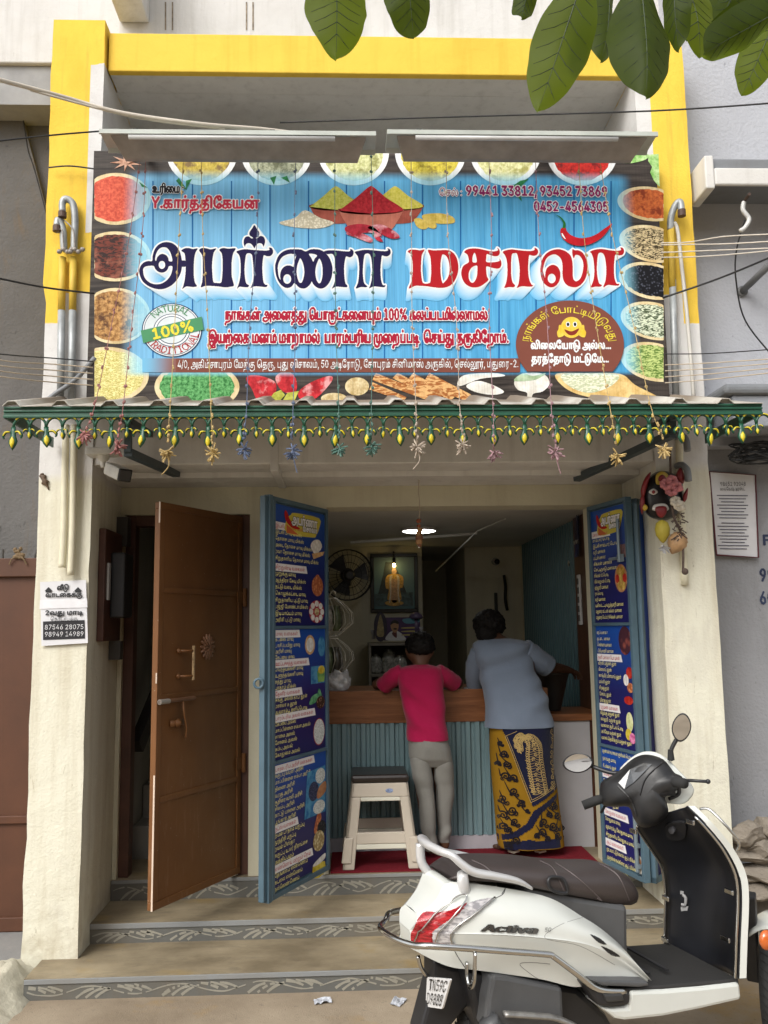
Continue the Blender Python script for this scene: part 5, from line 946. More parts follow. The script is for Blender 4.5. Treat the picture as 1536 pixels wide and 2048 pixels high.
# brown steel door, opened outwards
hx, hy = XD1-.045, YW+.01
du, wd = leaf_frame((hx, hy), (320, 1003), 2.235, .30)
dn = Vector((-du.y, du.x, 0)); dn = dn if dn.y < 0 else -dn
BD = thing('brown_door', 'brown sheet steel door with rosette and pull handle, standing open at the stairway', 'door', (hx, hy, .30))
def onp(o, u, v, k=0.): return Vector((hx, hy, 0))+du*u+Vector((0, 0, v))+dn*k
def pbox(m, u0, u1, v0, v1, k0, k1, O=None):
 O = O or onp; a = [O(m, u, v, k) for k in (k0, k1) for u, v in ((u0, v0), (u1, v0), (u1, v1), (u0, v1))]
 m.add(a, [(0, 3, 2, 1), (4, 5, 6, 7), (0, 1, 5, 4), (1, 2, 6, 5), (2, 3, 7, 6), (3, 0, 4, 7)])
zt, zb = 2.235, .305
m = MB(); pbox(m, .02, wd-.005, zb+.02, zt-.02, -.012, -.004); m.build('door_sheet', M_BROWN, BD)
m = MB()
for a in ((0, wd, zb, zb+.035), (0, wd, zt-.035, zt), (0, .035, zb+.0352, zt-.0352), (wd-.035, wd, zb+.0352, zt-.0352)): pbox(m, *a, -.03, .004)
for v in (.80, 1.28, 1.80): pbox(m, .0352, wd-.0352, v-.014, v+.014, -.0038, .004)
m.build('door_rail', M_BROWN, BD, bevel=.003)
m = MB(); pbox(m, wd-.0005, wd+.002, zb, .92, -.006, .003); pbox(m, wd-.0005, wd+.002, 1.35, 1.40, -.004, .003); pbox(m, wd-.0005, wd+.002, 2.13, zt, -.004, .004)
m.build('worn_edge', M_CHIP, BD)
m = MB()
for z in (.88, 1.78): m.tube([onp(0, -.012, z-.05, .012), onp(0, -.012, z+.05, .012)], .012, 10); pbox(m, -.01, .05, z-.03, z+.03, .0045, .009)
m.build('hinge', M_BROWN, BD)
m = MB(); uh = wd*.70
m.tube([onp(0, uh, 1.355, .055), onp(0, uh, 1.525, .055)], .0075, 10); m.build('pull_handle', flat('worn brass', (.30, .20, .10), .5, .2, vsc=60, var=.5), BD)
m = MB()
for v in (1.375, 1.50): m.tube([onp(0, uh+.055, v, 0), onp(0, uh+.04, v, .03), onp(0, uh, v, .055)], .007, 8); m.ball(onp(0, uh+.055, v, .004), (.014, .014, .014), 8, 6)
m.build('handle_bracket', M_BROWN, BD, smooth=True)
m = MB(); ur, vr = wd*.44, 1.515
for ring, (r, n, k) in enumerate(((.062, 14, .004), (.042, 12, .010), (.022, 8, .016))):
 for i in range(n):
  a = 2*math.pi*i/n+ring*.3; c = onp(0, ur+r*.6*math.cos(a), vr+r*.6*math.sin(a)*1.15, k)
  ax = du*math.cos(a)+Vector((0, 0, math.sin(a))); ay = dn.cross(ax)
  m.loft([[c+ax*(r*.42*math.cos(t_))+(ay*math.cos(p_)*.4+dn*math.sin(p_)*.35)*r*.42*math.sin(t_) for p_ in [2*math.pi*q/6 for q in range(6)]] for t_ in [.1+2.94*s/5 for s in range(6)]])
m.build('rosette', flat('rosette', (.20, .095, .05), .45, bump=.1), BD, smooth=True)
m = MB(); m.tube([onp(0, wd+.0, 1.262, .02), onp(0, wd*.62, 1.262, .02)], .011, 10); m.build('bolt', flat('bolt brown', (.13, .06, .03), .5), BD)
m = MB(); m.tube([onp(0, wd-.0, 1.262, .02), onp(0, wd-.07, 1.262, .02)], .0125, 10); m.build('bolt_tip', flat('bare steel', (.40, .36, .32), .4, .5), BD)
m = MB(); pbox(m, wd*.72, wd*.86, 1.135, 1.165, .0045, .012); m.lathe([(.022, 0), (.022, .01), (.012, .012), (.011, .02)], onp(0, wd*.79, 1.15, .012), dn, 14)
m.tube(crv([onp(0, wd*.745, 1.255, .02), onp(0, wd*.76, 1.20, .035), onp(0, wd*.72, 1.12, .03), onp(0, wd*.715, 1.075, .022)], 5), [.012]*16, 8, flat=.5)
m.build('hasp', M_BROWN, BD, smooth=True)
# ---------------- blue folding leaves with the price lists
M_BLUEF = flat('blue grey frame', (.070, .125, .165), .45, var=.18, vsc=6)
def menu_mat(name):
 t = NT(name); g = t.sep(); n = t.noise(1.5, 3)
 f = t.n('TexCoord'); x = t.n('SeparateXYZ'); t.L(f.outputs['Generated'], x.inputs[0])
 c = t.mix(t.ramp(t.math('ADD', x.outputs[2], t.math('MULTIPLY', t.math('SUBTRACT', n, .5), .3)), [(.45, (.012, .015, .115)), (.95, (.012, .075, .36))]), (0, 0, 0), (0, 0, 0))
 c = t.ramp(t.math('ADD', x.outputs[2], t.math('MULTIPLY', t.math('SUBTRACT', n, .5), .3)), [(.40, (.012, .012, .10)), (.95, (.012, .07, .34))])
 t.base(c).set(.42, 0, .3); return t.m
I_MY = flat('menu yellow', (.92, .85, .32), .5, var=.03); I_MR = flat('menu red', (.50, .02, .04), .5, var=.03); I_MW = flat('menu white', (.80, .78, .78), .5, var=.03)
FOOD = {}
def fm(n, a, b, s=60, k='noise', c=None):
 if n not in FOOD: FOOD[n] = stuffmat('food '+n, a, b, s, k, c, False)
 return FOOD[n]
class Leaf:
 def __init__(s, h, toppx, ztop, zbot, face):
  s.h = Vector((h[0], h[1], 0)); s.du, s.w = leaf_frame(h, toppx, ztop, zbot); s.zt, s.zb = ztop, zbot
  n = Vector((-s.du.y, s.du.x, 0)); s.n = n if n.x*face > 0 else -n
  s.flip = s.du.cross(Vector((0, 0, 1))).dot(s.n) < 0     # which way text runs
 def O(s, m, u, v, k=0.): return s.h+s.du*u+Vector((0, 0, v))+s.n*k
 def T(s, k): return (lambda u, v: s.O(0, u, v, k)) if not s.flip else (lambda u, v: s.O(0, s.w-u, v, k))
def build_leaf(L, name, label, panels, logo):
 root = thing(name, label, 'door', (L.h.x, L.h.y, L.zb)); w_ = L.w; fr = .024
 m = MB()
 for a in ((0, w_, L.zb, L.zb+fr), (0, w_, L.zt-fr, L.zt), (0, fr, L.zb+fr, L.zt-fr), (w_-fr, w_, L.zb+fr, L.zt-fr)): pbox(m, *a, -.03, .006, L.O)
 cuts = [p['v0'] for p in panels[:-1]]
 for v in cuts: pbox(m, fr, w_-fr, v-.008, v+.008, -.02, .0058, L.O)
 m.build('leaf_frame', M_BLUEF, root, bevel=.002)
 m = MB(); pbox(m, fr, w_-fr, L.zb+fr, L.zt-fr, -.018, -.012, L.O); m.build('leaf_sheet', M_BLUEF, root)
 for pi, p in enumerate(panels):
  v0, v1 = p['v0']+.009, p['v1']-.009
  q = MB(); T = L.T(-.006); q.add([T(fr, v0), T(w_-fr, v0), T(w_-fr, v1), T(fr, v1)], [(0, 1, 2, 3)])
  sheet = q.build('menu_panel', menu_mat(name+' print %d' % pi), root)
  ye, re_, wh = MB(), MB(), MB(); Tt = L.T(-.0045); Tw = L.T(-.005)
  for kind, s, v, wfrac in p['rows']:
   u0 = fr+.012; u1 = u0+(w_-2*fr)*wfrac
   if kind == 'h':
    wh.add([Tw(fr+.004, v-.013), Tw(u1+.028, v-.013), Tw(u1+.016, v+.026), Tw(fr+.004, v+.026)], [(0, 1, 2, 3)])
    write(re_, s, u0+.004, u1, v-.002, .026, Tt, .03, 16)
   else: write(ye, s, u0, u1, v, .0255, Tt, .04, 16)
  if ye.v: ye.build('menu_lettering', I_MY, sheet)
  if wh.v: wh.build('heading_strip', I_MW, sheet); re_.build('heading_lettering', I_MR, sheet)
  for pts, k, mt in p['pics']:
   q = MB(); T2 = L.T(-.005+.0006*k); q.poly([T2(fr+(w_-2*fr)*a, b) for a, b in pts]); q.build('food_picture', mt, sheet)
 # logo
 T = lambda k: L.T(-.0052+.0006*k); top = panels[0]['v1']; cu = w_*.55; sheet = root
 W2 = w_*.30
 pts = crv([(cu-W2*.75, top-.05), (cu-W2*.5, top-.035), (cu+W2, top-.035), (cu+W2, top-.09), (cu+W2*.8, top-.135), (cu+W2*.55, top-.15), (cu-W2, top-.15), (cu-W2, top-.08)], 3, True)
 q = MB(); q.poly([T(1)(a, b) for a, b in pts]); q.build('logo_badge', flat('badge yellow', (.62, .52, .08), .5), root)
 q = MB(); q.poly([T(1.5)(a, b) for a, b in [(cu-W2, top-.15), (cu-W2, top-.105), (cu-W2*.3, top-.15)]]); q.build('logo_corner', flat('badge orange', (.58, .14, .05), .5), root)
 q = MB(); q2 = MB()
 write(q, 'அபர்ணா', cu-W2*.72, cu+W2*.86, top-.095, .066, T(4), .05, 26, .04, q2, T(3)); write(q, 'மசாலா', cu-W2*.05, cu+W2*.86, top-.124, .040, T(4), .05, 22, .05, q2, T(3))
 q.build('logo_lettering', I_MW, root); q2.build('logo_outline', flat('badge dark green', (.01, .05, .03), .5), root)
 ch = crv([(cu-W2*1.1, top-.035), (cu-W2*.98, top-.04), (cu-W2*.75, top-.085), (cu-W2*.2, top-.115), (cu-W2*.6, top-.12), (cu-W2*.95, top-.10), (cu-W2*1.12, top-.065)], 3, True)
 q = MB(); q.poly([T(2.5)(a, b) for a, b in ch]); q.build('logo_chilli', flat('badge chilli', (.48, .02, .02), .4), root)
 return root
def rows(spec, va, vb):
 n = len(spec); return [(k, s, va+(vb-va)*i/(n-1), wf) for i, (k, s, wf) in enumerate(spec)]
def ell(cx, cy, rx, ry, n=22): return [(cx+rx*math.cos(2*math.pi*i/n), cy+ry*math.sin(2*math.pi*i/n)) for i in range(n)]
LL = Leaf((XO0+.004, YW-.002), (545, 992), 2.27, .315, 1)
zv = lambda py: PY(653, py, YW).z                               # heights read at the hinge edge
v12, v23 = zv(1254), zv(1496)
A = [('h', 'இட்லி, தோசை வகைகள்', .66), ('y', 'இட்லி மாவு மிக்ஸ்', .50), ('y', 'தோசை மாவு மிக்ஸ்', .54), ('y', 'அடை தோசை மாவு மிக்ஸ்', .70), ('y', 'ரவா தோசை மாவு மிக்ஸ்', .67), ('y', 'சிறுதானிய தோசை மாவு மிக்ஸ்', .84),
    ('h', 'சிற்றுண்டி வகைகள்', .56), ('y', 'முறுக்கு மாவு', .38), ('y', 'ஆந்திரா சேவு மிக்ஸ்', .58), ('y', 'தட்டு வடை மிக்ஸ்', .50), ('y', 'கொழுக்கட்டை மாவு', .58), ('y', 'சிறுதானிய புட்டு மாவு', .62), ('y', 'பஜ்ஜி போண்டா மிக்ஸ்', .62), ('y', 'இடியாப்பம் மாவு', .50), ('y', 'அரிசி புட்டு மாவு', .47)]
Bm_ = [('h', 'மாவு வகைகள்', .42), ('y', 'கடலை மாவு', .34), ('y', 'பாசிப்பயிறு மாவு', .46), ('y', 'அரிசி மாவு', .30), ('y', 'கேப்பை மாவு', .36), ('h', 'ஊட்டச்சத்து வகைகள்', .60), ('y', 'வெந்தயக்களி மாவு', .52), ('y', 'உளுந்தங்களி மாவு', .52), ('y', 'சத்து மாவு', .29), ('y', 'பாதாம் மிக்ஸ்', .38),
    ('h', 'தேனீர் வகைகள்', .46), ('y', 'சுக்கு, மல்லி காபி தூள்', .60), ('y', 'மசாலா டீ தூள்', .40), ('y', 'ஆவாரம்பூ தனிப்பொடி', .60), ('h', 'பாரம்பரிய அவல் வகைகள்', .72), ('y', 'கேப்பை அவல்', .38), ('y', 'மாப்பிள்ளை சம்பா அவல்', .66), ('y', 'சாமை அவல்', .36), ('y', 'சோளம் அவல்', .40), ('y', 'கம்பு அவல்', .32), ('y', 'கோதுமை அவல்', .46)]
Cm_ = [('h', 'பாரம்பரிய அரிசி வகைகள்', .70), ('y', 'கருப்பு கவுனி அரிசி', .52), ('y', 'மாப்பிள்ளை சம்பா அரிசி', .66), ('y', 'திணை அரிசி', .36), ('y', 'வரகு அரிசி', .32), ('y', 'குதிரை வாலி அரிசி', .50), ('y', 'சிவப்பு அரிசி', .35), ('y', 'காட்டு யானை அரிசி', .54), ('y', 'பூங்கார் அரிசி', .38), ('h', 'நட்ஸ் வகைகள்', .38), ('y', 'நயம் பாதாம் பருப்பு', .54), ('y', 'முந்திரி பருப்பு', .38), ('y', 'நயம் பிஸ்தா', .36), ('y', 'கருப்பு உலர் திராட்சை', .60), ('y', 'அத்திப்பழம்', .34),
    ('h', 'எண்ணெய் மற்றும் நெய்', .66), ('y', 'தேங்காய் எண்ணெய்', .60), ('y', 'கடலை எண்ணெய்', .50), ('y', 'நல்லெண்ணெய்', .44), ('y', 'பசு நெய்', .26)]
WHF = fm('idli', (.66, .64, .60), (.84, .83, .80), 40, 'grain'); TAN = fm('dosa', (.5, .26, .10), (.74, .5, .26), 30); ORG = fm('murukku', (.36, .10, .04), (.68, .28, .12), 60, 'grain'); PLT = fm('plate', (.30, .02, .04), (.4, .04, .06), 10)
GRN = fm('juice', (.12, .30, .10), (.40, .60, .12), 12); BLU = fm('cold', (.02, .14, .35), (.10, .32, .5), 20); DRK = fm('beans', (.05, .025, .015), (.34, .20, .13), 70, 'dot'); RICE = fm('rice', (.42, .46, .44), (.74, .77, .75), 90, 'stick'); GLD = fm('oil', (.50, .36, .02), (.78, .64, .10), 20); NTS = fm('nuts', (.34, .24, .10), (.74, .66, .40), 60, 'grain'); LEF = fm('leaf', (.03, .2, .08), (.2, .5, .25), 20); SPO = fm('wood spoon', (.34, .14, .06), (.5, .25, .12), 20)
zz = lambda py: zv(py)
p1 = dict(v0=v12, v1=2.246, rows=rows(A, zv(1078), zv(1240)) and [(k, s, (zv(1072) if i == 0 else 0) or zv(1072)+(zv(1243)-zv(1072))*(i+(.35 if i > 5 else 0))/(len(A)-1+.35), wf) for i, (k, s, wf) in enumerate(A)],
    pics=[(crv([(.70, zz(1098)), (.76, zz(1086)), (.88, zz(1083)), (.94, zz(1096)), (.80, zz(1112))], 3, True), 1, WHF), ([(.72, zz(1112)), (.99, zz(1104)), (.96, zz(1112)), (.76, zz(1122))], 2, TAN),
    (ell(.84, zz(1174), .12, .055), 1, ORG), (ell(.84, zz(1160), .05, .025), 2, ORG), (ell(.82, zz(1224), .16, .062), 1, PLT)]+[(ell(.82+.115*math.cos(a), zz(1224)+.044*math.sin(a), .042, .017, 10), 2, WHF) for a in [i*.785 for i in range(8)]]+[(ell(.82, zz(1224), .05, .02), 3, NTS)])
p2 = dict(v0=v23, v1=v12, rows=[(k, s, zv(1268)+(zv(1487)-zv(1268))*i/(len(Bm_)-1), wf) for i, (k, s, wf) in enumerate(Bm_)],
    pics=[(ell(.68, zz(1288), .10, .052), 1, TAN), (ell(.68, zz(1288), .075, .038), 2, WHF), (ell(.92, zz(1292), .075, .055), 1, BLU), ([(.70, zz(1364)), (.98, zz(1364)), (.98, zz(1330)), (.70, zz(1330))], 1, BLU), ([(.84, zz(1362)), (.97, zz(1362)), (.99, zz(1340)), (.82, zz(1340))], 2, GRN), (ell(.91, zz(1338), .07, .022), 3, GLD),
    (crv([(.66, zz(1402)), (.72, zz(1388)), (.84, zz(1384)), (.88, zz(1392)), (.76, zz(1402))], 3, True), 1, LEF), (crv([(.83, zz(1390)), (.86, zz(1374)), (.92, zz(1390))], 3, True), 2, LEF), (ell(.89, zz(1402), .09, .034), 3, DRK), (ell(.86, zz(1459), .12, .072), 1, PLT), (ell(.86, zz(1459), .112, .067), 2, RICE)])
p3 = dict(v0=.339, v1=v23, rows=[(k, s, zv(1512)+(zv(1738)-zv(1512))*i/(len(Cm_)-1), wf) for i, (k, s, wf) in enumerate(Cm_)],
    pics=[([(.56, zz(1620)), (.985, zz(1620)), (.985, zz(1528)), (.62, zz(1532))], 1, BLU), (ell(.88, zz(1546), .1, .04), 2, RICE), (ell(.74, zz(1572), .10, .05), 3, fm('black rice', (.01, .015, .05), (.06, .07, .14), 90, 'stick')), (crv([(.80, zz(1582)), (.86, zz(1566)), (.985, zz(1560)), (.985, zz(1580)), (.84, zz(1590))], 3, True), 4, SPO), (ell(.85, zz(1606), .12, .035), 3, RICE),
    (crv([(.75, zz(1645)), (.84, zz(1614)), (.9, zz(1628)), (.82, zz(1652)), (.77, zz(1656))], 3, True), 1, ORG), (ell(.90, zz(1650), .09, .04), 2, fm('raisin', (.012, .012, .015), (.06, .06, .07), 80, 'dot')), (ell(.84, zz(1672), .115, .052), 3, NTS),
    (crv([(.72, zz(1718)), (.97, zz(1718)), (.94, zz(1742)), (.76, zz(1742))], 2, True), 1, GLD), (crv([(.72, zz(1717)), (.78, zz(1710)), (.97, zz(1702)), (.97, zz(1712)), (.85, zz(1718))], 3, True), 2, WHF)])
LD = build_leaf(LL, 'folding_door', 'blue framed folding door leaf with a Tamil price list, left of the shop opening', [p1, p2, p3], 1)
m = MB()
for k in range(2): pbox(m, LL.w-.001, LL.w+.03+.028*k, .31+.01*k, 2.275-.008*k, -.03-.008*k, .004-.012*k, LL.O)
m.build('folded_edge', M_BLUEF, LD, bevel=.002)
m = MB(); c = LL.O(0, LL.w+.075, 1.34, -.03); m.tube([c+Vector((.022*math.cos(a), 0, .022*math.sin(a))) for a in [i*math.pi/6 for i in range(12)]], .007, 6, closed=True); m.build('latch_ring', M_BLUEF, LD, smooth=True)
# right leaf
XH = 1.372
LR = Leaf((XH, YW-.002), (1252, 993), 2.27, .315, -1)
zr = lambda py: PY(1185, py, YW).z
rv12, rv23 = PY(1180, 1249, YW).z, PY(1190, 1488, YW).z
A2 = [('h', 'மசாலா வகைகள்', .45), ('y', 'சாம்பார் பொடி', .50), ('y', 'இட்லி சாம்பார் பொடி', .72), ('y', 'கறி மசாலா', .36), ('y', 'மட்டன் மசாலா', .36), ('y', 'சிக்கன் மசாலா', .54), ('y', 'செட்டிநாடு மசாலா', .66), ('y', 'சிக்கன் 65 பொடி', .42), ('y', 'மீன் வறுவல் பொடி', .46), ('y', 'தந்தூரி மசாலா', .40), ('y', 'ரசப்பொடி', .24), ('y', 'கறி மசாலா', .30), ('y', 'உசிலம்பட்டி வறுத்தகறி மசாலா', .80), ('y', 'மதுரை மட்டன் சுக்கா மசாலா', .74), ('y', 'மதுரை பெப்பர் சிக்கன் மசாலா', .76)]
B2 = [('y', 'கரம் மசாலா', .32), ('y', 'முட்டை மசாலா', .38), ('y', 'சென்னா மசாலா', .42), ('y', 'பிரியாணி மசாலா', .46), ('h', 'தனி மசாலா பொடிகள்', .62), ('y', 'விரலி மஞ்சள் தூள்', .52), ('y', 'மிளகாய் தூள்', .38), ('y', 'காஷ்மீர் மிளகாய் தூள்', .64), ('y', 'மல்லி தூள்', .32), ('y', 'சீரகத்தூள்', .28), ('y', 'சோம்பு தூள்', .34), ('y', 'மிளகு தூள்', .32), ('h', 'நறுமண வகைகள்', .50), ('y', 'கிழங்கு மஞ்சள் தூள்', .54), ('y', 'கஸ்தூரி மஞ்சள் தூள்', .56), ('y', 'வாசனை குளியல் பொடி', .62), ('y', 'அபிஷேக மஞ்சள் தூள்', .56), ('y', 'வாசல் தெளிக்கும் மஞ்சள் தூள்', .84)]
C2 = [('y', 'ஆண்கள் வாசனை குளியல் பொடி', .80), ('y', 'நலங்கு மாவு', .38), ('y', 'சீயக்காய் தூள்', .38), ('h', 'பொடி வகைகள்', .46), ('y', 'கோதுமை மாவு', .40), ('y', 'நலங்கு மாவு', .46), ('y', 'கரம் மசாலா', .50), ('y', 'மல்லி தூள்', .40), ('h', 'கோதுமை வகைகள்', .58), ('y', 'கோதுமை மாவு', .42), ('y', 'ஆவாரம்பூ கோதுமை மாவு', .74), ('y', 'சிறுதானிய கோதுமை மாவு', .76), ('h', 'சூப் வகைகள்', .48), ('y', 'முடவாட்டுக்கால் சூப் மிக்ஸ்', .80), ('y', 'முருங்கைக்கீரை சூப் மிக்ஸ்', .80), ('y', 'கொள்ளு சூப் மிக்ஸ்', .56)]
SPD = fm('spice dish', (.30, .16, .02), (.66, .46, .12), 20); RDD = fm('red dish', (.34, .01, .01), (.56, .06, .03), 20)
q1 = dict(v0=rv12, v1=2.246, rows=[(k, s, zr(1075)+(zr(1238)-zr(1075))*i/(len(A2)-1), wf) for i, (k, s, wf) in enumerate(A2)],
    pics=[(ell(.80, zr(1163), .17, .075), 1, SPO)]+[(ell(.80+.10*math.cos(a), zr(1163)+.045*math.sin(a), .055, .024, 12), 2, SPD if i % 3 else RDD) for i, a in enumerate([j*1.047 for j in range(6)])]+[(ell(.80, zr(1163), .05, .022, 12), 3, SPD), ([(.80, zr(1125)), (.97, zr(1125)), (.97, zr(1100)), (.80, zr(1100))], 1, fm('cup', (.10, .06, .08), (.3, .16, .14), 12))])
q2_ = dict(v0=rv23, v1=rv12, rows=[(k, s, zr(1268)+(zr(1476)-zr(1268))*i/(len(B2)-1), wf) for i, (k, s, wf) in enumerate(B2)],
    pics=[(ell(.82, zr(1280), .17, .075), 1, fm('curry', (.06, .02, .03), (.30, .08, .06), 26, 'grain')), (ell(.90, zr(1340), .09, .03), 1, RDD), (ell(.80, zr(1354), .07, .03), 2, WHF), (ell(.90, zr(1368), .08, .026), 1, ORG), (ell(.84, zr(1392), .12, .022), 1, RDD), (ell(.84, zr(1432), .09, .05), 1, fm('ice', (.5, .55, .2), (.8, .8, .5), 20)), (ell(.80, zr(1456), .08, .03), 2, GLD), (ell(.90, zr(1462), .08, .028), 3, fm('petal', (.5, .05, .2), (.8, .3, .5), 40))])
q3 = dict(v0=.339, v1=rv23, rows=[(k, s, zr(1502)+(zr(1728)-zr(1502))*i/(len(C2)-1), wf) for i, (k, s, wf) in enumerate(C2)],
    pics=[(ell(.92, zr(1610), .07, .04), 1, WHF), (ell(.92, zr(1696), .07, .045), 1, WHF), (ell(.92, zr(1690), .04, .018), 2, SPO)])
RD = build_leaf(LR, 'folding_door', 'blue framed folding door leaf with a Tamil price list, behind the scooter handlebar', [q1, q2_, q3], 1)
m = MB()
m.tube([LR.O(0, LR.w-.07, 1.93, .018), LR.O(0, LR.w-.07, 2.16, .018)], .009, 8); m.tube([LR.O(0, LR.w-.09, 1.95, .02), LR.O(0, LR.w-.16, 1.95, .024)], .008, 8); pbox(m, LR.w-.10, LR.w-.04, 1.93, 1.97, .006, .014, LR.O)
m.tube([LR.O(0, LR.w-.045, .36, .016), LR.O(0, LR.w-.045, .66, .016)], .011, 8); pbox(m, LR.w-.065, LR.w-.025, .48, .5, .006, .02, LR.O); pbox(m, LR.w-.065, LR.w-.025, .38, .4, .006, .02, LR.O)
m.build('tower_bolt', flat('bolt grey', (.20, .25, .28), .4, .3), RD)
# second leaf folded behind it, back to back
tip = LR.O(0, LR.w, 0, 0); h2 = (tip.x+.045, tip.y+.015)
L2 = Leaf(h2, (1331, 1012), 2.262, .31, -1)
root = thing('folding_door', 'second blue door leaf folded behind the right price list, against the pillar', 'door', (L2.h.x, L2.h.y, L2.zb))
m = MB()
for a in ((0, L2.w, L2.zb, L2.zb+.03), (0, L2.w, L2.zt-.03, L2.zt), (0, .03, L2.zb, L2.zt), (L2.w-.03, L2.w, L2.zb, L2.zt)): pbox(m, *a, -.015, .015, L2.O)
m.build('leaf_frame', M_BLUEF, root, bevel=.002)
m = MB(); pbox(m, .03, L2.w-.03, L2.zb+.03, L2.zt-.03, -.004, .002, L2.O); m.build('menu_panel', menu_mat('folded print'), root)
for a, v, c_ in ((.5, 1.95, RDD), (.5, 1.86, RDD), (.5, 1.16, GLD), (.5, 1.02, GLD), (.5, .92, GLD), (.5, .66, SPD), (.5, .56, GLD)):
 q = MB(); q.poly([L2.O(0, L2.w*(a+.36*math.cos(t_)), v+.06*math.sin(t_), .0035) for t_ in [i*.35 for i in range(18)]]); q.build('food_picture', c_, root)
m = MB()
for v in (1.72, 1.66): pbox(m, .04, .12, v-.03, v+.03, .004, .018, L2.O)
m.tube([L2.O(0, .08, 1.5, .02), L2.O(0, .08, 1.8, .02)], .011, 8); m.build('tower_bolt', flat('bolt grey', (.20, .25, .28), .4, .3), root)
# ------------------------------------------------------------------ inside the shop
M_IN = plaster('inner cream wall', (.74, .70, .56), (.28, .25, .17), .3, .15, 40, .2, .15)
M_INC = plaster('inner ceiling', (.70, .69, .64), (.3, .28, .24), .3, .1, 40, 0, .1)
CEIL_Z = 2.32; YBK = 7.8
xa, xb = PY(845, 1200, YBK).x, PY(935, 1200, YBK).x
B('shop_floor', [(-.9, 1.9, YW+.6, 9.6, Z2, ZF-.001)], M_TREAD)
B('inner_ceiling', [(-.62, 1.62, YW+.2002, 9.6, CEIL_Z, CEIL_Z+.1)], M_INC)
B('inner_wall', [(-.62, -.56, YW+.2002, YBK, ZF, CEIL_Z-.001), (-.56, xa, YBK, YBK+.1, ZF, CEIL_Z-.001), (xa-.08, xa-.001, YBK+.1002, 9.5, ZF, CEIL_Z-.001), (xb, 1.62, YBK+.12, YBK+.2, ZF, CEIL_Z-.001),
    (xa-.08, 1.62, 9.5, 9.6, ZF, CEIL_Z-.001), (xb, xb+.08, YBK+.2002, 9.5, ZF, CEIL_Z-.001), (1.561, 1.62, YW+.2002, YBK+.12, ZF, CEIL_Z-.001), (-.559, xa, YBK-.02, YBK-.0005, CEIL_Z-.09, CEIL_Z-.002)], M_IN)
TEAL = (.085, .17, .19)
def ribbed(nm, pts0, pts1, n, depth, side_dir, mat, z0, z1, par):
 """ribbed sheet between two plan points"""
 a, b = Vector(pts0), Vector(pts1); m = MB(); prof = []
 for i in range(n):
  for t_, k in ((.06, 0), (.2, 1), (.62, 1), (.76, 0)): prof.append(a+(b-a)*((i+t_)/n)+Vector(side_dir)*depth*k)
 prof = [a]+prof+[b]
 m.add([(p.x, p.y, z) for z in (z0, z1) for p in prof], [(i, i+1, len(prof)+i+1, len(prof)+i) for i in range(len(prof)-1)]); return m.build(nm, mat, par)
M_TEAL = flat('ribbed blue grey panel', (.16, .245, .265), .38, var=.1, vsc=3)
ribbed('ribbed_wall_panel', (1.56, 5.87, 0), (1.56, 7.78, 0), 26, .016, (-1, 0, 0), flat('ribbed teal wall', TEAL, .45, var=.1), 1.0, CEIL_Z-.002, SHOP)
m = MB(); m.tube([PY(1010, 1038, 5.65), PY(955, 1062, 6.2), PY(872, 1142, YBK-.05)], .005, 6); m.tube([PY(700, 1085, 6.9), PY(955, 1067, 6.7)], .012, 6); m.build('ceiling_conduit', M_INC, SHOP)
# jamb board with switch strip and packets
BRD = thing('wood_partition', 'tall dark brown board at the right end of the counter', 'partition', (1.52, 5.6, ZF))
M_WOODD = None
def wood(name, a, b, sc_=(1, 1, 14), rough=.42):
 if name in MATS: return MATS[name]
 t = NT(name); f = t.noise(3.0, 6, .6, sc_, .6)
 c = t.mix(t.ramp(f, [(.35, 0), (.65, 1)]), a, b); c = t.mix(t.math('MULTIPLY', t.ramp(t.noise(14, 4, .6, sc_), [(.55, 0), (.7, 1)]), .4), c, tuple(v*.5 for v in a))
 t.base(c).set(rough, 0, .4); MATS[name] = t.m; return t.m
M_WOOD = wood('counter laminate', (.15, .052, .018), (.25, .10, .038)); M_WOODD = wood('dark board', (.055, .020, .010), (.095, .036, .018), (6, 6, .5))
B('board', [(1.525, 1.5595, 5.30, 5.869, ZF, CEIL_Z-.002)], M_WOODD, BRD)
m = MB(); o = PX(1160, 1185, 1.52); m.box(1.508, 1.5245, o.y-.03, o.y+.03, 1.60, 1.93); st_ = m.build('switch_strip', flat('strip grey', (.62, .62, .62), .3), None, label='grey power strip with sockets on the dark board inside', cat='power strip', bevel=.006)
m = MB()
for i in range(5): m.box(1.5062, 1.5078, o.y-.018, o.y+.018, 1.625+.06*i, 1.665+.06*i)
m.build('socket', flat('socket dark', (.08, .08, .08), .4), st_)
m = MB(); o = PX(1140, 1127, 1.52); m.ball((1.512, o.y, o.z), (.006, .022, .022), 8, 6); m.build('wall_clip', flat('bright steel', (.8, .8, .8), .15, 1), None, label='small shiny round clip on the dark board beside the power strip', cat='clip')
m = MB(); o = PX(1158, 1065, 1.52)
for i in range(8):
 y0 = o.y-.05+.014*i; m.loft([[(1.512-.01*math.sin(i), y0, o.z+.14-.005*i), (1.512-.01*math.sin(i), y0+.013, o.z+.14-.005*i)], [(1.50, y0, o.z-.16), (1.50, y0+.013, o.z-.16)]], False, False)
pk = m.build('hanging_packet_strip', flat('navy packet', (.015, .03, .12), .2, var=.5, vsc=40), None, label='dark blue strip of sachets hanging high on the dark board', cat='packets')
m = MB(); m.tube(crv([(1.498, o.y-.06+.02*i, o.z-.065+.012*math.cos(i*2.1)) for i in range(7)], 4), .007, 5); m.build('modelled_shine', flat('silvery', (.9, .9, .9), .12, .9), pk)  # wavy reflection on the board, modelled as a bright metal tube
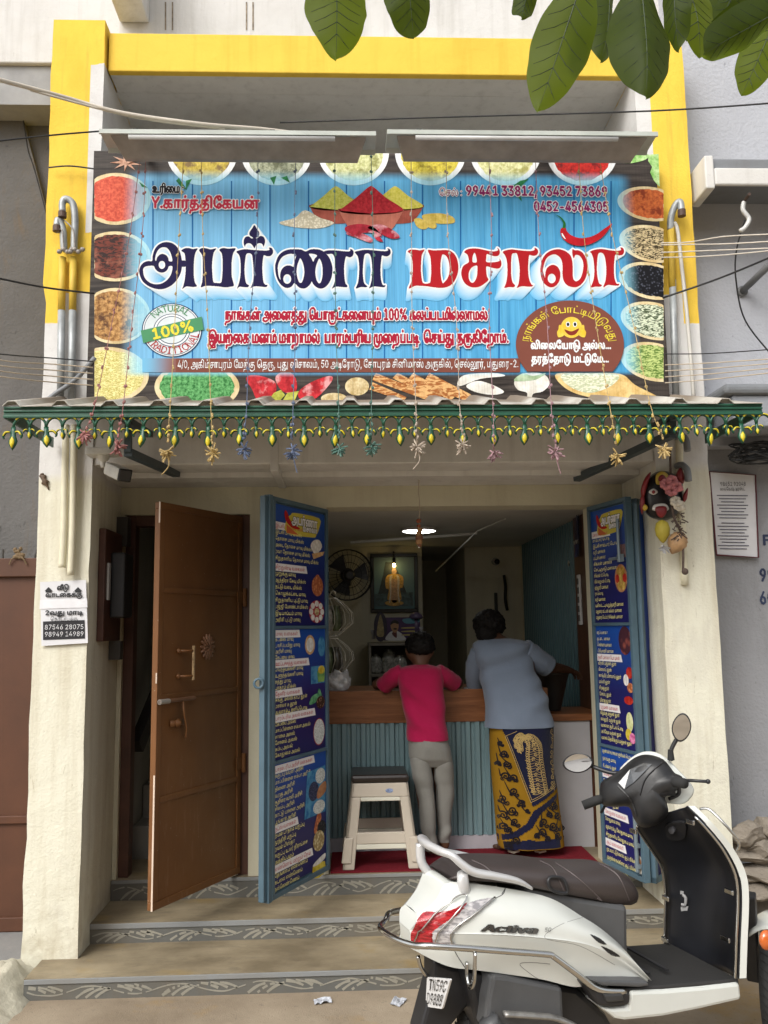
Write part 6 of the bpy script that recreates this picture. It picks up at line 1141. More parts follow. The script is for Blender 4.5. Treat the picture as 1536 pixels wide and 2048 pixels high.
# counter
CY0 = 5.395; xc = PY(1096, 1440, CY0).x
CT = thing('shop_counter', 'shop counter with wood band, ribbed blue grey front and pale plinth', 'counter', (.5, CY0, ZF))
B('wood_band', [(-.52, xc, CY0-.022, CY0+.02, PY(700, 1447, CY0).z, 1.225)], M_WOOD, CT, bevel=.003)
B('counter_top', [(-.52, xc, CY0+.0205, CY0+.50, 1.195, 1.222)], M_WOOD, CT)
ribbed('ribbed_front', (-.52, CY0, 0), (xc, CY0, 0), 30, .018, (0, -1, 0), M_TEAL, PY(700, 1675, CY0).z, PY(700, 1447, CY0).z, CT)
M_PLN = flat('plinth lilac grey', (.40, .38, .41), .5)
B('plinth', [(-.52, xc, CY0-.012, CY0+.02, ZF, PY(700, 1675, CY0).z-.001)], M_PLN, CT)
B('side_panel', [(xc+.0005, PY(1183, 1560, CY0).x, CY0-.012, CY0+.02, ZF, PY(1130, 1441, CY0).z-.002)], flat('grey laminate', (.42, .41, .42), .45, var=.05), CT)
B('side_top', [(xc+.0005, 1.559, CY0-.03, CY0+.45, PY(1130, 1441, CY0).z, PY(1130, 1427, CY0).z)], M_WOOD, CT, bevel=.003)
B('side_post', [(PY(1183, 1560, CY0).x+.001, 1.559, CY0-.014, CY0+.03, ZF, PY(1130, 1441, CY0).z-.002)], M_WOODD, CT)
# carpet
t = NT('red carpet'); c = t.mix(t.noise(160, 2), (.10, .008, .014), (.24, .022, .032)); t.base(c).set(1, 0, .1).bump(t.noise(220, 2), .9, .006)
m = MB(); m.box(-.115, 1.366, 4.945, CY0-.025, ZF+.0045, ZF+.013); m.build('carpet', t.m, None, label='dark red carpet on the shop floor before the counter', cat='carpet')
# ceiling lamp
o = PZ(838, 1065, CEIL_Z-.03); m = MB(); m.lathe([(.132, 0), (.130, -.018), (.12, -.02)], (o.x, o.y, CEIL_Z-.001), (0, 0, 1), 28)
lp = m.build('ceiling_lamp', flat('lamp rim', (.7, .7, .7), .4), None, label='round bright ceiling lamp inside the shop', cat='lamp', smooth=False)
m = MB(); m.lathe([(.001, -.034), (.06, -.031), (.10, -.026), (.1199, -.0205)], (o.x, o.y, CEIL_Z-.001), (0, 0, 1), 28, cap=False); m.build('diffuser', emit('lamp white', (1, .99, .95), 9), lp, smooth=True)
# wall fan
fc = PY(696, 1150, 7.45); fn = thing('wall_fan', 'dark round caged wall fan to the left of the framed picture', 'fan', fc); MD = flat('fan dark', (.035, .035, .033), .4)
m = MB(); ax = Vector((.15, -1, -.08)).normalized(); ux = ax.orthogonal().normalized(); uy = ax.cross(ux); R_ = .215
for r, k in ((R_, 0), (R_*.8, .045), (R_*.5, .07), (R_, -.05)): m.tube([fc+ax*k+(ux*math.cos(a)+uy*math.sin(a))*r for a in [i*math.pi/14 for i in range(28)]], .005 if r == R_ else .003, 5, closed=True)
for i in range(30):
 a = i*math.pi/15; d = ux*math.cos(a)+uy*math.sin(a); m.tube([fc+ax*.08+d*.05, fc+ax*.06+d*R_*.65, fc+d*R_], .0018, 4, cap=False)
m.build('cage', MD, fn)
m = MB()
for i in range(3):
 a = i*2.094; d = ux*math.cos(a)+uy*math.sin(a); e = ux*math.cos(a+.9)+uy*math.sin(a+.9); m.add([fc+d*.03, fc+d*R_*.85+ax*.02, fc+e*R_*.85-ax*.02, fc+e*.03], [(0, 1, 2, 3)])
m.build('blade', flat('fan blade', (.06, .06, .06), .3), fn); m = MB(); m.lathe([(.05, 0), (.05, .06), (.03, .085)], fc+ax*.02, ax, 16); m.lathe([(.06, 0), (.05, -.14)], fc-ax*.04, ax, 14); m.bar(fc-ax*.15, (fc.x, YBK-.001, fc.z-.05), .05, .05); m.build('motor', MD, fn)
# framed picture with bulb
def on_back_wall(px, py, k=0): return PY(px, py, YBK-.03-k)
fx0, fx1, fz0, fz1 = on_back_wall(741, 1160).x, on_back_wall(836, 1160).x, on_back_wall(788, 1225).z, on_back_wall(788, 1107).z
FR = thing('framed_picture', 'black framed devotional picture of a golden figure lit by a small bulb', 'picture', ((fx0+fx1)/2, YBK-.03, fz0))
m = MB(); f = .032
for b in ((fx0, fx1, fz0, fz0+f), (fx0, fx1, fz1-f, fz1), (fx0, fx0+f, fz0+f, fz1-f), (fx1-f, fx1, fz0+f, fz1-f)): m.box(b[0], b[1], YBK-.03, YBK-.001, b[2], b[3])
m.build('frame', flat('frame black', (.012, .011, .010), .3), FR, bevel=.004)
t = NT('print backdrop'); q = t.wpos(); c = t.ramp(t.math('MULTIPLY', t.math('SUBTRACT', q[2], fz0), 1/(fz1-fz0)), [(.05, (.06, .17, .20)), (.35, (.10, .22, .25)), (.9, (.10, .15, .16))]); t.base(c).set(.3)
m = MB(); m.quad((fx0+f, YBK-.010, fz0+f), (fx1-f, YBK-.010, fz0+f), (fx1-f, YBK-.010, fz1-f), (fx0+f, YBK-.010, fz1-f)); m.build('print', t.m, FR)
def pict(nm, pts, mt, k, sm=True):
 m = MB(); pp = crv(pts, 4, True) if sm else pts; m.poly([(on_back_wall(x, y).x, YBK-.010-.0012*k, on_back_wall(x, y).z) for x, y in pp]); m.build(nm, mt, FR)
GOLD = flat('print gold', (.62, .36, .06), .4, var=.5, vsc=60); SKN = flat('print flesh', (.55, .33, .17), .4, var=.4, vsc=50); TMP = flat('print stone', (.035, .05, .055), .5, var=.4, vsc=40)
pict('print_detail', [(756, 1190), (766, 1150), (771, 1124), (786, 1124), (800, 1150), (815, 1190)], TMP, 1, False); pict('print_detail', [(750, 1212), (750, 1188), (826, 1184), (826, 1212)], flat('print hall', (.07, .13, .15), .5, var=.6, vsc=35), 2, False)
pict('print_detail', [(776, 1150), (771, 1158), (772, 1176), (778, 1180), (776, 1200), (802, 1200), (800, 1178), (806, 1174), (807, 1156), (800, 1149), (793, 1147), (792, 1140), (788, 1132), (784, 1140), (784, 1147)], GOLD, 3)
pict('print_detail', [(782, 1160), (796, 1160), (799, 1180), (794, 1203), (784, 1203), (779, 1180)], SKN, 4); pict('print_detail', [(784, 1140), (788, 1134), (793, 1140), (792, 1147), (785, 1147)], SKN, 5)
for s in (-1, 1): pict('print_detail', [(789+s*4, 1150), (789+s*10, 1156), (789+s*9, 1185), (789+s*11, 1203), (789+s*8, 1203), (789+s*6, 1180), (789+s*6, 1160)], flat('print garland', (.72, .62, .48), .4, var=.4, vsc=90), 6)
pict('print_detail', [(771, 1204), (788, 1200), (806, 1204), (804, 1209), (788, 1212), (773, 1209)], GOLD, 4)
o = PY(788, 1122, YBK-.09); m = MB(); m.tube([(o.x, YBK-.02, o.z+.09), (o.x, YBK-.06, o.z+.085), (o.x, YBK-.09, o.z+.03)], .005, 6); m.lathe([(.012, .03), (.016, .01), (.016, -.022)], o, (0, 0, 1), 12); m.build('bulb_holder', flat('holder black', (.01, .01, .01), .4), FR)
m = MB(); m.ball((o.x, o.y, o.z-.036), (.013, .013, .018), 10, 8); m.build('bulb', emit('bulb warm', (1, .72, .25), 34), FR, smooth=True)
# altar shelf under it
SHF = thing('wooden_shelf', 'open grey wooden shelf of packets behind the boy', 'shelf', PY(790, 1390, 7.3))
sx0, sx1, sz1 = PY(738, 1340, 7.3).x, PY(846, 1340, 7.3).x, PY(790, 1291, 7.3).z; sz0 = ZF; M_SH = flat('shelf grey wood', (.22, .20, .165), .6)
m = MB(); m.box(sx0, sx0+.02, 7.3, 7.75, sz0, sz1); m.box(sx1-.02, sx1, 7.3, 7.75, sz0, sz1); m.box(sx0, sx1, 7.29, 7.75, sz1+.0005, sz1+.022)
for py in (1348, 1405): m.box(sx0+.0205, sx1-.0205, 7.3, 7.74, PY(790, py, 7.3).z-.02, PY(790, py, 7.3).z)
m.box(sx0+.0205, sx1-.0205, 7.741, 7.755, sz0, sz1-.001); m.build('shelf_board', M_SH, SHF)
M_PACK = flat('clear packet', (.36, .36, .33), .15, var=.6, vsc=45); 
for i, (px, wq, h, lb) in enumerate(((752, .05, .16, 'dim clear packet at the left end of the wooden shelf'), (778, .06, .20, 'tallest pale packet in the middle of the wooden shelf'), (800, .06, .15, 'pale packet on the wooden shelf nearest the boy'))):
 o = PY(px, 1347, 7.42); m = MB(); m.loft([[(o.x+wq*k*math.cos(a)*(1+.12*nz(a*2, z*9, i)), 7.42+.04*k*math.sin(a), o.z+h*z) for a in [q*.524 for q in range(12)]] for z, k in ((0, .9), (.15, 1.05), (.6, 1), (.85, .8), (.95, .35), (1, .5))]); m.build('packet', M_PACK, label=lb, cat='packet', group='packets on the wooden shelf', smooth=True)
def board3(nm, label, cat, px0, px1, py0, py1, Y, mt, th=.02, oval=False):
 a, b = PY(px0, py1, Y), PY(px1, py0, Y); m = MB()
 if oval: m.prism([((a.x+b.x)/2+(b.x-a.x)/2*math.cos(t_), Y, (a.z+b.z)/2+(b.z-a.z)/2*math.sin(t_)) for t_ in [i*.2618 for i in range(24)]], (0, th, 0))
 else: m.box(a.x, b.x, Y, Y+th, a.z, b.z)
 return m.build(nm, mt, None, label=label, cat=cat, fixn=True)
pt_ = board3('portrait_board', 'small purple board with a printed portrait of a smiling man in white, on the shelf', 'printed board', 768, 840, 1234, 1281, 7.34, flat('board purple', (.055, .025, .10), .35, var=.2))
def pbit(pts, mt, k, par=None, Y=7.34):
 m = MB(); m.poly([(PY(x, y, Y).x, Y-.0012*k, PY(x, y, Y).z) for x, y in crv(pts, 4, True)]); m.build('print_detail', mt, par or pt_)
pbit([(772, 1280), (778, 1266), (786, 1262), (795, 1262), (806, 1270), (810, 1280)], flat('print shirt', (.62, .62, .64), .4), 1); pbit([(784, 1268), (788, 1262), (793, 1262), (793, 1276)], flat('print shade red', (.12, .03, .03), .4), 2)
pbit([(781, 1252), (783, 1244), (789, 1242), (796, 1245), (797, 1255), (793, 1264), (786, 1264)], flat('print face', (.40, .22, .12), .4), 3); pbit([(781, 1250), (783, 1243), (790, 1240), (797, 1244), (796, 1248), (788, 1246)], flat('print hair', (.01, .01, .01), .4), 4)
pbit([(786, 1258), (790, 1256), (795, 1258), (790, 1259.5)], flat('print hair', (.01, .01, .01), .4), 4); pbit([(806, 1238), (838, 1237), (836, 1245), (812, 1247)], flat('print sky', (.08, .25, .34), .4), 2)
for y in (1255, 1262, 1269): pbit([(805, y), (830, y-1), (830, y+1.6), (805, y+2)], flat('print caption', (.45, .38, .14), .4), 2)
ov_ = board3('oval_plaque', 'dark oval idol plaque with gold figure, beside the portrait board', 'plaque', 748, 774, 1224, 1284, 7.31, flat('plaque dark', (.02, .018, .04), .3), .02, True)
pbit([(758, 1236), (761, 1229), (764, 1236), (767, 1252), (768, 1270), (761, 1274), (754, 1270), (755, 1252)], flat('print gold dull', (.30, .24, .12), .35, var=.5, vsc=50), 1, ov_, 7.31)
for i, (px, py, lb) in enumerate(((747, 1268, 'white cup at the left end of the shelf top'), (841, 1262, 'white cup at the right end of the shelf top'))):
 o = PY(px, py+10, 7.36); m = MB(); m.lathe([(.016, 0), (.014, .03), (.02, .05), (.024, .075)], o, (0, 0, 1), 12); m.build('small_cup', flat('cup white', (.42, .42, .44), .4), label=lb, cat='cup', smooth=True)
o = PY(832, 1238, 7.36); m = MB(); m.lathe([(.05, 0), (.06, .015), (.045, .04), (.02, .055), (.002, .058)], o, (0, 0, 1), 14); m.tube([o, (o.x, o.y, o.z-.13)], .028, 8); m.build('covered_pot', flat('pot violet', (.12, .09, .17), .4), label='violet pot with a lid at the right end of the shelf top', cat='pot', smooth=True)
# wire rack of sachets
rc = PY(653, 1300, 5.66); RK = thing('wire_rack', 'cream wire rack with tiers of packets at the left end of the counter', 'rack', (rc.x, 5.66, 1.222)); MW = flat('rack cream wire', (.62, .60, .52), .35)
def rr(px): return PY(px, 1300, 5.66).x-rc.x
tiers = (((675, 1197), (692, 1210), (706, 1226), (708, 1246), (692, 1260), (676, 1272)), ((676, 1277), (692, 1290), (706, 1305), (708, 1320), (692, 1338), (677, 1353)), ((677, 1357), (692, 1372), (704, 1386)))
for T_ in tiers:
 m = MB(); pz = [(rr(x), PY(660, y, 5.66).z) for x, y in T_]
 for (r, z) in (pz[0], pz[-1] if len(pz) > 3 else pz[0]): m.tube([(rc.x+r*math.cos(a), 5.66+r*math.sin(a), z) for a in [i*math.pi/8 for i in range(16)]], .0035, 5, closed=True)
 for i in range(14):
  a = i*2*math.pi/14+.1; m.tube([(rc.x+r*math.cos(a), 5.66+r*math.sin(a), z) for r, z in pz], .0026, 4)
 m.build('wire_tier', MW, RK)
m = MB(); m.tube([(rc.x, 5.66, 1.224), (rc.x, 5.66, PY(660, 1190, 5.66).z)], .008, 8); zt_ = PY(660, 1192, 5.66).z; m.tube([(rc.x+.018*math.cos(a)+.045, 5.60, zt_+.03*math.sin(a)) for a in [i*.314 for i in range(11)]], .0035, 5); m.build('rack_pole', MW, RK)
for ti, (py, n) in enumerate(((1262, 5), (1345, 5))):
 for i in range(n):
  a = -2.2+i*.8; o = Vector((rc.x+.075*math.cos(a), 5.66+.075*math.sin(a), PY(660, py, 5.66).z)); m = MB()
  m.loft([[(o.x+.032*k*math.cos(b)*(1+.2*nz(b, z*5, i)), o.y+.032*k*math.sin(b), o.z+z*.16) for b in [q*.785 for q in range(8)]] for z, k in ((0, .7), (.2, 1), (.7, .95), (.92, .5), (1, .65))])
  m.build('packet', flat('rack packet %s' % ('dark', 'pale', 'green')[(i+ti) % 3], ((.10, .09, .07), (.34, .33, .30), (.12, .15, .08))[(i+ti) % 3], .2, var=.5, vsc=30), label='clear sachet of spice in the %s tier of the wire rack' % ('upper', 'lower')[ti], cat='packet', group='sachets in the %s tier of the wire rack' % ('upper', 'lower')[ti], smooth=True)
# plastic bag on the counter
o = PY(676, 1384, 5.48); bm = bmesh.new(); bmesh.ops.create_icosphere(bm, subdivisions=4, radius=1); m = MB()
for v in bm.verts:
 c = v.co.copy(); k = 1+.35*noise.noise(c*1.7)+.22*abs(noise.noise(c*4))+.08*noise.noise(c*11); v.co = Vector((o.x+c.x*.085*k, o.y+c.y*.05*k, 1.223+max(0, (c.z+.72)*.062*k)))
m.add([v.co[:] for v in bm.verts], [[v.index for v in f.verts] for f in bm.faces]); bm.free()
m.build('plastic_bag', flat('milky plastic', (.55, .55, .56), .12, spec=.8, var=.35, vsc=30), label='crumpled clear plastic bag on the counter end under the wire rack', cat='bag', smooth=True)
m = MB(); o = PY(945, 1381, 5.46)
for i in range(3): m.obox((o.x+.012*i, o.y+.02*i, 1.2235+.0022*i), Vector((.05, .012*i, 0)), Vector((-.01*i, .035, 0)), (0, 0, .0009))
m.build('paper_sheets', flat('white paper', (.62, .64, .68), .7), label='few white papers on the counter between the two customers', cat='paper')
# bucket
o = PY(1111, 1427, 5.52); b0 = PY(1130, 1427, CY0).z+.001; m = MB(); rt = PY(1144, 1350, 5.52).x-PY(1078, 1350, 5.52).x; h = PY(1110, 1349, 5.52).z-b0
m.lathe([(rt*.17, 0), (rt*.22, .003), (rt*.5, h), (rt*.53, h), (rt*.53, h+.012), (rt*.48, h+.012), (rt*.2, .012), (.002, .01)], (o.x, 5.58, b0), (0, 0, 1), 26, cap=False); BK = m.build('bucket', flat('bucket grey', (.055, .055, .055), .45, bump=.1), label='dark grey tapered bucket on the low counter, under the arm of the woman in blue', cat='bucket', smooth=True)
# things on the back wall to the right
def wallb(nm, label, cat, px, py, w_, h_, d_, mt, Y=YBK+.12): o = PY(px, py, Y); m = MB(); m.box(o.x-w_/2, o.x+w_/2, Y-d_, Y-.001, o.z-h_/2, o.z+h_/2); return m.build(nm, mt, label=label, cat=cat, bevel=.004)
o = PY(990, 1123, YBK+.02); m = MB(); m.lathe([(.03, .06), (.035, .03), (.035, 0)], o, (.1, -1, -.1), 14); cm = m.build('indoor_camera', flat('dome pale', (.34, .34, .32), .4), label='small pale round camera high on the back wall of the shop', cat='camera'); m = MB(); m.ball(o+Vector((.008, -.062, -.006)), .024, 12, 8); m.build('lens', flat('lens black', (.008, .008, .01), .1), cm, smooth=True)
wallb('wall_poster', 'dim dark calendar on the back wall above the woman', 'calendar', 992, 1212, .03, .24, .01, flat('calendar dark', (.05, .055, .05), .5))
m = MB(); a = PY(1008, 1150, YBK+.10); m.tube(crv([a, (a.x+.01, a.y, a.z-.1), (a.x+.005, a.y, a.z-.22), (a.x+.02, a.y, a.z-.32)], 5), .014, 7); m.build('hanging_cloth', flat('hung dark', (.012, .012, .012), .8), label='dark strap hanging on the back wall near the ribbed panel', cat='strap')
# charm hanging in the doorway
tp = PY(838, 932, YW-.20); bt = PY(838, 1092, YW-.2); CHM = thing('hanging_charm', 'string charm of shells and clay beads hanging in the shop opening', 'charm', (tp.x, tp.y, bt.z))
m = MB(); m.tube([PY(829, 930, YW-.2), PY(833, 958, YW-.2), tuple((PY(838, 960, YW-.2)))], .003, 5); m.tube([PY(846, 930, YW-.2), PY(840, 958, YW-.2)], .003, 5); m.build('wire_loop', flat('pale wire', (.45, .42, .36), .5), CHM)
m = MB(); m.tube(crv([PY(838, 960, YW-.2), PY(837, 985, YW-.2), PY(839, 1010, YW-.2), PY(838, 1090, YW-.2)], 5), .0028, 5); m.build('cord', flat('dirty cord', (.40, .33, .25), .9), CHM)
for py, r, c_ in ((1042, .012, 'clay red'), (1052, .008, 'clay red'), (1060, .014, 'clay tan'), (1068, .018, 'clay tan'), (1076, .02, 'clay dark'), (1084, .017, 'clay tan'), (1090, .011, 'clay dark')):
 m = MB()
 for k in range(3): o = PY(838+random.uniform(-2, 2), py, YW-.2); m.ball(o+Vector((random.uniform(-.004, .004), random.uniform(-.008, .008), 0)), (r*.8, r*.8, r), 8, 6)
 m.build('bead', flat(c_, {'clay red': (.30, .08, .03), 'clay tan': (.36, .19, .08), 'clay dark': (.20, .08, .04)}[c_], .7, var=.4, vsc=60), CHM, smooth=True)
m = MB(); o = PY(838, 1096, YW-.2); m.lathe([(.004, 0), (.006, .01), (.002, .022)], o, (0, 0, 1), 8); m.build('drop_bead', flat('white bead', (.8, .8, .8), .2), CHM, smooth=True)
# ------------------------------------------------------------------ the two customers
SKIN = None
def skin_mat(name, a, b):
 t = NT(name); t.base(t.mix(t.noise(14, 4), a, b)).set(.5, 0, .35); t.b.inputs['Subsurface Weight'].default_value = .08; t.b.inputs['Subsurface Radius'].default_value = (.02, .008, .004)
 return t.m
M_SKIN = skin_mat('brown skin', (.085, .038, .020), (.125, .058, .032)); M_SKIND = skin_mat('dark skin', (.05, .024, .014), (.075, .036, .021))
def hair_mat():
 t = NT('black hair'); t.base(t.mix(t.noise(90, 3, .6, (1, 1, .2)), (.003, .0026, .0022), (.009, .0075, .0065))).set(.65, 0, .15).bump(t.noise(160, 2, .5, (1, 1, .15)), .8, .004); return t.m
M_HAIR = hair_mat()
def cloth(name, a, b, weave=300, rough=.95):
 t = NT(name); t.base(t.mix(t.noise(7, 5), a, b)).set(rough, 0, .15); t.b.inputs['Sheen Weight'].default_value = .15
 t.bump(t.math('ADD', t.noise(weave, 2), t.math('MULTIPLY', t.noise(26, 4, .6, (1, 1, .6), 1.), 2.2)), .35, .004); return t.m
def body(name, J, E, root_i, mat, parent):
 """one continuous skin grown over a skeleton; J: (x, y, z, radius)"""
 me = bpy.data.meshes.new(name); me.from_pydata([j[:3] for j in J], E, [])
 o = bpy.data.objects.new(name, me); COL.objects.link(o); o.modifiers.new('k', 'SKIN'); q = o.modifiers.new('u', 'SUBSURF'); q.levels = q.render_levels = 2
 for i, v in enumerate(me.skin_vertices[0].data): v.radius = (J[i][3], J[i][3]); v.use_root = (i == root_i); v.use_loose = False
 dg = bpy.context.evaluated_depsgraph_get(); nm = bpy.data.meshes.new_from_object(o.evaluated_get(dg)); bpy.data.objects.remove(o)
 nm.materials.clear(); nm.materials.append(mat); nm.polygons.foreach_set('use_smooth', [True]*len(nm.polygons))
 off = rootloc(parent); nm.transform(Matrix.Translation(-off)); b = bpy.data.objects.new(name, nm); COL.objects.link(b); b.parent = parent; return b
class Sk:
 def __init__(s): s.J = []; s.E = []
 def p(s, px, py, Y, r, prev=None, z=None):
  v = PY(px, py, Y); return s.xyz((v.x, v.y, v.z), r, prev)
 def xyz(s, v, r, prev=None):
  s.J.append((v[0], v[1], v[2], r)); i = len(s.J)-1
  if prev is not None: s.E.append((prev, i))
  return i
 def hand(s, w_, d, up, size=1.):
  """five fingers growing from wrist w_ along d"""
  o = Vector(s.J[w_][:3]); d = Vector(d).normalized(); up = Vector(up).normalized(); sd = d.cross(up)
  pm = s.xyz(o+d*.05*size, .019*size, w_)
  for k, (a, l) in enumerate(((-.026, .062), (-.009, .070), (.009, .066), (.025, .052))):
   b = s.xyz(o+(d*.085+sd*a)*size, .0088*size, pm); c = s.xyz(o+(d*(.085+l*.5)+sd*a*1.15-up*.012)*size, .008*size, b); s.xyz(o+(d*(.08+l*.8)+sd*a*1.2-up*.04)*size, .007*size, c)
  t_ = s.xyz(o+(d*.03+sd*-.034)*size, .010*size, w_); s.xyz(o+(d*.065+sd*-.052-up*.012)*size, .0085*size, t_)
def ringloft(spec, n=36, wr=None, arc=None):
 """spec rows: left px, right px, py, centre Y, depth radius -> rings of points"""
 out = []
 for l, r, py, Y, dp in spec:
  a, b = PY(l, py, Y), PY(r, py, Y); cx, hw, z = (a.x+b.x)/2, (b.x-a.x)/2, (a.z+b.z)/2; ring = []
  for k in range(n):
   t_ = 2*math.pi*k/n; c, s_ = math.cos(t_), math.sin(t_); e = lambda v: math.copysign(abs(v)**.82, v)
   x, y = cx+hw*e(c), Y+dp*e(s_); w_ = wr(x, z, t_) if wr else 0
   ring.append((x+c*w_*.6, y+s_*w_, z))
  out.append(ring)
 return out
def dense(spec, n=5): return crv(spec, n)
def face_bits(parent, c, fwd, rt, s=1.):
 """eyes, brows and mouth on the side turned to the counter"""
 c = Vector(c); f = Vector(fwd); r = Vector(rt); up = Vector((0, 0, 1))
 for k in (-1, 1):
  m = MB(); m.ball(c+f*.083*s+r*.031*k*s+up*.012*s, .011*s, 10, 8); m.build('eye', flat('eye white', (.6, .58, .55), .2), parent, smooth=True)
  m = MB(); m.tube([c+f*.088*s+r*.018*k*s+up*.030*s, c+f*.084*s+r*.046*k*s+up*.031*s], .0035*s, 5); m.build('eyebrow', M_HAIR, parent)
 m = MB(); m.tube([c+f*.083*s-r*.022*s-up*.046*s, c+f*.090*s-up*.047*s, c+f*.083*s+r*.022*s-up*.046*s], .005*s, 6); m.build('mouth', flat('lip', (.16, .05, .04), .5), parent, smooth=True)
# ---- boy
bx = PY(865, 1715, 5.22); BOY = thing('person', 'child in a crimson T-shirt and grey trousers leaning on the counter', 'person', (bx.x, 5.22, ZF+.013))
S = Sk(); pel = S.p(858, 1478, 5.22, .085)
w1 = S.p(856, 1430, 5.235, .080, pel); ch_ = S.p(848, 1375, 5.27, .088, w1); nk = S.p(842, 1336, 5.30, .036, ch_); hb = S.p(840, 1318, 5.33, .060, nk); hd = S.p(840, 1294, 5.345, .082, hb); ht = S.p(840, 1276, 5.345, .062, hd)
v = S.J[hd]; S.xyz((v[0], v[1]+.10, v[2]-.012), .014, hd)
for k in (-1, 1): S.xyz((v[0]+k*.085, v[1]+.005, v[2]-.03), .016, hd)
for k, sh, el, wr_ in ((-1, (806, 1345), (748, 1374), (800, 1372)), (1, (880, 1345), (922, 1369), (872, 1372))):
 a = S.p(*sh, 5.28, .040, ch_); b = S.xyz((PY(*el, 5.43).x, 5.43, 1.253), .031, a); c = S.xyz((PY(*wr_, 5.58).x, 5.58, 1.246), .022, b); S.hand(c, (-k*.8, .5, 0), (0, 0, 1), .8)
for k, hip, kn, an, to in ((-1, (840, 1500), (850, 1600), (862, 1702), (858, 1716)), (1, (880, 1500), (888, 1600), (888, 1690), (884, 1702))):
 Y0 = 5.20 if k < 0 else 5.27; a = S.p(*hip, 5.22, .070, pel); b = S.p(*kn, Y0, .050, a); an_ = PY(*an, Y0); c = S.xyz((an_.x, Y0, ZF+.075), .031, b); h = S.xyz((an_.x, Y0-.035, ZF+.038), .026, c); f_ = S.xyz((an_.x+.01*k, Y0+.10, ZF+.036), .024, c)
 for q in range(5): S.xyz((an_.x+.01*k+(-.028+.014*q), Y0+.155-.006*abs(q-1-(k < 0)*2), ZF+.027), .0095, f_)
bd = body('body', S.J, S.E, pel, M_SKIN, BOY); hc = Vector(S.J[hd][:3]); face_bits(BOY, hc+Vector((0, .0, 0)), (0, 1, 0), (1, 0, 0), .92)
def hairball(c, r, seed, par, cut=-.62, amp=.085, fwd=(0, 1, 0)):
 bm = bmesh.new(); bmesh.ops.create_icosphere(bm, subdivisions=5, radius=1); f = Vector(fwd)
 for v in bm.verts:
  n = v.co.copy(); k = 1+amp*noise.noise(n*5+Vector((seed, 0, 0)))+amp*.7*noise.noise(n*17)+amp*.5*noise.noise(n*40)
  if n.z < cut: k *= .9
  v.co = Vector(c)+Vector((n.x*r[0], n.y*r[1], n.z*r[2]))*k
 dl = [v for v in bm.verts if (v.co-Vector(c)).dot(f) > r[1]*.55 and v.co.z < c[2]+r[2]*.45]
 bmesh.ops.delete(bm, geom=dl, context='VERTS'); bm.verts.index_update(); m = MB(); m.add([v.co[:] for v in bm.verts], [[v.index for v in q.verts] for q in bm.faces]); bm.free(); return m
h_ = PY(840, 1290, 5.34); hairball((h_.x, 5.335, h_.z), (.088, .102, .082), 3, BOY).build('hair', M_HAIR, BOY, smooth=True)
def wrk(x, z, t_, s=1): return .016*nz(x*7+z*5, z*8, 3+s)+.018*math.sin((x*.9+z)*44+4*nz(x*4, z*4, s))*max(0, nz(x*3, z*3, 9+s)+.3)
M_PINK = cloth('crimson cotton', (.29, .006, .045), (.40, .012, .072))
m = MB(); m.loft(ringloft(dense([(828, 856, 1329, 5.30, .045), (812, 868, 1332, 5.30, .06), (795, 884, 1338, 5.29, .085), (794, 886, 1352, 5.28, .10), (797, 886, 1375, 5.27, .105), (803, 888, 1400, 5.255, .10), (808, 889, 1425, 5.24, .10), (812, 893, 1452, 5.23, .105), (814, 895, 1474, 5.225, .11), (815, 895.5, 1479, 5.225, .112)], 5), 40, wrk), True)
for pts in (((806, 1344, 5.28), (788, 1354, 5.30), (768, 1371, 5.37)), ((874, 1344, 5.28), (890, 1354, 5.31), (908, 1366, 5.38))):
 P3 = crv([tuple(PY(*p)) for p in pts], 6); m.tube([(p[0], p[1], p[2]+.004*nz(i*.8, 1, 1)) for i, p in enumerate(P3)], [.052+.006*nz(i*.7, 0, 2) for i in range(len(P3))], 14)
m.build('shirt', M_PINK, BOY, smooth=True)
M_GTR = cloth('grey marl', (.17, .165, .15), (.27, .265, .24), 420)
m = MB(); fold = lambda x, z, t_: .010*nz(x*9, z*9, 1)+.008*math.sin(z*70+5*nz(x*6, z*3, 2))*max(0, nz(x*2, z*6, 7)+.2)
m.loft(ringloft(dense([(815, 895, 1472, 5.225, .105), (816, 898, 1490, 5.225, .11), (819, 902, 1512, 5.225, .105), (824, 904, 1522, 5.225, .085), (832, 900, 1532, 5.225, .06)], 4), 32, fold))
m.loft(ringloft(dense([(824, 860, 1496, 5.22, .07), (821, 862, 1522, 5.215, .085), (829, 866, 1570, 5.21, .07), (836, 869, 1610, 5.20, .06), (843, 872, 1660, 5.20, .052), (848, 875, 1694, 5.20, .05), (849, 875, 1699, 5.20, .05)], 6), 24, fold))
m.loft(ringloft(dense([(866, 898, 1496, 5.23, .07), (864, 905, 1530, 5.24, .085), (870, 907, 1575, 5.26, .068), (872, 908, 1595, 5.265, .06), (873, 904, 1625, 5.27, .054), (875, 902, 1660, 5.27, .05), (876, 900, 1679, 5.27, .048), (876, 900, 1682, 5.27, .048)], 6), 24, fold))
m.build('trousers', M_GTR, BOY, smooth=True)
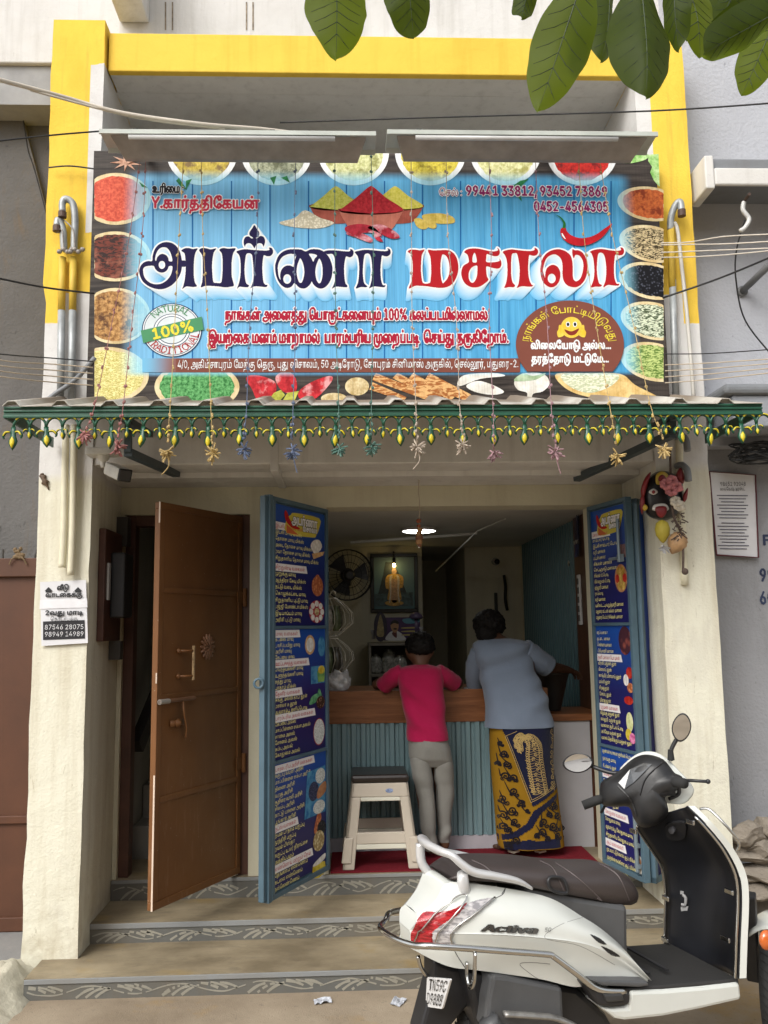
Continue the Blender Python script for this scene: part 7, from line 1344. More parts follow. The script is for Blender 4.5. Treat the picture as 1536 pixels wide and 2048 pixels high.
# ---- woman
wx = PY(1040, 1712, 5.25); WOMAN = thing('person', 'woman in a pale blue blouse and navy and gold printed wrap, leaning on the counter', 'person', (wx.x, 5.22, ZF+.013))
S = Sk(); pel = S.p(1042, 1452, 5.21, .13); w1 = S.p(1030, 1400, 5.23, .12, pel); ch_ = S.p(1005, 1325, 5.29, .12, w1); nk = S.p(985, 1278, 5.34, .048, ch_); hb = S.p(980, 1262, 5.38, .068, nk); hd = S.p(978, 1247, 5.40, .088, hb); ht = S.p(976, 1234, 5.40, .07, hd)
v = S.J[hd]; S.xyz((v[0]-.02, v[1]+.105, v[2]-.02), .015, hd)
for k in (-1, 1): S.xyz((v[0]+k*.088, v[1]+.01, v[2]-.035), .017, hd)
a = S.p(955, 1310, 5.30, .055, ch_); b = S.xyz((PY(948, 1375, 5.44).x, 5.44, 1.265), .036, a); c = S.xyz((PY(968, 1377, 5.62).x, 5.62, 1.252), .026, b); S.hand(c, (.7, .5, 0), (0, 0, 1))
a = S.p(1055, 1303, 5.30, .055, ch_); b = S.p(1096, 1334, 5.36, .040, a); c = S.p(1130, 1338, 5.46, .030, b); S.hand(c, PY(1146, 1343, 5.50)-PY(1130, 1338, 5.46), (0, 0, 1))
for k, hip, an, yy in ((-1, (1010, 1500), (1030, 1690), 5.20), (1, (1068, 1500), (1083, 1690), 5.26)):
 a = S.p(*hip, 5.21, .09, pel); b = S.p((hip[0]+an[0])/2, 1600, yy, .06, a); an_ = PY(*an, yy); c = S.xyz((an_.x, yy, ZF+.08), .036, b); S.xyz((an_.x, yy-.04, ZF+.042), .030, c); f_ = S.xyz((an_.x-.05 if k < 0 else an_.x, yy+.09, ZF+.04), .028, c)
 for q in range(5): S.xyz(((an_.x-.07 if k < 0 else an_.x)-.034+.017*q, yy+.15, ZF+.028), .011, f_)
body('body', S.J, S.E, pel, M_SKIND, WOMAN); hc = Vector(S.J[hd][:3]); face_bits(WOMAN, hc, (-.15, .99, 0), (.99, .15, 0), 1.)
h_ = PY(978, 1250, 5.39); m = hairball((h_.x, 5.385, h_.z+.005), (.098, .11, .09), 8, WOMAN, amp=.10); b = hairball((h_.x-.03, 5.31, h_.z-.055), (.062, .05, .055), 5, WOMAN, amp=.09); m.add(b.v, b.f); m.build('hair', M_HAIR, WOMAN, smooth=True)
M_BLS = cloth('pale blue cotton', (.125, .155, .205), (.165, .20, .26))
def wrb(x, z, t_):
 d = z-.35*x; return .018*nz(x*5, d*9, 2)+.022*math.sin(d*46+4*nz(x*3, z*3, 4))*max(0, nz(x*2, d*4, 6)+.3)
m = MB(); m.loft(ringloft(dense([(972, 1012, 1276, 5.33, .05), (955, 1040, 1281, 5.32, .08), (946, 1058, 1290, 5.31, .11), (948, 1064, 1310, 5.30, .125), (956, 1067, 1340, 5.29, .13), (962, 1078, 1365, 5.27, .13), (968, 1088, 1385, 5.25, .135), (972, 1097, 1408, 5.23, .145), (971, 1102, 1430, 5.22, .155), (969, 1104, 1447, 5.215, .16), (968, 1105, 1452, 5.215, .162)], 5), 48, wrb))
for pts, rr_ in ((((960, 1304, 5.30), (949, 1335, 5.34), (950, 1372, 5.43)), (.058, .050)), (((1046, 1302, 5.30), (1074, 1320, 5.33), (1095, 1333, 5.37)), (.078, .064))):
 P3 = crv([tuple(PY(*p)) for p in pts], 7); n_ = len(P3); m.tube([(p[0]+.004*nz(i*.7, 3, 1), p[1], p[2]+.005*nz(i*.8, 1, 1)) for i, p in enumerate(P3)], [rr_[0]+(rr_[1]-rr_[0])*i/n_+.006*nz(i*.9, 0, 2) for i in range(n_)], 16)
m.build('blouse', M_BLS, WOMAN, smooth=True)
# wrap cloth: two overlapping layers with a printed creeper
SK_ROWS = dense([(984, 1094, 1438, 5.215, .12), (980, 1102, 1454, 5.215, .148), (980, 1104, 1500, 5.215, .15), (984, 1106, 1540, 5.22, .14), (986, 1111, 1565, 5.22, .135), (989, 1116, 1610, 5.22, .13), (992, 1121, 1650, 5.22, .128), (995, 1125, 1680, 5.22, .128), (998, 1126, 1690, 5.22, .128)], 6)
def wsk(x, z, t_): return .012*math.sin(x*42+6*nz(x*3, z*2, 5)+z*5)*min(1, max(0, (1.1-z))*1.0)*.7+.006*nz(x*9, z*4, 3)
def sk_front(px, py, k):
 """point on the near face of the wrap at photo position, k metres proud"""
 r = min(SK_ROWS, key=lambda q: abs(q[2]-py)); i = SK_ROWS.index(r); o = SK_ROWS[min(len(SK_ROWS)-1, i+1)] if py > r[2] else SK_ROWS[max(0, i-1)]
 f = 0 if o[2] == r[2] else (py-r[2])/(o[2]-r[2]); q = [u+(v_-u)*f for u, v_ in zip(r, o)]
 a, b = PY(q[0], py, q[3]), PY(q[1], py, q[3]); cx, hw = (a.x+b.x)/2, (b.x-a.x)/2; x = PY(px, py, q[3]).x; u = max(-.985, min(.985, (x-cx)/hw)); t_ = -math.acos(math.copysign(abs(u)**(1/.82), u))
 sn = -(abs(math.sin(t_))**.82); w_ = wsk(x, (a.z+b.z)/2, t_); return Vector((x, q[3]+q[4]*sn+math.sin(t_)*w_-k, (a.z+b.z)/2))
t = NT('wrap gold cloth'); c = t.mix(t.noise(8, 4), (.20, .105, .006), (.29, .155, .012)); t.base(c).set(.9, 0, .15).bump(t.noise(300, 2), .2, .003); M_GOLDC = t.m
M_NAVC = cloth('wrap navy', (.005, .006, .022), (.010, .012, .040)); M_TANP = cloth('wrap tan print', (.36, .25, .09), (.46, .33, .13)); M_BLKP = cloth('wrap black print', (.006, .005, .008), (.014, .010, .012))
m = MB(); m.loft(ringloft(SK_ROWS, 64, wsk)); WR = m.build('wrap', M_GOLDC, WOMAN, smooth=True)
def patch(nm, poly, mt, k, step=6):
 xs = [p[0] for p in poly]; ys = [p[1] for p in poly]; B_ = raster([poly], min(xs), min(ys), max(xs), max(ys), 1/2.); m = MB(); H, W = B_.shape
 for r in range(H):
  for c in range(W):
   if B_[r, c]: x, y = min(xs)+c*2, min(ys)+r*2; m.quad(sk_front(x, y, k), sk_front(x+2, y, k), sk_front(x+2, y+2, k), sk_front(x, y+2, k))
 m.build(nm, mt, WR)
patch('navy_fold', [(996, 1450), (1103, 1450), (1104, 1530), (1110, 1572), (1082, 1590), (1056, 1604), (1040, 1560), (1016, 1500)], M_NAVC, .004)
patch('cloth_border', [(997, 1672), (1010, 1676), (1050, 1668), (1064, 1672), (1124, 1670), (1126, 1688), (1060, 1688), (998, 1690)], M_NAVC, .002)
patch('cloth_border', [(992, 1662), (1020, 1655), (1045, 1636), (1058, 1612), (1085, 1596), (1108, 1582), (1108, 1590), (1088, 1606), (1070, 1620), (1055, 1645), (1028, 1664), (994, 1674)], M_NAVC, .003)
def swirl(m, cx, cy, r, a0, turns, w_, k, sgn=1, tail=None):
 pts = []
 for i in range(22):
  f = i/21; a = a0+sgn*turns*2*math.pi*f; q = r*(1-.86*f); pts.append((cx+q*math.cos(a), cy+q*math.sin(a), w_*(1-.45*f)))
 if tail: pts = [(tail[0]+(pts[0][0]-tail[0])*i/6, tail[1]+(pts[0][1]-tail[1])*i/6+2*math.sin(i*.5), w_*(.4+.1*i)) for i in range(6)]+pts
 L_ = []; 
 for i, (x, y, ww) in enumerate(pts):
  x2, y2, _ = pts[min(i+1, len(pts)-1)]; x1, y1, _ = pts[max(i-1, 0)]; l = math.hypot(x2-x1, y2-y1) or 1; nx, ny = -(y2-y1)/l*ww/2, (x2-x1)/l*ww/2; L_.append((sk_front(x-nx, y-ny, k), sk_front(x+nx, y+ny, k)))
 for (a, b), (c, d) in zip(L_[:-1], L_[1:]): m.quad(a, b, d, c)
 m.add([sk_front(pts[-1][0]+w_*.6*math.cos(q), pts[-1][1]+w_*.6*math.sin(q), k) for q in [i*.785 for i in range(8)]], [tuple(range(8))])
m = MB(); rr_ = random.Random(4)
spine = crv([(1030, 1492), (1026, 1474), (1040, 1464), (1056, 1480), (1058, 1510), (1064, 1545), (1070, 1575)], 7)
for i, (x, y) in enumerate(spine):
 d = 4+14*min(1, i/26)
 for s in (-1, 1): swirl(m, x+s*d*.8, y+1.5*s, 5.5, 1.6+rr_.random(), 1.2, 1.25, .006, s, (x, y+3))
 if i % 2 == 0 and i > 14: swirl(m, x+rr_.uniform(-3, 3), y, 4, rr_.random()*6, 1.1, 1.5, .0065, 1)
for i in range(12): swirl(m, 1098+2*math.sin(i), 1460+10*i, 5, 2+i, 1.2, 1.7, .006, -1 if i % 2 else 1, (1102, 1465+10*i))
for a, b in (((1002, 1466), (1052, 1596)), ((1052, 1596), (1107, 1568)), ((1002, 1466), (1024, 1456)), ((1005, 1466), (1054, 1591)), ((1054, 1591), (1107, 1564))):
 for j in range(20):
  x, y = a[0]+(b[0]-a[0])*j/20, a[1]+(b[1]-a[1])*j/20; x2, y2 = a[0]+(b[0]-a[0])*(j+1)/20, a[1]+(b[1]-a[1])*(j+1)/20; l = math.hypot(b[0]-a[0], b[1]-a[1]); nx, ny = -(b[1]-a[1])/l*.45, (b[0]-a[0])/l*.45
  m.quad(sk_front(x-nx, y-ny, .006), sk_front(x+nx, y+ny, .006), sk_front(x2+nx, y2+ny, .006), sk_front(x2-nx, y2-ny, .006))
m.build('paisley_print', M_TANP, WR)
m = MB()
for px, py, r, a0, s, tl in ((994, 1480, 5, 1, 1, (989, 1470)), (1000, 1500, 7, 2, -1, (990, 1484)), (1006, 1520, 7, 0, 1, (994, 1505)), (1018, 1548, 8, 1, -1, (1000, 1525)), (1004, 1545, 8, 3, 1, (992, 1530)), (1020, 1575, 8, 2, 1, (1002, 1555)), (1034, 1598, 7, 0, -1, (1014, 1575)), (1000, 1590, 9, 1, 1, (990, 1565)), (1016, 1612, 9, 2, -1, (996, 1592)), (1001, 1622, 8, 4, 1, (992, 1604)), (1022, 1634, 8, 1, 1, (1004, 1618)), (1001, 1645, 8, 0, -1, (996, 1630)), (1012, 1650, 6, 2, 1, (1002, 1640)),
  (990, 1520, 5, 1, -1, (987, 1500)), (1046, 1612, 4, 1, 1, (1034, 1604)), (1012, 1680, 7, 3, 1, (1002, 1676)), (1024, 1670, 7, 0, -1, (1012, 1678)), (1078, 1636, 9, 2, 1, (1072, 1608)), (1074, 1655, 9, 1, -1, (1062, 1640)), (1098, 1604, 9, 2, -1, (1108, 1590)), (1108, 1625, 8, 0, 1, (1094, 1612)), (1098, 1645, 9, 1, 1, (1108, 1632)), (1116, 1650, 7, 3, -1, (1104, 1640)), (1108, 1664, 7, 1, 1, (1098, 1655)), (1086, 1668, 5, 1, -1, (1078, 1660)), (1064, 1660, 5, 2, 1, (1072, 1650)), (1089, 1620, 6, 0, 1, (1080, 1605))):
 swirl(m, px, py, r, a0, 1.4, 3.3, .0045, s, tl); swirl(m, px+r*.8, py+r*.75, r*.6, a0+2, 1.1, 2.6, .005, -s, (px+1, py+2)); swirl(m, px-r*.7, py+r*.5, r*.5, a0+4, 1., 2.4, .0052, s)
m.build('scroll_print', M_BLKP, WR)
m = MB()
for x in (1031, 1084): m.tube([PY(x-14, 1702, 5.18), PY(x-4, 1705, 5.15), PY(x+8, 1702, 5.15)], .006, 6)
m.build('sandal_strap', flat('pale strap', (.42, .38, .30), .5), WOMAN)
# ---- stool
sc0 = PZ(763, 1737, ZF+.013); sy = sc0.y+.19; STL = thing('plastic_stool', 'beige plastic stool with a dark brown cushion top on the red carpet', 'stool', (sc0.x, sy, ZF+.0135))
M_BEI = flat('beige plastic', (.50, .44, .36), .38, var=.07, vsc=5); M_LIP = flat('cream plastic', (.62, .60, .50), .38, var=.05)
HT, WT, WB = .445, .155, .212
def face(m, side, s0, s1, z0, z1, k0, k1, s0t=None, s1t=None):
 s0t = s0 if s0t is None else s0t; s1t = s1 if s1t is None else s1t; v = []
 for k in (k0, k1):
  for s_, z in ((s0, z0), (s1, z0), (s1t, z1), (s0t, z1)):
   hw = WB+(WT-WB)*z/HT; a, b = s_*hw, -(hw+k); x, y = ((a, b), (-b, a), (-a, -b), (b, -a))[side]; v.append((x, y, z))
 m.add(v, [(0, 3, 2, 1), (4, 5, 6, 7), (0, 1, 5, 4), (1, 2, 6, 5), (2, 3, 7, 6), (3, 0, 4, 7)])
legs = MB(); lips = MB()
for sd in range(4):
 for s in (-1, 1):
  face(legs, sd, s*.70 if s > 0 else -1, 1 if s > 0 else -.70, .0, .372, -.018, 0, s*.66 if s > 0 else -1, 1 if s > 0 else -.66)
  face(legs, sd, .80*s if s > 0 else -1.03, 1.03 if s > 0 else -.80, .035, .165, 0.0003, .010)
 face(legs, sd, -1, 1, .3725, HT, -.018, 0); face(legs, sd, -.695, .695, .13, .19, -.018, .001); face(lips, sd, -.66, .66, .35, .372, -.03, -.004); face(lips, sd, -.695, .695, .102, .1295, -.03, -.004)
legs.build('stool_frame', M_BEI, STL, local=True, bevel=.011); lips.build('inner_lip', M_LIP, STL, local=True, bevel=.004)
m = MB(); m.box(-WT-.006, WT+.006, -WT-.006, WT+.006, HT+.0005, HT+.045); m.build('cushion', flat('dark brown rexine', (.022, .015, .012), .3, bump=.15), STL, local=True, bevel=.016)
m = MB(); m.add([(.05+.022*math.cos(a), -(WB+(WT-WB)*.92)-.0025, .405+.012*math.sin(a)) for a in [i*.524 for i in range(12)]], [tuple(range(12))]); m.build('oval_sticker', flat('sticker', (.25, .32, .50), .3, var=.6, vsc=90), STL, local=True)
# ------------------------------------------------------------------ scooter
TH = .30; SXY = (.525, 3.215)
SCO = thing('scooter', 'white scooter with dark brown seat and red tail lamp parked before the steps', 'scooter', (SXY[0], SXY[1], 0), rot=(0, 0, TH))
SF = Vector((math.cos(TH), math.sin(TH), 0)); SL = Vector((-math.sin(TH), math.cos(TH), 0)); S0 = Vector((SXY[0], SXY[1], 0))
def loc(w_): w_ = Vector(w_)-S0; return Vector((w_.dot(SF), w_.dot(SL), w_.z))
def sp(px, py, y): return loc(PPL(px, py, S0+SL*y, SL))
def spx(px, py, x): return loc(PPL(px, py, S0+SF*x, SF))
W_ = flat('scooter white', (.66, .68, .64), .22, coat=.8, var=.03); BLK = flat('scooter black', (.020, .020, .022), .42, var=.3, bump=.05); GRY = flat('scooter grey plastic', (.085, .087, .09), .5, var=.15, bump=.1)
CHR = flat('chrome', (.62, .62, .60), .16, 1., var=.1); SIL = flat('silver paint', (.60, .60, .60), .32, .25, var=.05); RUB = flat('tyre rubber', (.022, .022, .022), .85, bump=.3)
SEATM = flat('brown rexine', (.060, .048, .046), .42, var=.18, vsc=5, bump=.18, bsc=300)
def sb(m, nm, mt, par=SCO, **k): return m.build(nm, mt, par, local=True, **k)
# body side panels
ST = [((834, 1828), (820, 1862), (822, 1897), .055, .05, .05), ((869, 1803), (866, 1864), (868, 1921), .08, .105, .09), ((891, 1768), (910, 1866), (905, 1935), .09, .15, .12), ((930, 1766), (950, 1867), (950, 1940), .10, .172, .14),
    ((1011, 1776), (1010, 1869), (1010, 1948), .12, .195, .155), ((1100, 1796), (1092, 1876), (1085, 1959), .132, .205, .165), ((1164, 1833), (1160, 1886), (1150, 1974), .138, .205, .17), ((1203, 1858), (1205, 1900), (1195, 1966), .142, .198, .172), ((1250, 1900), (1250, 1925), (1247, 1962), .148, .18, .168), ((1297, 1960), (1296, 1961.5), (1295, 1963), .16, .162, .16)]
rows_ = []
for T_, C_, B_, a, b, c in ST:
 t_, q, d = sp(*T_, -a), sp(*C_, -b), sp(*B_, -c); m1 = t_.lerp(q, .5)+Vector((0, -.022, .006)); m2 = q.lerp(d, .35)+Vector((0, .004, 0)); m3 = q.lerp(d, .7)+Vector((0, .002, 0))
 rows_.append(crv([t_, m1, q+Vector((0, 0, .004)), q-Vector((0, 0, .004)), m2, m3, d], 4))
nv = len(rows_[0]); dr = [crv([r[j] for r in rows_], 5) for j in range(nv)]; nu = len(dr[0])
def side(s):
 m = MB(); m.add([(p[0], p[1]*s, p[2]) for j in range(nv) for p in dr[j]], [((j*nu+i), (j*nu+i+1), ((j+1)*nu+i+1), ((j+1)*nu+i))[::int(s)] for j in range(nv-1) for i in range(nu-1)]); return m
body_r = sb(side(1), 'body_panel', W_, smooth=True, fixn=False); sb(side(-1), 'body_panel', W_, smooth=True)
m = MB(); k = dr[0][:18]; m.add([(p[0], p[1]*s, p[2]+.004*(1-abs(s))) for s in (1, .5, 0, -.5, -1) for p in k], [(j*18+i, j*18+i+1, (j+1)*18+i+1, (j+1)*18+i) for j in range(4) for i in range(17)]); sb(m, 'tail_cowl', W_, smooth=True)
m = MB(); k = [dr[j][0] for j in range(nv)]; m.add([(p[0], p[1]*s, p[2]) for s in (1, -1) for p in k], [(i, i+1, nv+i+1, nv+i) for i in range(nv-1)]); sb(m, 'tail_end', W_)
m = MB(); k = dr[-1]; m.add([(p[0], p[1]*s, p[2]) for s in (.98, -.98) for p in k], [(i, i+1, nu+i+1, nu+i) for i in range(nu-1)]); sb(m, 'body_floor', BLK)
from mathutils.bvhtree import BVHTree
def bvh(o): return BVHTree.FromPolygons([v.co.copy() for v in o.data.vertices], [tuple(p.vertices) for p in o.data.polygons])
CL = loc(CAM)
def hit(bv, px, py, off):
 d = ray(px, py); d = Vector((d.dot(SF), d.dot(SL), d.z)).normalized(); h = bv.ray_cast(CL, d)
 if h[0] is None:
  n = bv.find_nearest(sp(px, py, -.16)); h = n
 nn = h[1] if h[1].dot(d) < 0 else -h[1]; return h[0]+nn*off
BV = bvh(body_r)
def decal(pts, mt, nm, off=.003, par=body_r):
 xs, ys = [p[0] for p in pts], [p[1] for p in pts]; q = crv(pts, 3, True); B_ = raster([q], min(xs), min(ys), max(xs), max(ys), 1.); m = MB(); H, W = B_.shape
 for r in range(H):
  c = 0
  while c < W:
   if B_[r, c]:
    e = c
    while e < W and B_[r, e] and e-c < 4: e += 1
    x, x2, y = min(xs)+c, min(xs)+e, min(ys)+r; m.quad(hit(BV, x, y, off), hit(BV, x, y+1, off), hit(BV, x2, y+1, off), hit(BV, x2, y, off)); c = e
   else: c += 1
 m.build(nm, mt, par, local=True)
t = NT('lamp red'); t.base(t.mix(t.ramp(t.noise(45, 2, .5, (1, 1, 3)), [(.4, 0), (.6, 1)]), (.26, .006, .012), (.50, .02, .03))).set(.1, 0, .5, 1.); LRED = t.m
t = NT('lamp clear'); t.base(t.mix(t.ramp(t.noise(38, 2, .5, (1, 1, 3)), [(.4, 0), (.6, 1)]), (.26, .25, .26), (.60, .58, .58))).set(.1, 0, .5, 1.); LCLR = t.m
decal([(822, 1868), (846, 1827), (876, 1825), (902, 1820), (922, 1811), (934, 1806), (918, 1828), (886, 1848), (866, 1866), (864, 1890), (826, 1890)], LRED, 'tail_lamp', .004)
decal([(931, 1810), (960, 1800), (988, 1797), (968, 1816), (936, 1840), (915, 1858), (902, 1876), (911, 1889), (864, 1888), (862, 1868), (884, 1848), (915, 1830)], LCLR, 'indicator_lamp', .004)
decal([(1180, 1869), (1198, 1876), (1213, 1889), (1197, 1885)], BLK, 'vent_slot', .001); decal([(1202, 1892), (1222, 1900), (1241, 1913), (1222, 1910)], BLK, 'vent_slot', .001)
m, m2 = MB(), MB(); fnA = lambda k: (lambda u, v: hit(BV, 962+u*110+v*9, 1862+u*5-v*19, k)); write(m, 'Activa', 0, 1, 0, 1., fnA(.006), .015, 60, .018, m2, fnA(.004)); sb(m, 'emblem', flat('emblem chrome', (.30, .31, .32), .2, 1.), body_r); sb(m2, 'emblem_edge', flat('emblem dark', (.05, .055, .055), .4), body_r)
m = MB(); fnB = lambda u, v: hit(BV, 1087+u*14+v*2, 1863-v*11, .005); write(m, '5G', 0, 1, 0, 1., fnB, .02, 40); sb(m, 'emblem', flat('emblem small', (.22, .23, .23), .3, .5), body_r)
# seat
def seat_ring(tp, bt, w_):
 a, b = sp(*tp, -.01), sp(*bt, -w_); h = a.z-b.z; x = (a.x+b.x)/2; out = []
 for i in range(25):
  q = math.pi*i/24; c, s = math.cos(q), math.sin(q); e = lambda v: math.copysign(abs(v)**.62, v); out.append((b.x+(a.x-b.x)*abs(e(s)), -w_*e(c)*(1-.10*(1-abs(s))), b.z+h*e(s)))
 return out
SS = [((899, 1742), (896, 1758), .085), ((908, 1726), (905, 1760), .105), ((935, 1718), (935, 1763), .125), ((1000, 1718), (1000, 1767), .145), ((1056, 1721), (1060, 1776), .155), ((1100, 1726), (1110, 1786), .155), ((1149, 1728), (1160, 1795), .15), ((1203, 1728), (1212, 1805), .14), ((1238, 1742), (1243, 1811), .125), ((1260, 1772), (1260, 1812), .10), ((1266, 1795), (1265, 1811), .06)]
rg = [seat_ring(*s) for s in SS]; ds = [crv([r[j] for r in rg], 4) for j in range(25)]; m = MB(); m.loft([[ds[j][i] for j in range(25)] for i in range(len(ds[0]))], True, True); ST_ = sb(m, 'seat', SEATM, smooth=True, fixn=True); BVS = bvh(ST_)
for pts in ([(1080, 1722), (1104, 1735), (1118, 1760), (1132, 1790)], [(1112, 1726), (1150, 1752), (1182, 1780), (1205, 1803)], [(944, 1721), (968, 1732), (984, 1745)], [(1200, 1728), (1236, 1752), (1258, 1800)]):
 m = MB(); m.tube([hit(BVS, x, y, .001) for x, y in crv(pts, 8)], .0022, 5); sb(m, 'seam', flat('seam thread', (.11, .09, .088), .6), ST_)
m = MB(); m.tube([hit(BVS, x, y, .012) for x, y in crv([(1096, 1757), (1120, 1758), (1131, 1775), (1128, 1784), (1105, 1780), (1094, 1768)], 4, True)], .006, 6, closed=True); sb(m, 'helmet_hook', BLK, smooth=True)
m = MB(); P_ = [sp(x, y, -.125) for x, y in ((1050, 1775), (1257, 1811), (1258, 1890), (1262, 1958), (1080, 1958))]; m.prism(P_, (0, .25, 0)); sb(m, 'underseat_cover', GRY, bevel=.02)
# grab rail
gp = [(1064, 1777, -.15, .008), (1035, 1762, -.152, .017), (990, 1752, -.152, .021), (948, 1744, -.148, .023), (922, 1727, -.14, .022), (904, 1711, -.125, .021), (886, 1704, -.095, .021)]
Rp = [sp(x, y, k) for x, y, k, _ in gp]; mid = Rp[-1]+Vector((-.015, .095, .004)); path = Rp+[mid]+[Vector((p.x, -p.y, p.z)) for p in Rp[::-1]]; rr2 = [g_[3]*.86 for g_ in gp]; rr2 = rr2+[.02]+rr2[::-1]
P3 = crv([tuple(p)+(r,) for p, r in zip(path, rr2)], 5); m = MB(); m.tube([p[:3] for p in P3], [p[3] for p in P3], 12, flat=.72, up=(0, 0, 1)); GR = sb(m, 'grab_rail', SIL, smooth=True)
m = MB()
for s in (-1,): a = sp(926, 1748, -.14); m.tube([(a.x, s*.135, a.z), (a.x+.03, s*.085, a.z-.12)], [.018, .026], 10); s = 1; a = sp(888, 1712, -.1); m.tube(crv([(a.x-.01, s*.09, a.z), (a.x-.005, s*.085, a.z-.07), (a.x+.05, s*.07, a.z-.13)], 5), .016, 10)
sb(m, 'rail_strut', SIL, GR, smooth=True)
# chrome guard
m = MB(); gp = [sp(1250, 1983, -.21), sp(1195, 1978, -.215), sp(1150, 1945, -.225), sp(1108, 1914, -.225), sp(1095, 1909, -.225), sp(1020, 1903, -.222), sp(940, 1897, -.215), sp(860, 1892, -.18), sp(826, 1890, -.13)]
c_ = gp[-1]; full_ = gp+[Vector((c_.x-.035, -.05, c_.z)), Vector((c_.x-.045, .06, c_.z))]+[Vector((p.x, -p.y, p.z)) for p in gp[::-1]]; m.tube(crv([tuple(p) for p in full_], 5), .0105, 10); GD = sb(m, 'guard_rail', CHR, smooth=True)
for pts, y in (([(827, 1889), (845, 1855), (889, 1816), (915, 1795), (930, 1793), (928, 1806), (902, 1837), (879, 1863), (870, 1890)], 0), ([(910, 1890), (902, 1871), (915, 1850), (949, 1827), (988, 1798)], 0)):
 m = MB(); m.tube([hit(BV, x, yy, .012) for x, yy in crv(pts, 5)], .0028, 6); sb(m, 'lamp_guard', CHR, GD, smooth=True)
m = MB(); m.tube([sp(x, y, .10) for x, y in crv([(798, 1886), (805, 1860), (819, 1837), (835, 1819), (850, 1797)], 4)], .0045, 6); m.tube([sp(829, 1818, .09), sp(856, 1817, .02), sp(876, 1826, -.06)], .0036, 6); sb(m, 'lamp_guard', CHR, GD, smooth=True)
m = MB(); m.tube(crv([sp(950, 1905, -.222), sp(949, 1950, -.222), sp(946, 1970, -.20), sp(938, 1972, -.17), sp(933, 1950, -.15), sp(934, 1925, -.15)], 5), .0095, 8, flat=.6); m.tube(crv([sp(836, 1912, .0), sp(842, 1935, 0), sp(854, 1952, 0)], 4), .007, 8); sb(m, 'guard_bracket', CHR, GD, smooth=True)
# rear fender, plate, wheel, engine side
m = MB(); m.prism([sp(x, y, -.05) for x, y in ((868, 1920), (905, 1936), (985, 1946), (960, 1985), (885, 2075), (838, 2075), (868, 1960))], (0, .10, 0)); sb(m, 'rear_fender', BLK, bevel=.012)
m = MB(); m.prism([sp(x, y, -.03) for x, y in ((874, 1916), (896, 1924), (898, 1955), (868, 1953))], (0, .06, 0)); sb(m, 'reflector', flat('dull red', (.10, .012, .014), .3), bevel=.006)
xq = sp(862, 1955, -.03).x-.02; c4 = [spx(851, 2013, xq), spx(884, 2018, xq), spx(901, 1958, xq), spx(854, 1954, xq)]
def pl4(u, v, k): a = c4[0].lerp(c4[1], u); b = c4[3].lerp(c4[2], u); return a.lerp(b, v)+Vector((-k, 0, 0))
m = MB(); m.prism([pl4(u, v, 0) for u, v in ((0, .04), (.04, 0), (.96, 0), (1, .04), (1, .96), (.96, 1), (.04, 1), (0, .96))], (.006, 0, 0)); NP = sb(m, 'number_plate', flat('plate white', (.68, .68, .68), .4, var=.08), fixn=True)
m = MB(); write(m, 'TN59C', .14, .96, .56, .52, lambda u, v: pl4(u, v, .003), .02, 30); write(m, 'D9888', .08, .94, .10, .52, lambda u, v: pl4(u, v, .003), .02, 30); sb(m, 'plate_lettering', flat('plate black', (.012, .012, .012), .5), NP)
def wheel(c, r, wd, ax, par_name):
 c, ax = Vector(c), Vector(ax).normalized(); m = MB(); m.lathe([(r*.60, -wd*.40), (r*.80, -wd*.5), (r*.93, -wd*.42), (r*.985, -wd*.2), (r, 0), (r*.985, wd*.2), (r*.93, wd*.42), (r*.80, wd*.5), (r*.60, wd*.40)], c, ax, 56, cap=False); o = sb(m, par_name, RUB, smooth=True)
 x = ax.orthogonal().normalized(); y = ax.cross(x); g_ = MB()
 for i in range(48):
  for s in (-1, 1):
   a = 2*math.pi*(i+.25*s)/48; d = x*math.cos(a)+y*math.sin(a); e = x*math.cos(a+.09)+y*math.sin(a+.09); g_.bar(c+d*(r*1.001)+ax*s*wd*.06, c+e*(r*.955)+ax*s*wd*.40, .004, .005, d)
 sb(g_, 'tread_block', flat('tread dark', (.012, .012, .012), .9), o)
 q = MB(); q.lathe([(r*.66, -wd*.42), (r*.62, -wd*.44), (r*.58, -wd*.30), (r*.55, 0), (r*.58, wd*.30), (r*.62, wd*.44), (r*.66, wd*.42)], c, ax, 40, cap=False)
 for i in range(5): a = i*1.2566; d = x*math.cos(a)+y*math.sin(a); q.bar(c+d*r*.08, c+d*r*.58, .035, .02, ax)
 q.lathe([(r*.2, -wd*.4), (r*.2, wd*.4)], c, ax, 20); sb(q, 'rim', flat('rim grey', (.30, .30, .31), .35, .6), o, smooth=False); return o
wheel((.02, .0, .205), .205, .095, (0, 1, 0), 'rear_wheel')
m = MB(); m.prism([sp(x, y, -.17) for x, y in ((985, 1950), (1016, 1953), (1126, 1975), (1130, 2060), (970, 2062), (975, 2000))], (0, .10, 0)); sb(m, 'engine_cover', GRY, bevel=.014)
m = MB(); m.prism([sp(x, y, -.11) for x, y in ((930, 1942), (1155, 1976), (1215, 2030), (1240, 2075), (960, 2075))], (0, .22, 0)); sb(m, 'engine_block', BLK, bevel=.02)
m = MB(); m.tube(crv([sp(1008, 2028, -.20), sp(1060, 2031, -.205), sp(1110, 2036, -.205), sp(1150, 2052, -.20)], 4), [.016]*13, 10, flat=.6); sb(m, 'exhaust_shield', flat('scuffed silver', (.34, .33, .31), .35, .6, vsc=30, var=.3), smooth=True)
m = MB(); m.tube(crv([sp(975, 2040, -.18), sp(1000, 2075, -.18), sp(1040, 2100, -.17)], 4), .035, 10); sb(m, 'silencer', GRY, smooth=True)
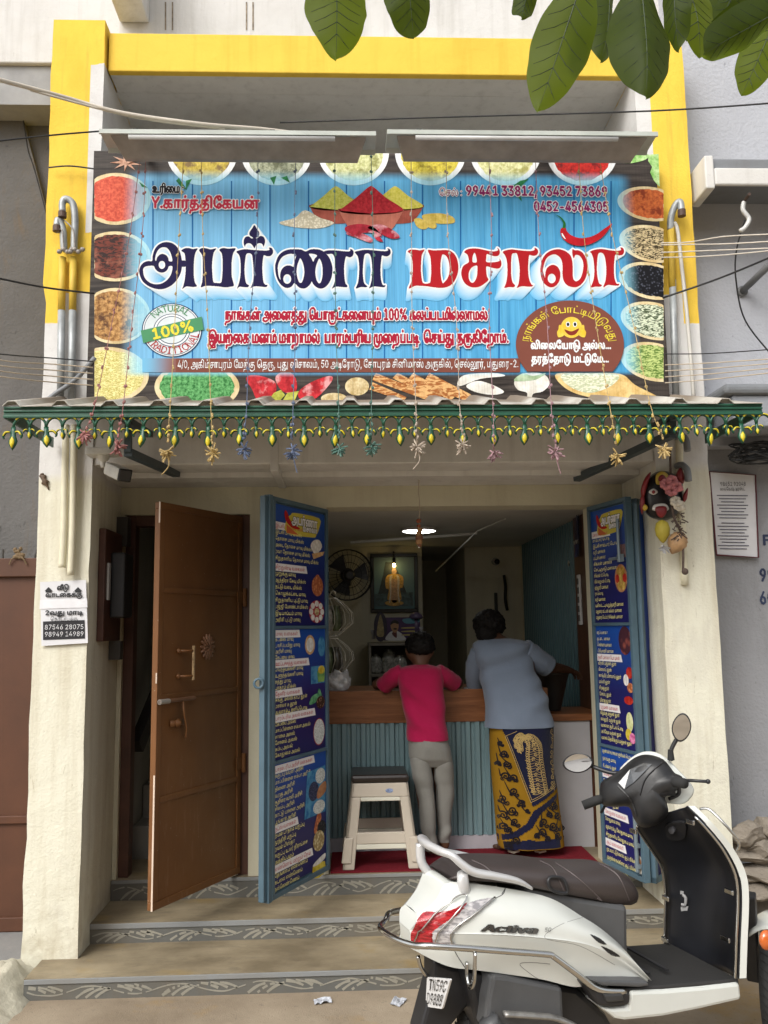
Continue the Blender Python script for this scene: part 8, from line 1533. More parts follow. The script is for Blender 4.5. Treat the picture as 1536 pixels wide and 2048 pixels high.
# floor and side skirt
m = MB(); m.prism([sp(x, y, -.205) for x, y in ((1262, 1982), (1326, 1980), (1401, 1974), (1480, 1965), (1484, 2000), (1401, 2019), (1326, 2034), (1250, 2042), (1232, 2039), (1203, 2017), (1256, 2015))], (0, .41, 0)); sb(m, 'side_skirt', W_, bevel=.012)
a, b = sp(1262, 1979, -.2), sp(1480, 1961, -.2); m = MB(); m.prism([(a.x-.03, -.195, a.z+.004), (b.x, -.195, b.z+.004), (b.x, -.195, b.z-.02), (a.x-.03, -.195, a.z-.02)], (0, .39, 0)); sb(m, 'floor_mat', flat('rubber mat', (.03, .029, .028), .7, bump=.4, bsc=150), bevel=.006)
for q in range(3): m = MB(); m.bar((a.x+.05+.08*q, -.12, a.z+.006), (a.x+.05+.08*q, .17, a.z+.006), .012, .006); sb(m, 'mat_rib', BLK)
m = MB(); m.prism([sp(x, y, -.214) for x, y in ((1180, 1960), (1296, 1963), (1299, 1972), (1280, 1975), (1205, 1972))], (0, .05, 0)); sb(m, 'sill_strip', GRY, bevel=.006)
m = MB(); m.prism([sp(x, y, -.217) for x, y in ((1165, 1965), (1205, 1983), (1262, 1984), (1260, 2010), (1225, 2016), (1198, 2012))], (0, .06, 0)); FP = sb(m, 'footrest_bay', BLK, bevel=.01); m = MB(); m.prism([sp(x, y, -.226) for x, y in ((1208, 1989), (1246, 1988), (1250, 2003), (1215, 2006))], (0, .02, 0)); sb(m, 'foot_peg', flat('peg black', (.04, .04, .04), .5), FP, bevel=.006)
# leg shield
LR_ = [((1330, 1946), (1477, 1957), .215), ((1332, 1866), (1479, 1891), .215), ((1331, 1790), (1484, 1800), .21), ((1322, 1735), (1480, 1750), .205), ((1305, 1706), (1460, 1706), .20), ((1286, 1678), (1435, 1672), .195), ((1274, 1655), (1406, 1641), .185), ((1280, 1640), (1375, 1612), .14)]
XB = (sp(1477, 1957, -.215).x+sp(1330, 1946, .215).x)/2
def shield_rows(push, curve, grow=0.):
 out = []
 for i, (l, r, w_) in enumerate(LR_):
  a, b = sp(*l, w_), sp(*r, -w_); x = a.x*.35+b.x*.65; z = a.z*.4+b.z*.6; out.append([(x*(1-.0)+push+curve*math.cos(u*1.5)**1.5+(a.x-x)*max(0, -u)*.6+(b.x-x)*max(0, u)*.6, -u*(w_+grow), z+(a.z-z)*max(0, -u)+(b.z-z)*max(0, u)) for u in [-1+j/8 for j in range(17)]])
 cols = [crv([r[j] for r in out], 4) for j in range(17)]; return [[cols[j][i] for j in range(17)] for i in range(len(cols[0]))]
inn, outr = shield_rows(0, .075), shield_rows(.026, .11, .007)
m = MB(); m.loft(inn, False, False); SH_ = sb(m, 'leg_shield_liner', flat('liner black', (.013, .014, .018), .36, var=.5, vsc=3), smooth=True, solid=.004)
m = MB(); m.loft(outr, False, False)
for j in (0, 16):
 n = len(inn); m.add([p for i in range(n) for p in (inn[i][j], outr[i][j])], [(2*i, 2*i+1, 2*i+3, 2*i+2) for i in range(n-1)])
m.add([p for j in range(17) for p in (inn[-1][j], outr[-1][j])], [(2*j, 2*j+1, 2*j+3, 2*j+2) for j in range(16)]); sb(m, 'leg_shield', W_, smooth=True, fixn=True)
m = MB()
for j, s in ((0, 1), (16, -1)): m.tube([(r[j][0]-.012, r[j][1]-s*.006, r[j][2]) for r in inn[:-3]], .0055, 7)
BD2 = sb(m, 'chrome_beading', CHR, smooth=True)
m = MB()
for (px, py, y) in ((1473, 1784, -.2), (1466, 1879, -.2), (1336, 1793, .2), (1335, 1876, .2), (1395, 1644, -.18), (1272, 1660, .18)): p = sp(px, py, y); m.obox((p.x-.022, p.y*.93, p.z), (.004, 0, 0), (0, .022, 0), (0, 0, .009))
sb(m, 'clip', CHR, BD2, bevel=.003)
BVL = BVHTree.FromPolygons([v.co.copy() for v in SH_.data.vertices], [tuple(p.vertices) for p in SH_.data.polygons])
m = MB(); c = [hit(BVL, x, y, .012) for x, y in crv([(1335, 1645), (1365, 1640), (1374, 1648), (1372, 1668), (1362, 1676), (1340, 1676), (1333, 1664)], 3, True)]; m.poly(c); d = [hit(BVL, x, y, .0) for x, y in crv([(1335, 1645), (1365, 1640), (1374, 1648), (1372, 1668), (1362, 1676), (1340, 1676), (1333, 1664)], 3, True)]; m.loft([c, d], False); sb(m, 'lock_panel', BLK)
o = hit(BVL, 1347, 1654, .014); m = MB(); m.lathe([(.016, 0), (.016, .008), (.006, .010)], o, (-1, -.2, .15), 14); sb(m, 'ignition_lock', flat('lock metal', (.10, .10, .11), .3, .6), SCO)
m = MB(); m.prism([hit(BVL, x, y, .004) for x, y in ((1363, 1813), (1378, 1812), (1376, 1821), (1364, 1822))], (-.002, 0, 0)); m.prism([hit(BVL, x, y, .004) for x, y in ((1362, 1781), (1369, 1782), (1368, 1788), (1362, 1788))], (-.002, 0, 0)); m.tube([hit(BVL, x, y, .012) for x, y in crv([(1368, 1788), (1374, 1795), (1373, 1808), (1366, 1808)], 4)], .006, 6); sb(m, 'bag_hook', flat('worn sticker', (.30, .30, .30), .6), SCO)
# front guard wire, fender and wheel turned to the left
m = MB(); m.tube(crv([sp(1400, 1618, -.14), sp(1420, 1620, -.17), sp(1455, 1655, -.22), sp(1478, 1686, -.23), sp(1474, 1702, -.215)], 5), .005, 7); sb(m, 'front_guard', CHR, smooth=True)
STEER = rad(42); wc = sp(1556, 1975, -.04); wc.z = .225; fdir = Vector((math.cos(STEER), math.sin(STEER), 0)); wax = Vector((-math.sin(STEER), math.cos(STEER), 0)); wheel(wc, .225, .095, wax, 'front_wheel')
m = MB(); m.loft([[wc+(fdir*math.cos(a)+Vector((0, 0, 1))*math.sin(a))*(.245+.012*math.cos(u*1.4)+dz)+wax*u*.078-Vector((0, 0, .03*abs(u)**2)) for u in [-1+j/5 for j in range(11)]] for dz in (0,) for a in [rad(5)+i*rad(112)/20 for i in range(21)]], False, False); sb(m, 'front_fender', W_, smooth=True, solid=.004)
m = MB()
for s in (-1, 1): m.bar(wc+wax*s*.085+Vector((0, 0, 0)), wc+wax*s*.07-fdir*.09+Vector((0, 0, .34)), .045, .05, fdir)
sb(m, 'front_fork', BLK, bevel=.006)
m = MB(); p = sp(1533, 1880, -.25); m.ball(p, (.03, .02, .035), 10, 8); sb(m, 'front_indicator', flat('amber lamp', (.55, .12, .02), .15, coat=1.), smooth=True)
# handlebar, turned with the wheel
HA = TH+rad(42); HB = Vector((-math.cos(HA), -math.sin(HA), .18)).normalized(); HO = S0+SF*.80+Vector((0, 0, 1.0))
def hp(px, py, k=0.): return loc(PPL(px, py, HO+HB*k, HB))
OUT = [(1201, 1567), (1202, 1606), (1225, 1614), (1257, 1614), (1267, 1636), (1282, 1654), (1310, 1651), (1336, 1628), (1333, 1604), (1331, 1594), (1352, 1582), (1366, 1568), (1364, 1553), (1350, 1546), (1342, 1536), (1327, 1519), (1304, 1510), (1282, 1510), (1262, 1520), (1242, 1538), (1222, 1552)]
def hstack(out, ks, c=(1292, 1572)): return [[hp(c[0]+(x-c[0])*s, c[1]+(y-c[1])*s, k) for x, y in crv(out, 3, True)] for k, s in ks]
m = MB(); m.loft(hstack(OUT, ((-.05, .96), (-.02, 1.0), (.015, .99), (.045, .86), (.065, .62), (.072, .3)))); HC = sb(m, 'handle_cowl', flat('cowl black', (.022, .022, .023), .4, var=.45, vsc=9, bump=.08), smooth=True, fixn=True)
m = MB(); m.loft(hstack([(1238, 1545), (1258, 1520), (1284, 1505), (1310, 1505), (1334, 1518), (1356, 1540), (1380, 1566), (1386, 1585), (1368, 1606), (1338, 1606), (1300, 1600), (1250, 1580)], ((-.20, .25), (-.17, .7), (-.10, .98), (-.052, 1.02), (-.03, .98)), (1312, 1556))); sb(m, 'headlamp_cowl', W_, smooth=True, fixn=True)
BVC = bvh(HC); m = MB(); g_ = [(1238, 1566), (1262, 1540), (1288, 1528), (1304, 1530), (1290, 1544), (1268, 1566), (1250, 1578)]; m.poly([hit(BVC, x, y, .006) for x, y in g_]); sb(m, 'dash_glass', flat('dash glass', (.05, .055, .06), .06, coat=1., var=.7, vsc=25), HC)
m = MB(); m.tube([hit(BVC, x, y, .003) for x, y in crv([(1236, 1572), (1262, 1600), (1274, 1632)], 5)], .003, 5); m.tube([hit(BVC, x, y, .003) for x, y in crv([(1326, 1524), (1292, 1556), (1280, 1590)], 5)], .003, 5); sb(m, 'cowl_seam', BLK, HC)
m = MB(); m.tube([hp(1205, 1597, .01), hp(1195, 1600, .016), hp(1166, 1611, .03)], [.017, .0185, .018], 14); sb(m, 'grip', RUB, smooth=True); m = MB(); m.tube([hp(1330, 1566, .0), hp(1352, 1564, .05), hp(1369, 1567, .09)], [.022, .02, .019], 14); sb(m, 'grip', RUB, smooth=True)
m = MB(); m.tube([hp(1350, 1562, -.02), hp(1380, 1561, .0), hp(1414, 1563, .02)], [.007, .0065, .006], 8); m.ball(hp(1416, 1563, .02), .0095, 10, 8); sb(m, 'brake_lever', BLK, smooth=True)
m = MB(); m.tube([hp(1232, 1602, -.02), hp(1210, 1612, -.03), hp(1202, 1626, -.03)], .006, 7); m.obox(hp(1330, 1580, .03), (.03, -.01, 0), (.004, .02, 0), (0, 0, .018)); m.tube(crv([hp(1357, 1572, .02), hp(1357, 1588, .0), hp(1338, 1598, -.01)], 4), .008, 7); sb(m, 'switch_gear', BLK, smooth=True)
HBL = Vector((HB.dot(SF), HB.dot(SL), HB.z))
def mirror(c, rx, ry, tilt, stem):
 m = MB(); m.tube(crv([hp(x, y, -.02) for x, y in stem], 5), [.0085]*((len(stem)-1)*5+1), 8); ring = lambda s, k: [hp(c[0]+(rx*s*math.cos(a)*math.cos(tilt)-ry*s*math.sin(a)*math.sin(tilt))*(1+.08*math.cos(2*a)), c[1]+rx*s*math.cos(a)*math.sin(tilt)+ry*s*math.sin(a)*math.cos(tilt), k) for a in [i*math.pi/14 for i in range(28)]]
 rng = ring; tip_ = lambda s, k: [p+HBL*((c_[1]-c[1])*-.00055) for p, c_ in zip(rng(s, k), [(0, c[1]+rx*s*math.cos(a)*math.sin(tilt)+ry*s*math.sin(a)*math.cos(tilt)) for a in [i*math.pi/14 for i in range(28)]])]; ring = tip_
 m.loft([ring(.35, -.045), ring(.8, -.03), ring(1, -.006), ring(1, .004), ring(.9, .005)]); o = sb(m, 'mirror', BLK, smooth=True, fixn=True); g_ = MB(); g_.poly(ring(.88, .0062)); sb(g_, 'mirror_glass', flat('mirror glass', (.75, .75, .74), .03, 1., var=.02), o)
mirror((1156, 1526), 29, 20, -.12, [(1250, 1546), (1220, 1545), (1180, 1531)]); mirror((1363, 1455), 18, 29, .25, [(1342, 1522), (1342, 1502), (1350, 1484), (1356, 1476)])
m = MB(); m.lathe([(.014, 0), (.013, .012), (.010, .04)], hp(1342, 1520, -.02), (0, 0, 1), 12); sb(m, 'mirror_boot', RUB)
for pts, r in (([(1011, 1775), (1006, 1788), (990, 1797)], .0016), ([(1075, 1958), (1040, 1930), (1060, 1925), (1100, 1928)], .0009), ([(930, 1935), (915, 1912), (905, 1893)], .0016), ([(1165, 1835), (1120, 1850), (1090, 1876), (1160, 1892), (1230, 1930)], .0007)):
 m = MB(); m.tube([hit(BV, x, y, 0) for x, y in crv(pts, 6)], r, 4); sb(m, 'panel_gap', flat('gap shade', (.10, .10, .10), .7), body_r)
# ------------------------------------------------------------------ awning
YA, ZA = 3.74, 2.565; AX0, AX1 = PY(10, 820, YA).x, PY(1521, 810, YA).x; SLP = .30
AW = thing('awning', 'white corrugated sheet awning with a green and yellow cast valance under the banner', 'awning', ((AX0+AX1)/2, YA, ZA))
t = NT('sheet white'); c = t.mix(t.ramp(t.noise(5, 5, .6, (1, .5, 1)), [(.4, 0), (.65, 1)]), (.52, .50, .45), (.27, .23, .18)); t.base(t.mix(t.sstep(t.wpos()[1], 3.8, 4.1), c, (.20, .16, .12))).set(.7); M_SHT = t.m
m = MB(); prof = []; n = 16; pw = (AX1-AX0)/n
for i in range(n): prof += [(AX0+pw*(i+a), .022*k) for a, k in ((0, 0), (.10, 1), (.26, 1), (.36, 0))]
prof.append((AX1, 0)); jit = lambda x: .004*nz(x*7, 1, 1)
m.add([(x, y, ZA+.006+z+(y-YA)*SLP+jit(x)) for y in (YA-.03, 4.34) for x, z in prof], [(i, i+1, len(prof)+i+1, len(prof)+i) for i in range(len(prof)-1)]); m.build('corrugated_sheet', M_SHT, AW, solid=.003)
GRN_ = flat('cast green', (.010, .075, .040), .35, var=.2, vsc=20); YEL_ = flat('cast yellow', (.62, .50, .02), .4, var=.1); IRON = flat('blue grey iron', (.055, .075, .085), .5)
m = MB(); m.box(AX0, AX1, YA-.012, YA, ZA-.052, ZA)
for z, h in ((ZA-.006, .005), (ZA-.022, .004), (ZA-.045, .006)): m.box(AX0, AX1, YA-.019, YA-.0122, z-h, z+h)
for x in (AX0+.005, AX1-.005): m.box(x-.005, x+.005, YA+.0005, 4.34, ZA-.052, ZA-.002)
m.build('fascia', GRN_, AW, bevel=.002)
NP_ = 24; sp_ = (AX1-AX0)/NP_; R2 = sp_/4
def pend(big):
 m = MB(); h = .098 if big else .058; w_ = .021 if big else .013
 m.loft([[(w_*k*math.cos(a), .010*k*math.sin(a), -h*z) for a in [i*.785 for i in range(8)]] for z, k in ((0, .45), (.2, .5), (.42, .62), (.62, 1), (.8, .72), (1, .06))])
 for s in (-1, 1): m.tube(crv([(0, 0, -h*.28), (s*w_*1.2, -.004, -h*.22), (s*w_*1.9, -.006, -h*.38), (s*w_*1.7, -.004, -h*.52)], 4), [w_*.72*q for q in (.2, .25, .3, .34, .38, .4, .42, .42, .4, .36, .3, .22, .15)], 6)
 m.cur = 1
 m.loft([[(w_*.52*k*math.cos(a), -.009+.004*math.sin(a), -h*z) for a in [i*.785 for i in range(8)]] for z, k in ((.45, .1), (.58, .9), (.72, 1), (.92, .12))])
 for s in (-1, 1): m.tube(crv([(s*w_*.5, -.008, -h*.24), (s*w_*1.3, -.011, -h*.24), (s*w_*1.9, -.012, -h*.40)], 4), [w_*.6*q for q in (.1, .16, .24, .28, .3, .3, .28, .22, .1)], 6)
 return m
PB, PS = None, None
for i in range(NP_):
 for big in (1, 0):
  x = AX0+sp_*(i+(.30 if big else .80)); src = PB if big else PS
  if src is None:
   src = pend(big).build('pendant' if big else 'small_pendant', [GRN_, YEL_], AW, local=True, smooth=True)
   if big: PB = src
   else: PS = src
   o = src
  else: o = src.copy(); COL.objects.link(o); o.parent = AW
  o.location = Vector((x, YA-.006, ZA-.088))-rootloc(AW); o.rotation_euler = (random.uniform(-.12, .12), random.uniform(-.09, .09), random.uniform(-.4, .4)); o.scale = (1, 1, random.uniform(.92, 1.06))
m = MB()
for i in range(2*NP_):
 x = AX0+sp_*(i/2+.55); P_ = [(x+R2*math.cos(a), YA-.006, ZA-.090+.042*math.sin(a)) for a in [math.pi*k/8 for k in range(9)]]; m.cur = 0; m.tube(P_, .0062, 6); m.cur = 1; m.tube([(p[0], p[1]-.005, p[2]+.002) for p in P_[2:7]], .0038, 5)
m.build('arch_tracery', [GRN_, YEL_], AW, smooth=True)
m = MB(); bars = ((((256, 905), 3.95), ((353, 948), 4.60)), (((1345, 868), 3.95), ((1153, 957), 4.70)))
for (a, ya), (b, yb) in bars: m.bar(PY(*a, ya), PY(*b, yb), .04, .035); p = PY(*a, ya); m.bar((p.x, YA+.01, ZA-.03), (p.x, YP, ZA+.02), .03, .03); m.bar((p.x, p.y, p.z), (p.x, p.y, ZA-.02), .03, .03)
m.box(AX0+.02, AX1-.02, 3.98, 4.01, ZA+.02, ZA+.045); m.build('iron_bracket', IRON, AW)
# tube light fixtures
M_TL = flat('fixture grey green', (.42, .45, .41), .5, var=.2, vsc=6); M_TU = flat('fixture dusty', (.30, .27, .235), .7, var=.25)
for a, b, lb in (((198, 262), (752, 258), 'long weathered tube light trough above the left half of the banner'), ((774, 258), (1316, 264), 'long weathered tube light trough above the right half of the banner')):
 p, q = PY(*a, 4.0), PY(*b, 4.0); F_ = thing('tube_light_fixture', lb, 'light fixture', ((p.x+q.x)/2, 4.05, p.z-.05), 'tube light troughs above the banner'); z = (p.z+q.z)/2; m = MB()
 m.loft([[(x, y, zz_) for y, zz_ in ((4.0, z), (4.0, z-.022), (4.012, z-.022), (4.03, z-.010), (4.15, z-.012), (4.17, z-.028), (4.17, z))] for x in (p.x, p.x+.06, q.x-.06, q.x)]); m.build('trough', M_TL, F_, fixn=True)
 m = MB(); m.prism([(p.x+.05, 4.015, z-.023), (q.x-.05, 4.015, z-.023), (q.x-.09, 4.14, z-.075), (p.x+.09, 4.14, z-.075)], (0, .025, 0)); m.build('reflector', M_TU, F_)
 m = MB(); m.tube([(p.x+.14, 4.01, z-.036), (q.x-.2, 4.01, z-.036)], .012, 10); m.build('tube', flat('dead tube', (.50, .50, .49), .25), F_, smooth=True)
 m = MB()
 for f in (.12, .62): x = p.x+(q.x-p.x)*f; m.bar((x, 4.06, z+.008), (x, 4.46, z+.06), .025, .025); m.box(x-.012, x+.012, 4.05, 4.08, z+.001, z+.035)
 m.build('arm', flat('arm dark', (.03, .03, .03), .6), F_)
# strings of dead fairy lights
CO = {'pink': (.30, .12, .11), 'yellow': (.46, .33, .13), 'blue': (.10, .13, .21), 'green': (.075, .16, .13), 'white': (.42, .35, .28), 'mauve': (.32, .19, .21)}
SL_ = [(282, 168, 886, 'pink', 'leftmost'), (292, 236, 893, 'pink', 'second from the left'), (368, 334, 905, 'yellow', 'beside the camera'), (402, 426, 908, 'yellow', 'fourth from the left'), (516, 488, 900, 'blue', 'left of the two blue ones'), (592, 585, 902, 'blue', 'right of the two blue ones'), (670, 679, 898, 'green', 'left of the two green ones'), (742, 743, 894, 'green', 'right of the two green ones'),
    (822, 834, 895, 'white', 'left of the two such'), (892, 926, 890, 'white', 'right of the two such'), (977, 988, 906, 'mauve', 'left of the two mauve ones'), (1070, 1110, 905, 'mauve', 'right of the two mauve ones'), (1156, 1234, 911, 'yellow', 'above the right end of the shutter'), (1196, 1326, 898, 'yellow', 'rightmost')]
for i, (xt, xb_, yb, cn, wh) in enumerate(SL_):
 mt = flat('bulb '+cn, CO[cn], .6, var=.35, vsc=60); a = PY(xt, 300, 4.20); e = PY(xt+(xb_-xt)*.8, 806, YA-.035); b = PY(xb_, yb-20, YA-.03); F_ = thing('fairy_light_string', '%s string of small bulbs over the banner, %s' % (cn if cn != 'white' else 'off white', wh), 'string lights', b, 'strings of small bulbs over the banner')
 P_ = crv([a, PY(xt+(xb_-xt)*.2+4*math.sin(i*2), 470, 4.15), PY(xt+(xb_-xt)*.5+4*math.sin(i*3), 640, 4.12), e, b], 9); m = MB(); m.tube(P_, .0017, 4); rr3 = random.Random(i)
 for k in range(1, len(P_)-1, 2):
  for q in range(2): o = Vector(P_[k])+Vector((rr3.uniform(-.006, .006), -.002, rr3.uniform(-.008, .008))); m.ball(o, (.0055, .0055, .008), 6, 4)
 m.build('cord_of_bulbs', mt, F_); m = MB()
 for q in range(26):
  d = Vector((rr3.gauss(0, .9), rr3.gauss(0, .7), rr3.gauss(-.7+.12*(i % 5), .9))).normalized(); o = Vector(b)-Vector((0, 0, .045 if cn != 'pink' or i else .01)); o = o+Vector((0, 0, rr3.uniform(-.012, .012))); k_ = rr3.uniform(.7, 1.15); m.tube([o, o+d*.022*k_, o+d*.038*k_], [.0015, .0042, .003], 5)
 if i % 3 == 2: m.tube(crv([Vector(b)-Vector((0, 0, .05)), Vector(b)+Vector((.01, 0, -.10)), Vector(b)+Vector((-.02*(-1)**i, 0, -.14))], 4), .0022, 4)
 m.build('bunch', mt, F_)
# ------------------------------------------------------------------ pipes and cables
def pipe(nm, lb, cat, pts, Y, r, mt, grp=None, seg=10, n=6): m = MB(); m.tube(crv([tuple(PY(p[0], p[1], p[2] if len(p) > 2 else Y)) for p in pts], n), r, seg); return m.build(nm, mt, label=lb, cat=cat, group=grp, smooth=True)
GALV_METAL = flat('galvanised', (.36, .38, .38), .45, .3, vsc=18, var=.25); PCR = flat('cream pipe', (.68, .64, .48), .6, var=.12); PYE = flat('yellow pipe', (.62, .42, .05), .6, var=.2); PGY = flat('grey pvc pipe', (.20, .21, .22), .5)
for xo, tp, lb in ((0, ((128, 500), (127, 478), (126, 462), (122, 446), (116, 440), (114, 452)), 'left grey conduit with a hooked top on the left pillar'), (22, ((126, 505), (127, 470), (128, 440), (124, 408), (110, 398), (103, 406), (103, 424)), 'right grey conduit with a taller bent top on the left pillar')):
 P_ = thing('conduit', lb, 'pipe', PY(125+xo, 800, 4.35), 'conduits on the left pillar'); x0 = 126+xo; m = MB(); m.tube([PY(x0-5, 800, 4.345), PY(x0-3, 620, 4.345)], .018, 10); m.tube(crv([tuple(PY(x+xo, y, 4.345-.004*k)) for k, (x, y) in enumerate(tp)], 5), .018, 10); m.build('pipe', GALV_METAL, P_, smooth=True)
 m = MB(); m.tube([PY(x0-3, 621, 4.345), PY(x0-1, 515, 4.345)], .0185, 10); m.build('painted_length', PYE, P_, smooth=True); m = MB(); k = len(tp)-1; m.lathe([(.021, 0), (.021, .03), (.012, .031)], PY(tp[k][0]+xo, tp[k][1], 4.345-.004*k), (0, 0, -1), 12); m.build('cap', flat('cap brown', (.09, .05, .035), .6), P_)
 m = MB(); o = PY(x0+2, 505, 4.32)
 for q in range(4): m.ball(o+Vector((.02*q-.02, -.01, .012*(q % 2))), (.014, .012, .012), 8, 6)
 m.tube(crv([PY(tp[k][0]+xo, tp[k][1]+14, 4.33), PY(x0-2, 460, 4.31), o], 5), .004, 5); m.build('insulator', flat('porcelain', (.30, .27, .24), .3, var=.5, vsc=60), P_, smooth=True)
for xo, yb_, lb in ((124, 1135, 'left cream pipe on the front of the left pillar'), (141, 1150, 'right cream pipe on the front of the left pillar')): pipe('drain_pipe', lb, 'pipe', [(xo+8, 850), (xo+6, 950), (xo+4, 1060), (xo, yb_)], 4.34, .017, PCR, 'cream pipes on the left pillar')
pipe('hose', 'grey bent hose from the awning to the banner edge', 'pipe', [(82, 812), (110, 788), (150, 760), (190, 715)], 4.30, .012, PGY)
P_ = thing('conduit', 'grey conduit with a bent top on the right pillar', 'pipe', PY(1350, 800, 4.34)); m = MB(); m.tube([PY(1352, 800, 4.34), PY(1345, 560, 4.34)], .018, 10); m.tube(crv([PY(1341, 460, 4.34), PY(1342, 435, 4.33), PY(1350, 412, 4.32), PY(1360, 404, 4.31), PY(1363, 424, 4.30)], 5), .018, 10); m.build('pipe', GALV_METAL, P_, smooth=True); m = MB(); m.tube([PY(1345, 575, 4.34), PY(1341, 448, 4.34)], .0185, 10); m.build('painted_length', PYE, P_, smooth=True); m = MB(); m.lathe([(.021, 0), (.021, .035)], PY(1363, 420, 4.30), (0, 0, -1), 12); m.build('cap', flat('cap brown', (.09, .05, .035), .6), P_)
pipe('conduit', 'thin pale service pipe slanting down the right pillar', 'pipe', [(1388, 800), (1375, 640), (1362, 520), (1355, 460), (1348, 445)], 4.33, .010, flat('pale pipe', (.55, .53, .48), .5))
for k, (a, lb) in enumerate((((1366, 870), 'upper grey hooked pipe end on the right pillar'), ((1368, 930), 'lower grey hooked pipe end on the right pillar'))): pipe('pipe_elbow', lb, 'pipe', [(a[0]-14, a[1]+2, 4.37), (a[0]-4, a[1], 4.30), (a[0]+6, a[1]+10, 4.27), (a[0]+9, a[1]+32, 4.26)], 4.3, .017, PGY, 'pipe ends on the right pillar')
pipe('drain_pipe', 'cream pipe running down the right pillar behind the mask', 'pipe', [(1358, 880), (1362, 1000), (1370, 1170)], 4.365, .018, PCR)
CW = flat('cable cream', (.55, .50, .42), .6); CB = flat('cable black', (.012, .012, .013), .5); CT_ = flat('cable tan', (.46, .38, .28), .6)
cab = [('thick pale cable crossing the left pillar towards the tube lights', [(-30, 152, 3.6), (120, 192, 3.9), (240, 225, 4.0), (400, 248, 4.05), (520, 258, 4.2), (600, 268, 4.3)], .010, CW), ('thin pale cable hanging just below the thick one', [(60, 180, 3.8), (200, 218, 3.98), (300, 240, 4.04), (450, 258, 4.1)], .005, CW), ('black cable from the left edge to the end of the left tube light', [(-20, 284, 3.8), (60, 275, 3.9), (130, 268, 4.0), (205, 262, 4.1)], .004, CB), ('black cable across the top from the tube lights to the right edge', [(560, 245, 4.3), (900, 234, 4.2), (1300, 222, 4.0), (1560, 205, 3.8)], .0042, CB), ('black band of cable round the left yellow pillar', [(98, 335, 4.34), (140, 332, 4.33), (190, 338, 4.33)], .004, CB),
    ('black cable in front of the left pillar below the conduits', [(-20, 553, 3.9), (90, 575, 4.1), (188, 587, 4.25)], .0048, CB), ('black cable from the right pillar up to the right edge', [(1325, 596, 4.25), (1440, 556, 4.1), (1556, 508, 3.9)], .005, CB), ('black cable dangling in a curve on the blue grey wall', [(1490, 440, 4.35), (1473, 500, 4.4), (1472, 560, 4.45), (1490, 640, 4.5), (1545, 712, 4.5)], .0042, CB), ('white curled pipe sleeve hanging from the ledge hook', [(1488, 404, 4.22), (1486, 420, 4.22), (1498, 438, 4.22), (1490, 455, 4.22), (1480, 462, 4.22)], .012, flat('sleeve white', (.6, .6, .58), .5))]
for lb, pts, r, mt in cab: pipe('cable', lb, 'cable', pts, 0, r, mt, 'cables across the front', 6)
for k in range(5): pipe('service_wire', '%s of the five level wires at the lower left pillar' % ('topmost dark', 'second', 'third', 'fourth', 'lowest')[k], 'cable', [(-20, 706+11*k, 3.9), (30, 711+11*k+2*(k > 0), 4.0), (100, 716+12*k, 4.2), (186, 723+12*k, 4.28)], 0, .0032, CB if k == 0 else CT_, 'level wires at the left pillar', 5)
for k in range(4): pipe('service_wire', '%s of the four pale wires at the insulators of the right pillar' % ('topmost', 'second', 'third', 'lowest')[k], 'cable', [(1322, (486, 490, 505, 515)[k], 4.28), (1380, (484, 489, 503, 514)[k], 4.2), (1450, (473, 488, 500, 510)[k], 4.1), (1556, (468, 482, 496, 500)[k], 3.9)], 0, .0034, CW, 'pale wires at the right pillar', 5)
for k in range(5): pipe('service_wire', '%s of the five wires low on the right pillar' % ('topmost dark', 'second', 'third', 'fourth', 'lowest')[k], 'cable', [(1330, 708+12*k+(10 if k else 0), 4.28), (1420, 707+11*k+(8 if k else 0), 4.2), (1556, 698+9*k+(10 if k else 0), 3.9)], 0, .003, CB if k == 0 else CT_, 'wires low on the right pillar', 5)
m = MB(); o = PY(1516, 905, 4.5)
for k in range(16): c = Vector((random.uniform(-.02, .05), random.uniform(-.04, .04), random.uniform(-.02, .02))); m.tube([o+c+Vector((.14*math.cos(a), .03*math.sin(a*2+k), .04*math.sin(a+.3*k))) for a in [i*.4 for i in range(15)]], .0045, 5)
m.build('cable_bundle', flat('bundle cable', (.05, .055, .06), .5, var=.9, vsc=12), label='tangled bundle of cables on the grey wall below the awning end', cat='cable')
# ------------------------------------------------------------------ camera, notice, poster, meter board
CC = thing('security_camera', 'white bullet security camera under the left end of the awning', 'camera', PY(210, 900, 4.25)); M_CW = flat('camera white', (.62, .61, .56), .4, var=.15, vsc=20)
o = PY(207, 905, 4.27); m = MB(); m.obox(o, (.075, 0, .002), (0, .05, 0), (0, 0, .018)); m.lathe([(.035, 0), (.025, .02), (.012, .03), (.012, .06)], (o.x, o.y, o.z-.016), (0, 0, -1), 14); m.build('mount', M_CW, CC, bevel=.006); m = MB(); a, b = PY(222, 938, 4.24), PY(248, 950, 4.14); d = (b-a).normalized(); m.bar(a-d*.01, b, .065, .06); m.build('camera_body', M_CW, CC, bevel=.008); m = MB(); m.bar(b+d*.0005, b+d*.018, .066, .061); m.build('front_glass', flat('camera black', (.015, .015, .016), .15), CC, bevel=.006)
def sheet(nm, lb, cat, c4, Y, mt): m = MB(); m.add([tuple(PY(x, y, Y)) for x, y in c4], [(0, 1, 2, 3)]); o = m.build(nm, mt, label=lb, cat=cat, solid=.0015); return o
PAP = flat('paper white', (.66, .66, .68), .7, var=.06); INK = flat('print black', (.015, .015, .018), .7)
NT_ = sheet('rental_notice', 'white rental notice with black Tamil print taped to the left pillar', 'notice', ((83, 1292), (176, 1286), (172, 1160), (80, 1164)), 4.362, PAP)
